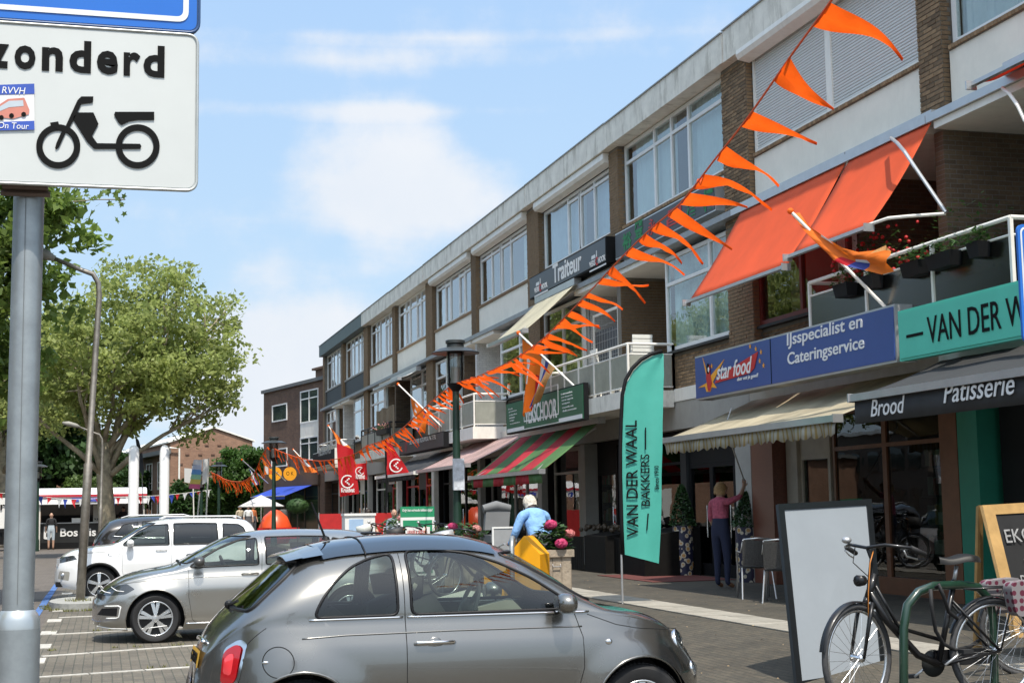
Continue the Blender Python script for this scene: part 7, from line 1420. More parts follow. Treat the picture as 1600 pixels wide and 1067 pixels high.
text('Krijg het volgende lekkere ijsje!', t, LW, O_ + X_ * .04 + Vector((0, -.003, zt - .36 - .12)), X_, FZ, h=.075, wd=xl - .08, shear=.2, bold=.02); text('LEKKER & GEZOND', t, mat('sign_red'), O_ + X_ * .14 + Vector((0, -.014, zt - .36 - .55)), X_, FZ, h=.06, wd=xl - .3, bold=.01); text('100% puur', t, LB, O_ + X_ * .2 + Vector((0, -.014, zt - .36 - .68)), X_, FZ, h=.05, wd=xl - .42)
# white service bench, mobility scooter, white board, dark crates, door plants
t = thing('freezer_box', 'white ice cream freezer box with a blue label', 'freezer', (5.9, 36.2, .37)); a = Yp(539, 806, 36); b_ = Yp(586, 806, 36); MB().box(a.x, b_.x, 36, 36.5, .42, a.z).build('box', WHITE2, t); MB().box(a.x + .1, a.x + .45, 35.985, 35.996, 1.2, 1.5).build('label_sheet', mat('pale_blue_label', (.35, .5, .7), .5), t); MB().box(a.x - .02, b_.x + .02, 35.97, 36.52, a.z + .002, a.z + .06).build('lid', WHITE2, t)
t = thing('mobility_scooter', 'grey covered mobility scooter parked behind the woman in light blue', 'mobility scooter', (6.6, 24.3, .37)); q = MB(); q.prism([(0, 0), (.62, 0), (.62, .5), (.3, .78), (.08, .80), (0, .6)], (6.25, 24.9, 1.0), (1, 0, 0), FZ, .02); v0_ = Vector((6.2, 24.0, .37))
q = MB(); q.obox(v0_ + Vector((-.05, .1, .98)), (.42, 0, 0), (0, .12, .0), (.05, .06, .36)); q.tube([v0_ + Vector((-.05, .2, 1.33)), v0_ + Vector((.18, .2, 1.38)), v0_ + Vector((.42, .2, 1.33))], [.07, .09, .07], 10); q.build('seat_back', mat('grey_cover', (.13, .135, .14), .7, var=.1), t, smooth='a'); MB().obox(v0_ + Vector((-.05, -.3, .78)), (.45, 0, 0), (0, .5, 0), (0, 0, .12)).build('seat', mat('grey_cover'), t); MB().box(6.1, 6.9, 23.8, 24.25, .55, .95).build('base', DARKP, t)
for dx in (.05, .75):
    for dy in (-.02, .5): MB().lathe([(.05, -.04), (.15, -.045), (.16, 0), (.15, .045), (.05, .04)], (6.1 + dx, 23.8 + dy, .53), 16, 0, (0, 1, 0)).build('wheel', RUB, t)
t = thing('price_board', 'thin white framed price board left of the woman in light blue', 'board', (5.55, 22.3, .32)); f = MB(); a = Yp(769, 823, 22.3); b_ = Yp(803, 823, 22.3); f.box(a.x, b_.x, 22.3, 22.33, a.z - .025, a.z); f.box(b_.x - .025, b_.x, 22.3, 22.33, .34, a.z - .026); f.box(a.x, a.x + .025, 22.3, 22.33, .34, a.z - .026); f.build('frame', WHITE2, t); MB().box(a.x + .026, b_.x - .026, 22.31, 22.32, .5, a.z - .03).build('sheet', mat('grey_sheet', (.30, .31, .32), .6), t)
for i, (x, y, lab) in enumerate(((9.7, 29.6, 'black slatted display bin before the dark greengrocer entrance'), (9.9, 27.9, 'black slatted display bin beside the mint feather flag'))):
    t = thing('display_bin', lab, 'display bin', (x, y, .37), group='black display bins'); MB().prism([(0, 0), (1.15, 0), (1.15, .92), (0, .74)], (x, y, .37), (1, 0, 0), FZ, -1.35).build('bin', mat('black_stained_wood', (.007, .0065, .006), .7, var=.3, spec=.15), t)
    for j in range(9): MB().box(x - .012, x - .001, y + .02 + j * .148, y + .15 + j * .148, .39, 1.09).build('slat', mat('black_stained_wood'), t)
    g = MB()
    for j in range(26): g.ball((x + random.uniform(.1, 1.0), y + random.uniform(.1, 1.2), 1.24 + random.uniform(-.04, .06)), .05, 5)
    g.build('produce', mat('dark_produce', (.05, .035, .02), .5, var=.4), t, kind='stuff')
def pot(label, x, y, r, h, cone, pm):
    t = thing('potted_plant', label, 'potted plant', (x, y, .372)); MB().lathe([(0, 0), (r, 0), (r * 1.05, h * .5), (r, h), (r * .85, h), (r * .85, h - .06), (0, h - .06)], (x, y, .372), 24).build('pot', pm, t, smooth='a'); q = MB()
    for i in range(1500): s_ = random.random(); zz = s_ * cone; rr = r * 1.25 * (1 - s_) ** .7 * sqrt(random.uniform(.4, 1)) + .02; a = random.uniform(0, 6.28); c_ = Vector((x + rr * cos(a), y + rr * sin(a), .372 + h + zz)); v = Vector((random.gauss(0, 1), random.gauss(0, 1), random.gauss(.5, 1))).normalized() * .035; e_ = v.orthogonal().normalized() * .018; q.add([c_ - v, c_ - e_, c_ + v, c_ + e_], [(0, 1, 2, 3)])
    q.build('leaves', leafmat('conifer_green', (.03, .075, .02), .2), t, kind='stuff'); return t
DPOT = mat('painted_pot', (.25, .12, .05), .4, var=.2)
nt_ = DPOT.node_tree; vn = nt_.nodes.new('ShaderNodeTexVoronoi'); vn.inputs['Scale'].default_value = 9; cr_ = nt_.nodes.new('ShaderNodeValToRGB'); cr_.color_ramp.elements[0].color = (.45, .25, .08, 1); cr_.color_ramp.elements[1].color = (.02, .02, .05, 1); cr_.color_ramp.elements[1].position = .45; e2 = cr_.color_ramp.elements.new(.3); e2.color = (.5, .45, .35, 1); cr_.color_ramp.interpolation = 'CONSTANT'
tcc = nt_.nodes.new('ShaderNodeTexCoord'); nt_.links.new(tcc.outputs['Object'], vn.inputs[0]); nt_.links.new(vn.outputs['Distance'], cr_.inputs[0]); nt_.links.new(cr_.outputs[0], nt_.nodes['Principled BSDF'].inputs['Base Color'])
pot('cone clipped conifer in a tall patterned pot behind the mint flag', 10.75, 26.7, .20, .95, .78, DPOT); pot('second patterned pot with conifer half hidden by the woman in pink', 10.8, 23.85, .20, .95, .6, DPOT)
p = Yp(465, 800, 46); t = thing('potted_plant', 'ball topped standard tree in a pot near the far lamp', 'potted plant', (p.x, 46, .37)); MB().tube([(p.x, 46, .6), (p.x, 46, 1.7)], .025).build('stem', BARKD, t); MB().lathe([(0, 0), (.2, 0), (.25, .4), (.2, .4), (0, .36)], (p.x, 46, .37), 16).build('pot', DARKP, t); q = MB()
for i in range(1400): v = Vector((random.gauss(0, 1), random.gauss(0, 1), random.gauss(0, 1))).normalized(); c_ = Vector((p.x, 46, 1.72 + .15)) + Vector((v.x * .36, v.y * .36, v.z * .24)) * random.uniform(.6, 1.05); w_ = v.orthogonal().normalized() * .04; e_ = v.cross(w_) * .6; q.add([c_ - w_, c_ - e_, c_ + w_, c_ + e_], [(0, 1, 2, 3)])
q.build('leaves', LEAFG, t, kind='stuff')
# red play cart, umbrella and striped terrace rail far away
p = Yp(430, 800, 62); t = thing('toy_ride', 'red and orange coin operated ride with white lettering beside the far lamp', 'toy ride', (p.x, 62, .35)); q = MB(); q.lathe([(.55, 0), (.7, .35), (.68, .7), (.5, 1.1), (.2, 1.35), (0, 1.4)], (p.x, 62, .4), 18); q.build('shell', mat('toy_orange', (.7, .08, .02), .35), t, smooth=True); MB().box(p.x - .8, p.x + .9, 61.2, 61.28, .6, 1.05).build('sign_plate', REDF, t); text('Kruidvat', t, LW, (p.x - .7, 61.19, .72), (1, 0, 0), FZ, h=.25, wd=1.5, bold=.03)
p = Yp(408, 795, 66); t = thing('parasol', 'small grey white parasol beside the red toy ride', 'parasol', (p.x, 66, .35)); MB().lathe([(0, 2.35), (.05, 2.33), (1.05, 1.85), (1.04, 1.82)], (p.x, 66, .1), 10).build('canopy', WH, t); MB().tube([(p.x, 66, .3), (p.x, 66, 2.4)], .025).build('pole', WHITE, t)
for i, (px, yy, lab) in enumerate(((525, 45, 'red terrace screen left of the white freezer'), (596, 44, 'red terrace screen right of the seated person in olive'))):
    p = Yp(px, 800, yy); t = thing('terrace_screen', lab, 'screen', (p.x, yy, .37), group='red terrace screens'); MB().box(p.x - .5, p.x + .45, yy, yy + .04, .6, 1.62).build('panel', REDW, t); q = MB(); q.tube([(p.x - .52, yy, .37), (p.x - .52, yy, 1.66)], .02); q.tube([(p.x + .47, yy, .37), (p.x + .47, yy, 1.66)], .02); q.build('posts', ALU, t)
# mint feather flag of the bakery
MINT = mat('mint_flag_cloth', (.10, .52, .42), .5, var=.05, vs=2, trans=.35, bump=.5, bs=2.5)
fx, fy = 6.94, 19.5
pix = lambda a, b_: Yp(a, b_, fy)
t = thing('feather_flag', 'mint feather flag with black hand lettering on a ground pole', 'banner', (fx, fy, .37)); lft = [(1034, 552), (1020, 556), (1004, 565), (990, 579), (980, 597), (975, 620), (973, 660), (972, 700), (972, 740), (973, 780), (974, 820), (976, 866)]; rgt = [(1037, 553), (1037, 560), (1037, 572), (1037, 586), (1036, 605), (1036, 625), (1035, 662), (1035, 700), (1034, 742), (1034, 784), (1033, 826), (1030, 880)]
rows = []
for k, (l_, r_) in enumerate(zip(lft, rgt)):
    a, b_ = pix(*l_), pix(*r_); rows.append([a.lerp(b_, i / 10) + Vector((0, .012 * sin(i * .9 + k * .5) * (i / 10) + .003 * sin(k * 2.1 + i), 0)) for i in range(11)])
cloth(t, rows, MINT, None, 'cloth'); MB().tube([pix(a + (-3 if i > 0 else 0), b_ - (3 if i < 6 else 0)) + Vector((0, -.01, 0)) for i, (a, b_) in enumerate(lft)], .028, 8).build('sleeve', BLACK, t, smooth=True); MB().tube([(pix(973, 943).x, fy, .37), pix(971, 866)], .016).build('pole', ALU, t)
upd = (pix(987, 640) - pix(990, 840)); Ld = upd.length; ax = upd.normalized(); ay = Vector((-1, 0, 0)); 
text('VAN DER WAAL', t, LB, pix(997, 838) + Vector((0, -.020, 0)), ax, ay, h=.17, wd=1.62, bold=.006); text('BAKKERS', t, LB, pix(1015, 790) + Vector((0, -.020, 0)), ax, ay, h=.13, wd=.72, bold=.0); text('Since 1910', t, LB, pix(1029, 764) + Vector((0, -.020, 0)), ax, ay, h=.065, wd=.33)
MB().tube([pix(1010, 828) + Vector((0, -.020, 0)), pix(1012, 802) + Vector((0, -.020, 0))], .01).build('dash', LB, t); MB().tube([pix(1008, 702) + Vector((0, -.020, 0)), pix(1008, 668) + Vector((0, -.020, 0))], .01).build('dash', LB, t)

# ------------------------------------------------------------------ whiteboard stand, chalk board, rack
t = thing('pavement_board', 'blank white poster board in a black frame standing behind the bicycle', 'pavement board', (5.9, 11.5, .25))
a, b_, c_, d_ = Yp(1216, 787, 11.9), Yp(1362, 779, 12.35), Yp(1386, 1052, 11.75), Yp(1246, 1075, 11.3); nrm = (b_ - a).cross(d_ - a).normalized(); nrm = nrm if nrm.y < 0 else -nrm
def quadbox(mb, P_, n_, th): P_ = [Vector(p) for p in P_]; B_ = [p - n_ * th for p in P_]; mb.add(P_ + B_, [(0, 1, 2, 3), (7, 6, 5, 4), (0, 4, 5, 1), (1, 5, 6, 2), (2, 6, 7, 3), (3, 7, 4, 0)]); return mb
def bil(u, v): return a.lerp(b_, u).lerp(d_.lerp(c_, u), v)
e = .058; f = MB()
for (u0, v0, u1, v1) in ((0, 0, 1, e * .6), (0, 1 - e * .6, 1, 1), (0, e * .6, e, 1 - e * .6), (1 - e, e * .6, 1, 1 - e * .6)): quadbox(f, [bil(u0, v0), bil(u1, v0), bil(u1, v1), bil(u0, v1)], nrm, .035)
f.build('frame', mat('black_frame', (.01, .012, .014), .35), t); quadbox(MB(), [bil(e, e * .6) - nrm * .012, bil(1 - e, e * .6) - nrm * .012, bil(1 - e, 1 - e * .6) - nrm * .012, bil(e, 1 - e * .6) - nrm * .012], nrm, .01).build('sheet', mat('blank_sheet', (.27, .30, .33), .35, var=.05, vs=1.5, coat=.4), t); MB().tube([a.lerp(b_, .25) - nrm * .05, a.lerp(b_, .35) + Vector((.1, .5, -1.4))], .015).build('rear_leg', BLACK, t); MB().tube([a.lerp(b_, .9) - nrm * .05, a.lerp(b_, .85) + Vector((.0, .5, -1.4))], .015).build('rear_leg', BLACK, t)
t = thing('chalk_board', 'wood framed chalkboard with prices at the right edge', 'pavement board', (7.0, 11, .25)); PINE = mat('pine_wood', (.42, .26, .10), .6, var=.2, vs=5, bump=.2, bs=12)
a, b_, d_, c_ = Yp(1535, 789, 11.0), Yp(1680, 780, 11.4), Yp(1585, 995, 10.6), Yp(1740, 1000, 11.0); nrm = (b_ - a).cross(d_ - a).normalized(); nrm = nrm if nrm.y < 0 else -nrm
e = .11; f = MB()
for (u0, v0, u1, v1) in ((0, 0, 1, e * .7), (0, 1 - e * .7, 1, 1), (0, e * .7, e, 1 - e * .7), (1 - e, e * .7, 1, 1 - e * .7)): quadbox(f, [bil(u0, v0), bil(u1, v0), bil(u1, v1), bil(u0, v1)], nrm, .03)
f.build('frame', PINE, t); quadbox(MB(), [bil(e, e * .7) - nrm * .012, bil(1 - e, e * .7) - nrm * .012, bil(1 - e, 1 - e * .7) - nrm * .012, bil(e, 1 - e * .7) - nrm * .012], nrm, .01).build('slate', mat('chalk_slate', (.015, .015, .016), .7, var=.3), t)
f = MB(); quadbox(f, [a + Vector((-.01, .04, 0)), a + Vector((.05, .07, 0)), Yp(1530, 1010, 11.7) + Vector((.05, 0, 0)), Yp(1524, 1010, 11.7)], nrm, .03); f.build('rear_frame', PINE, t)
CH = mat('chalk', (.28, .28, .28), .9, var=.3, vs=40); xa, ya = (b_ - a).normalized(), (a - d_).normalized()
for (s_, u, v, h_, w_) in (('EKO', .15, .30, .12, .36), ('€4,50', .28, .48, .10, .30), ('pp', .2, .63, .10, .14), ('3 voor', .42, .64, .07, .25), ('soep', .2, .80, .08, .3)): text(s_, t, CH, bil(u, v) + nrm * .004, xa, ya, h=h_, wd=w_, depth=.002)
def tubeobj(label, name, cat, pts, r, m, part='tube'): t = thing(name, label, cat, tuple(pts[0])); MB().tube(pts, r, 12).build(part, m, t, smooth=True); return t
RG_ = mat('green_rack_paint', (.008, .032, .018), .3, var=.2, vs=5, coat=.5)
y_ = 9.5; p = [(Yp(1412, 1000, y_).x, y_, gz(5.5) - .02)]
for (a, b_) in ((1412, 1067), (1412, 980), (1418, 945), (1435, 924), (1458, 915), (1500, 913), (1528, 917), (1546, 935), (1552, 970), (1554, 1067)): p.append(tuple(Yp(a, b_, y_ + (a - 1412) * .0012)))
p.append((p[-1][0], p[-1][1], gz(6) - .02)); tubeobj('dark green hoop bicycle stand between the two bicycles', 'bicycle_stand', 'bicycle stand', p, .032, RG_)

# ------------------------------------------------------------------ bicycles
BKF = mat('bicycle_black', (.009, .009, .010), .35, var=.1, coat=.2, spec=.35); SPK = mat('spoke_steel', (.55, .55, .55), .25, metal=.9); TYRE = mat('tyre_grey', (.05, .05, .052), .75, var=.2, vs=30)
def bicycle(label, loc, rz, steer=0.0, frame=None, bag=None, detail=True, group=None):
    """rear hub at the origin side, heading +X; wheelbase 1.12"""
    frame = frame or BKF; t = thing('bicycle', label, 'bicycle', loc, rz, group); R = .345; B = lambda mb, n, m, par=None, sm=True: mb.build(n, m, par or t, smooth=sm, world=False)
    def wh(x, st):
        w_ = B(MB().tube([(R * cos(2 * pi * i / 40), 0, R * sin(2 * pi * i / 40)) for i in range(40)], .021, 8, closed=True), 'wheel', TYRE); w_.location = (x, 0, R + .02); w_.rotation_euler = (0, 0, st)
        B(MB().tube([((R - .03) * cos(2 * pi * i / 40), 0, (R - .03) * sin(2 * pi * i / 40)) for i in range(40)], .012, 6, closed=True), 'rim', SPK, w_); B(MB().lathe([(.0, -.05), (.022, -.05), (.03, -.035), (.02, 0), (.03, .035), (.022, .05), (0, .05)], (0, 0, 0), 12, 0, (0, 1, 0)), 'hub', CHROME, w_)
        s_ = MB(); n = 28 if detail else 14
        for i in range(n): a = 2 * pi * i / n; b_ = a + (.5 if i % 2 else -.5); s_.tube([(.028 * cos(b_), .03 * (1 if i % 4 < 2 else -1), .028 * sin(b_)), ((R - .035) * cos(a), 0, (R - .035) * sin(a))], .0016, 4, caps=False)
        B(s_, 'spokes', SPK, w_, False); return w_
    wr = wh(0, 0); fh = wh(1.13, steer); hz = R + .02
    c, s_ = cos(steer), sin(steer)
    def F(x, y, z): dx = x - 1.0; return (1.0 + dx * c - y * s_, dx * s_ + y * c, z)      # turns with the fork, about the head tube
    fh.location = F(1.13, 0, hz)
    B(MB().tube([(.93, 0, .92), (1.0, 0, .74)], .026, 10), 'head_tube', frame); B(MB().tube([(.98, 0, .80), (.85, 0, .60), (.62, 0, .36), (.46, 0, .29)], .026, 10), 'down_tube', frame); B(MB().tube([(.46, 0, .29), (.30, 0, .86)], .021, 10), 'seat_tube', frame); B(MB().tube([(.93, 0, .84), (.76, 0, .55), (.42, 0, .45)], .014, 8), 'top_tube', frame)
    st_ = MB(); [st_.tube([(.44, y * .5, .29), (.0, y, hz)], .011) for y in (-.06, .06)]; B(st_, 'chain_stays', frame); st_ = MB(); [st_.tube([(.34, y * .4, .72), (.0, y, hz)], .010) for y in (-.06, .06)]; B(st_, 'seat_stays', frame)
    f = MB(); f.tube([F(1.0, 0, .76), F(1.02, 0, .72)], .022); [f.tube([F(1.01, y, .73), F(1.05, y, .62), F(1.13, y, hz)], [.016, .015, .010], 8) for y in (-.055, .055)]; B(f, 'fork', frame)
    B(MB().tube([F(.99, 0, .76), F(.93, 0, 1.02), F(.97, 0, 1.10)], .014), 'stem', CHROME if False else frame)
    B(MB().tube([F(.74, -.29, 1.06), F(.86, -.27, 1.10), F(.97, -.15, 1.12), F(.98, 0, 1.10), F(.97, .15, 1.12), F(.86, .27, 1.10), F(.74, .29, 1.06)], .012, 10), 'handlebar', BKF); 
    for y in (-1, 1): B(MB().tube([F(.72, y * .292, 1.05), F(.85, y * .272, 1.098)], .018, 8), 'grip', RUB); B(MB().tube([F(.90, y * .25, 1.08), F(.86, y * .24, 1.04), F(.78, y * .27, 1.02)], .006, 6), 'brake_lever', ALU)
    B(MB().ball(F(.95, -.19, 1.15), .035, 7, sq=(1, 1, .7)), 'bell', ALU); B(MB().tube([(.30, 0, .86), (.275, 0, .96)], .014), 'seat_post', ALU)
    sd_ = MB(); vs = []; n = 10
    for i in range(n + 1):
        u = i / n; x = .14 + u * .28; w_ = .10 * (1 - u) ** .6 * (1 if u > .12 else .75) + .018; z = 1.0 + .012 * sin(u * 6); r_ = []
        for k in range(9): a = pi * k / 8; r_.append((x, -w_ * cos(a), z + .03 * sin(a) - (.02 if k in (0, 8) else 0)))
        vs += r_
    sd_.add(vs, [(i * 9 + k, i * 9 + k + 1, (i + 1) * 9 + k + 1, (i + 1) * 9 + k) for i in range(n) for k in range(8)]); sd_.add([vs[i * 9] for i in range(n + 1)] + [vs[i * 9 + 8] for i in range(n + 1)], [(i, i + 1, n + 2 + i, n + 1 + i) for i in range(n)]); B(sd_, 'saddle', mat('black_leather', (.010, .0095, .009), .5, var=.2, spec=.3), None)
    mg = lambda x0, a0, a1, fn: MB().tube([fn(x0 + (R + .035) * cos(a), 0, hz + (R + .035) * sin(a)) for a in [a0 + (a1 - a0) * i / 16 for i in range(17)]], .012, 6)
    ident = lambda x, y, z: (x, y, z)
    def guard(x0, a0, a1, fn, name):
        q = MB(); m = 18; vs = []
        for i in range(m + 1):
            a = a0 + (a1 - a0) * i / m
            for yy, rr in ((-.028, R + .026), (-.018, R + .036), (.018, R + .036), (.028, R + .026)): vs.append(fn(x0 + rr * cos(a), yy, hz + rr * sin(a)))
        q.add(vs, [(i * 4 + k, i * 4 + k + 1, i * 4 + 5 + k, i * 4 + 4 + k) for i in range(m) for k in range(3)]); return B(q, name, frame)
    guard(0, radians(20), radians(200), ident, 'rear_mudguard'); guard(1.13, radians(10), radians(125), F, 'front_mudguard')
    B(MB().box(.02, .46, -.055, -.035, .27, .38), 'chain_guard', BKF, None, False); B(MB().lathe([(0, -.07), (.09, -.07), (.095, -.062), (0, -.06)], (.46, 0, .29), 20, 0, (0, 1, 0)), 'chainring', DARKP); q = MB(); q.tube([(.46, -.08, .29), (.60, -.09, .20)], .009); q.tube([(.46, .08, .29), (.32, .09, .38)], .009); B(q, 'cranks', ALU); B(MB().box(.56, .64, -.16, -.09, .19, .215), 'pedal', RUB, None, False); B(MB().box(.28, .36, .09, .16, .37, .395), 'pedal', RUB, None, False)
    q = MB(); [q.tube([(-.28, y, .80), (.28, y, .80)], .006) for y in (-.07, 0, .07)]; [q.tube([(-.15, y, .80), (0, y, hz)], .006) for y in (-.07, .07)]; B(q, 'luggage_rack', BKF)
    q = F(1.03, 0, .88); B(MB().tube([q, (q[0] + .06 * c, q[1] + .06 * s_, q[2])], [.035, .04], 10), 'front_lamp', BKF); B(MB().tube([F(.97, .05, 1.08), F(1.04, .07, 1.0), F(1.02, .03, .80), F(1.06, .05, .6)], .004, 5), 'cable', mat('orange_cable', (.5, .18, .03), .5)); B(MB().tube([F(.95, -.12, 1.1), F(1.03, -.08, 1.0), (.93, 0, .86), (.8, .02, .6)], .004, 5), 'cable', RUB)
    if bag == 'dots':
        for y in (-1, 1): B(MB().prism(rounded([(-.30, .62), (-.06, .60), (-.02, .84), (-.32, .86)], .06), (0, y * .14 - .05, 0), (1, 0, 0), (0, 0, 1), .10), 'pannier', mat('dotted_pannier', (.75, .72, .72), .6), None, 'a')
    elif bag: B(MB().tube([(1.12, 0, .86), (1.13, 0, .98), (1.15, 0, 1.08)], [.14, .18, .17], 12), 'basket_bag', bag)
    return t
bk = bicycle('black bicycle with silver bell and dotted panniers leaning at the green hoop', (Yp(1556, 1000, 9.6).x, 9.62, gz(5.9) - .02), radians(182), steer=radians(22), bag='dots')
bk.scale = (1.04,) * 3
# lock chain on the stand
tubeobj('black fabric covered chain lock looped over the green hoop', 'bicycle_lock', 'bicycle lock', [Yp(1462, 918, 9.46), Yp(1466, 912, 9.44), Yp(1474, 930, 9.45), Yp(1482, 955, 9.5), Yp(1496, 966, 9.6), Yp(1506, 965, 9.7)], .014, RUB, 'chain')
tubeobj('hanging loop of the chain lock below the hoop', 'lock_loop', 'bicycle lock', [Yp(1454, 920, 9.46), Yp(1456, 950, 9.46), Yp(1462, 985, 9.5), Yp(1474, 1005, 9.55), Yp(1492, 1015, 9.6), Yp(1515, 1010, 9.7), Yp(1530, 1000, 9.8)], .014, RUB, 'chain')
DOT = mat('dotted_pannier', (.75, .72, .72), .6); nt_ = DOT.node_tree; vn = nt_.nodes.new('ShaderNodeTexVoronoi'); vn.inputs['Scale'].default_value = 17; vn.inputs['Randomness'].default_value = .25; cr_ = nt_.nodes.new('ShaderNodeValToRGB'); cr_.color_ramp.interpolation = 'CONSTANT'; cr_.color_ramp.elements[0].color = (.10, .012, .03, 1); cr_.color_ramp.elements[1].color = (.20, .18, .185, 1); cr_.color_ramp.elements[1].position = .36; tcc = nt_.nodes.new('ShaderNodeTexCoord'); nt_.links.new(tcc.outputs['Object'], vn.inputs[0]); nt_.links.new(vn.outputs['Distance'], cr_.inputs[0]); nt_.links.new(cr_.outputs[0], nt_.nodes['Principled BSDF'].inputs['Base Color'])
b2 = bicycle('second bicycle, only its handlebar and front in view at the right edge before the chalkboard', (Yp(1800, 1000, 10.2).x, 10.3, gz(6.8) - .02), radians(184), steer=radians(-15))
SIL = mat('silver_bag', (.45, .46, .47), .4, metal=.3, var=.3, vs=5)
for (px, yy, rz, bag, lab) in ((745, 24.2, 190, SIL, 'parked bicycle with a crumpled silver bag left of the walking woman'), (722, 27.6, 170, None, 'parked bicycle behind the street lamp post'), (665, 28.6, 185, mat('dark_saddle_bag', (.03, .03, .03), .6), 'parked bicycle with dark seat covers before the green board'), (690, 28.9, 200, None, 'parked bicycle right of the green board'), (612, 33.5, 175, mat('white_basket', (.6, .62, .58), .6), 'parked bicycle with a pale basket left of the green board')):
    p = Yp(px, 800, yy); bicycle(lab, (p.x + .5, yy, gz(p.x) - .02), radians(rz), radians(15), bag=bag, detail=False, group='bicycles parked along the pavement')

# ------------------------------------------------------------------ traffic signs in the foreground
t = thing('traffic_sign', 'blue and white moped sign on a thick galvanised post at the left edge', 'traffic sign', (-.19, 3.9, 0)); ys = 3.82
xp = -.205
MB().tube([(xp, 3.93, -.02), (xp, 3.93, 1.44)], .0545, 28).build('sleeve', STEEL, t, smooth='a'); MB().lathe([(.0545, 1.44), (.0535, 1.462), (.048, 1.476), (.040, 1.486)], (xp, 3.93, 0), 28).build('sleeve_cap', mat('bright_galvanised', (.42, .45, .46), .3, metal=.6, var=.1), t, smooth=True); MB().tube([(xp, 3.93, 1.47), (xp + .012, 3.93, 3.6)], .038, 28).build('post', STEEL, t, smooth='a'); MB().box(xp - .0392, xp + .0005, 3.9, 3.9, 1.5, 1.5) if False else None
SGW = mat('retro_white', (.50, .515, .50), .45, var=.04, vs=3); nt_ = SGW.node_tree; vn = nt_.nodes.new('ShaderNodeTexVoronoi'); vn.inputs['Scale'].default_value = 240; vn.inputs['Randomness'].default_value = 0; mr = nt_.nodes.new('ShaderNodeMapRange'); mr.inputs[1].default_value = .2; mr.inputs[2].default_value = .5; mr.inputs[3].default_value = .97; mr.inputs[4].default_value = 1.06; tcc = nt_.nodes.new('ShaderNodeTexCoord'); nt_.links.new(tcc.outputs['Object'], vn.inputs[0]); nt_.links.new(vn.outputs['Distance'], mr.inputs[0])
src_ = nt_.nodes['Principled BSDF'].inputs['Base Color'].links[0].from_socket; hv = nt_.nodes.new('ShaderNodeHueSaturation'); nt_.links.new(src_, hv.inputs['Color']); nt_.links.new(mr.outputs[0], hv.inputs['Value']); nt_.links.new(hv.outputs[0], nt_.nodes['Principled BSDF'].inputs['Base Color'])
SGB = mat('sign_blue', (.012, .13, .50), .35, var=.04, vs=3)
TR_, BR_ = Yp(311, 47, ys), Yp(303, 288, ys); BL_ = Yp(0, 293, ys); TLx = Yp(0, 44, ys)
xr = (TR_.x + BR_.x) / 2 + .002; z0 = (BR_.z + BL_.z) / 2 - .003; z1 = (TR_.z + TLx.z) / 2; hh = z1 - z0; ww = .62; xl_ = xr - ww
def rrect(w_, h_, r): return rounded([(0, 0), (w_, 0), (w_, h_), (0, h_)], r, 6)
def plate(par, x0, z0_, w_, h_, rim, face, nm):
    o = MB().prism(rrect(w_, h_, .028), (x0, ys, z0_), (1, 0, 0), FZ, .022).build(nm, rim, par, smooth='a'); MB().prism([(a + .006, b_ + .006) for a, b_ in rrect(w_ - .012, h_ - .012, .024)], (x0, ys - .001, z0_), (1, 0, 0), FZ, .001).build('face', face, o); rimt = MB().tube([Vector((x0 + a, ys - .001, z0_ + b_)) for a, b_ in rrect(w_, h_, .028)], .004, 6, closed=True); rimt.build('rim', rim, o, smooth=True); return o
pw = plate(t, xl_, z0, ww, hh, mat('sign_rim', (.45, .46, .44), .4, metal=.5, dirt=.5), SGW, 'lower_plate')
pb_ = plate(t, xl_, z1 + .006, ww + .003, .5, mat('dark_rim_paint', (.02, .06, .16), .4), SGB, 'upper_plate')
fr_ = MB(); pts = [(a + .026, b_ + .026) for a, b_ in rrect(ww - .05, .448, .03)]; inn = [(a + .040, b_ + .040) for a, b_ in rrect(ww - .078, .42, .018)]
vs = [(xl_ + a, ys - .0035, z1 + .006 + b_) for a, b_ in pts] + [(xl_ + a, ys - .0035, z1 + .006 + b_) for a, b_ in inn]; n = len(pts); fr_.add(vs, [(i, (i + 1) % n, n + (i + 1) % n, n + i) for i in range(n)]); fr_.build('white_border', mat('retro_white2', (.66, .68, .68), .45), t)
def SP_(px, py, d=.004): return Yp(px, py, ys - d)
for ch, x0_, x1_, tall in (('z', -15, 13, 0), ('o', 22, 55, 0), ('n', 65, 98, 0), ('d', 108, 142, 1), ('e', 151, 184, 0), ('r', 193, 219, 0), ('d', 224, 257, 1), ('e', -62, -28, 0)):
    a, b_ = SP_(x0_, 114), SP_(x1_, 114); zt_ = SP_(128, 64 if tall else 77).z; zb_ = SP_(128, 114).z; text(ch, t, LB, (a.x, ys - .0025, zb_), (1, 0, 0), FZ, h=zt_ - zb_, wd=b_.x - a.x, depth=.0012, bold=.035)
mo = MB()
def arcp(cx, cy, r0, r1, n=44): 
    P0 = [SP_(cx + r0 * cos(2 * pi * i / n), cy + r0 * sin(2 * pi * i / n)) for i in range(n)]; P1 = [SP_(cx + r1 * cos(2 * pi * i / n), cy + r1 * sin(2 * pi * i / n)) for i in range(n)]; mo.add(P0 + P1, [(i, (i + 1) % n, n + (i + 1) % n, n + i) for i in range(n)])
def poly(pp, d=.0042): 
    global mo
    mo.add([SP_(a, b_, d) for a, b_ in pp], [tuple(range(len(pp)))])
arcp(91, 229, 24.5, 34.5); arcp(215, 229, 24.5, 34.5)
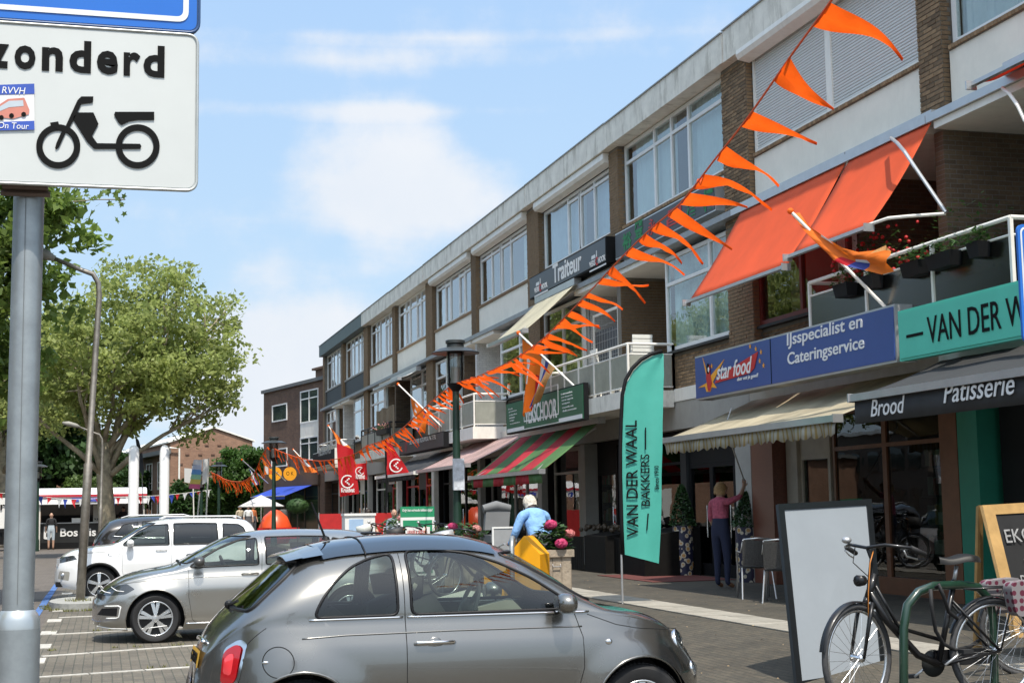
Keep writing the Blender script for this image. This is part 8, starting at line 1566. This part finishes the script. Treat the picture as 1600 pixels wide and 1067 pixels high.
poly([(86, 232), (88, 224), (97, 204), (103, 207), (92, 231), (88, 234)]); poly([(99, 205), (104, 208), (119, 181), (127, 163), (145, 161), (146, 151), (127, 151), (121, 157)]); poly([(78, 192), (91, 190), (93, 199), (81, 201)]); poly([(117, 176), (146, 176), (154, 194), (144, 213), (152, 224), (219, 225), (221, 229), (219, 233), (147, 233), (136, 222), (114, 187)]); poly([(180, 175), (241, 175), (241, 188), (215, 188), (202, 190), (190, 196), (185, 192), (178, 180)])
poly([(80, 198), (97, 196), (112, 203), (122, 214), (116, 217), (106, 208), (92, 204)], .0044)
mo.build('moped_symbol', LB, t)
SK = MB(); SK.add([SP_(-30, 205, .004), SP_(54, 202, .004), SP_(53, 131, .004), SP_(-30, 134, .004)], [(0, 1, 2, 3)]); sk_ = SK.build('sticker', mat('sticker_white', (.72, .70, .72), .5), t)
for (a0, a1) in ((131, 147), (189, 203)): MB().add([SP_(-30, a1 + 2, .005), SP_(54, a1, .005), SP_(53.5, a0, .005), SP_(-30, a0 + 3, .005)], [(0, 1, 2, 3)]).build('blue_band', mat('sticker_blue', (.03, .08, .40), .5), sk_)
a = SP_(3, 146, .006); text('RVVH', sk_, LW, a, (1, 0, .01), FZ, h=.017, wd=.056, depth=.0004, shear=.15); a = SP_(-3, 200.5, .006); text('On Tour', sk_, LW, a, (1, 0, .01), FZ, h=.016, wd=.073, depth=.0004, shear=.1)
PKB = mat('bus_salmon', (.55, .20, .15), .5, var=.2); q = MB(); q.add([SP_(a, b_, .006) for a, b_ in ((-5, 183), (-3, 165), (12, 155), (38, 153), (46, 172), (45, 179), (20, 186))], [tuple(range(7))]); q.build('bus_print', PKB, sk_); q = MB(); q.add([SP_(a, b_, .0065) for a, b_ in ((-2, 168), (14, 158), (36, 157), (37, 166), (14, 168), (0, 174))], [tuple(range(6))]); q.build('bus_window_print', mat('bus_pale', (.45, .5, .55), .5), sk_)
q = MB(); [q.add([SP_(cx + 4 * cos(i * .785), cy + 4 * sin(i * .785), .007) for i in range(8)], [tuple(range(8))]) for cx, cy in ((2, 184), (18, 181), (37, 179))]; q.build('bus_wheel_print', LB, sk_)
q = MB(); q.box(xp - .055, xp + .055, ys + .022, ys + .07, z0 - .004, z0 + .02); q.tube([(xp - .06, ys + .06, z0 - .012), (xp + .06, ys + .06, z0 - .012)], .008, 6); q.build('clamp', mat('rust_clamp', (.14, .10, .08), .7, metal=.3, var=.4), t)
MB().box(xp - .0005, xp + .0008, 3.889, 3.8915, 1.5, z0).build('weld_seam', mat('seam_steel', (.12, .13, .135), .5), t)
# blue parking sign clipped by the right edge
t = thing('parking_sign', 'blue sign with white border cut by the right edge of the picture', 'traffic sign', (4.6, 7.6, 0)); yq = 7.8; a = Yp(1589, 350, yq); b_ = Yp(1597, 535, yq); hq = a.z - b_.z
MB().prism(rrect(.62, hq, .05), (a.x, yq, b_.z), (1, 0, 0), FZ, .02).build('plate', SGB, t); r_ = MB(); pts = [(q_[0] + .018, q_[1] + .018) for q_ in rrect(.584, hq - .036, .04)]; inn = [(q_[0] + .03, q_[1] + .03) for q_ in rrect(.56, hq - .06, .03)]; n = len(pts)
r_.add([(a.x + u, yq - .002, b_.z + v) for u, v in pts + inn], [(i, (i + 1) % n, n + (i + 1) % n, n + i) for i in range(n)]); r_.build('white_border', mat('retro_white2'), t); MB().tube([(a.x + .31, yq + .05, 0), (a.x + .31, yq + .05, a.z + .1)], .03, 14).build('post', STEEL, t)
text('P', t, mat('retro_white2'), (a.x + .2, yq - .003, b_.z + .15), (1, 0, 0), FZ, h=.35, bold=.03)
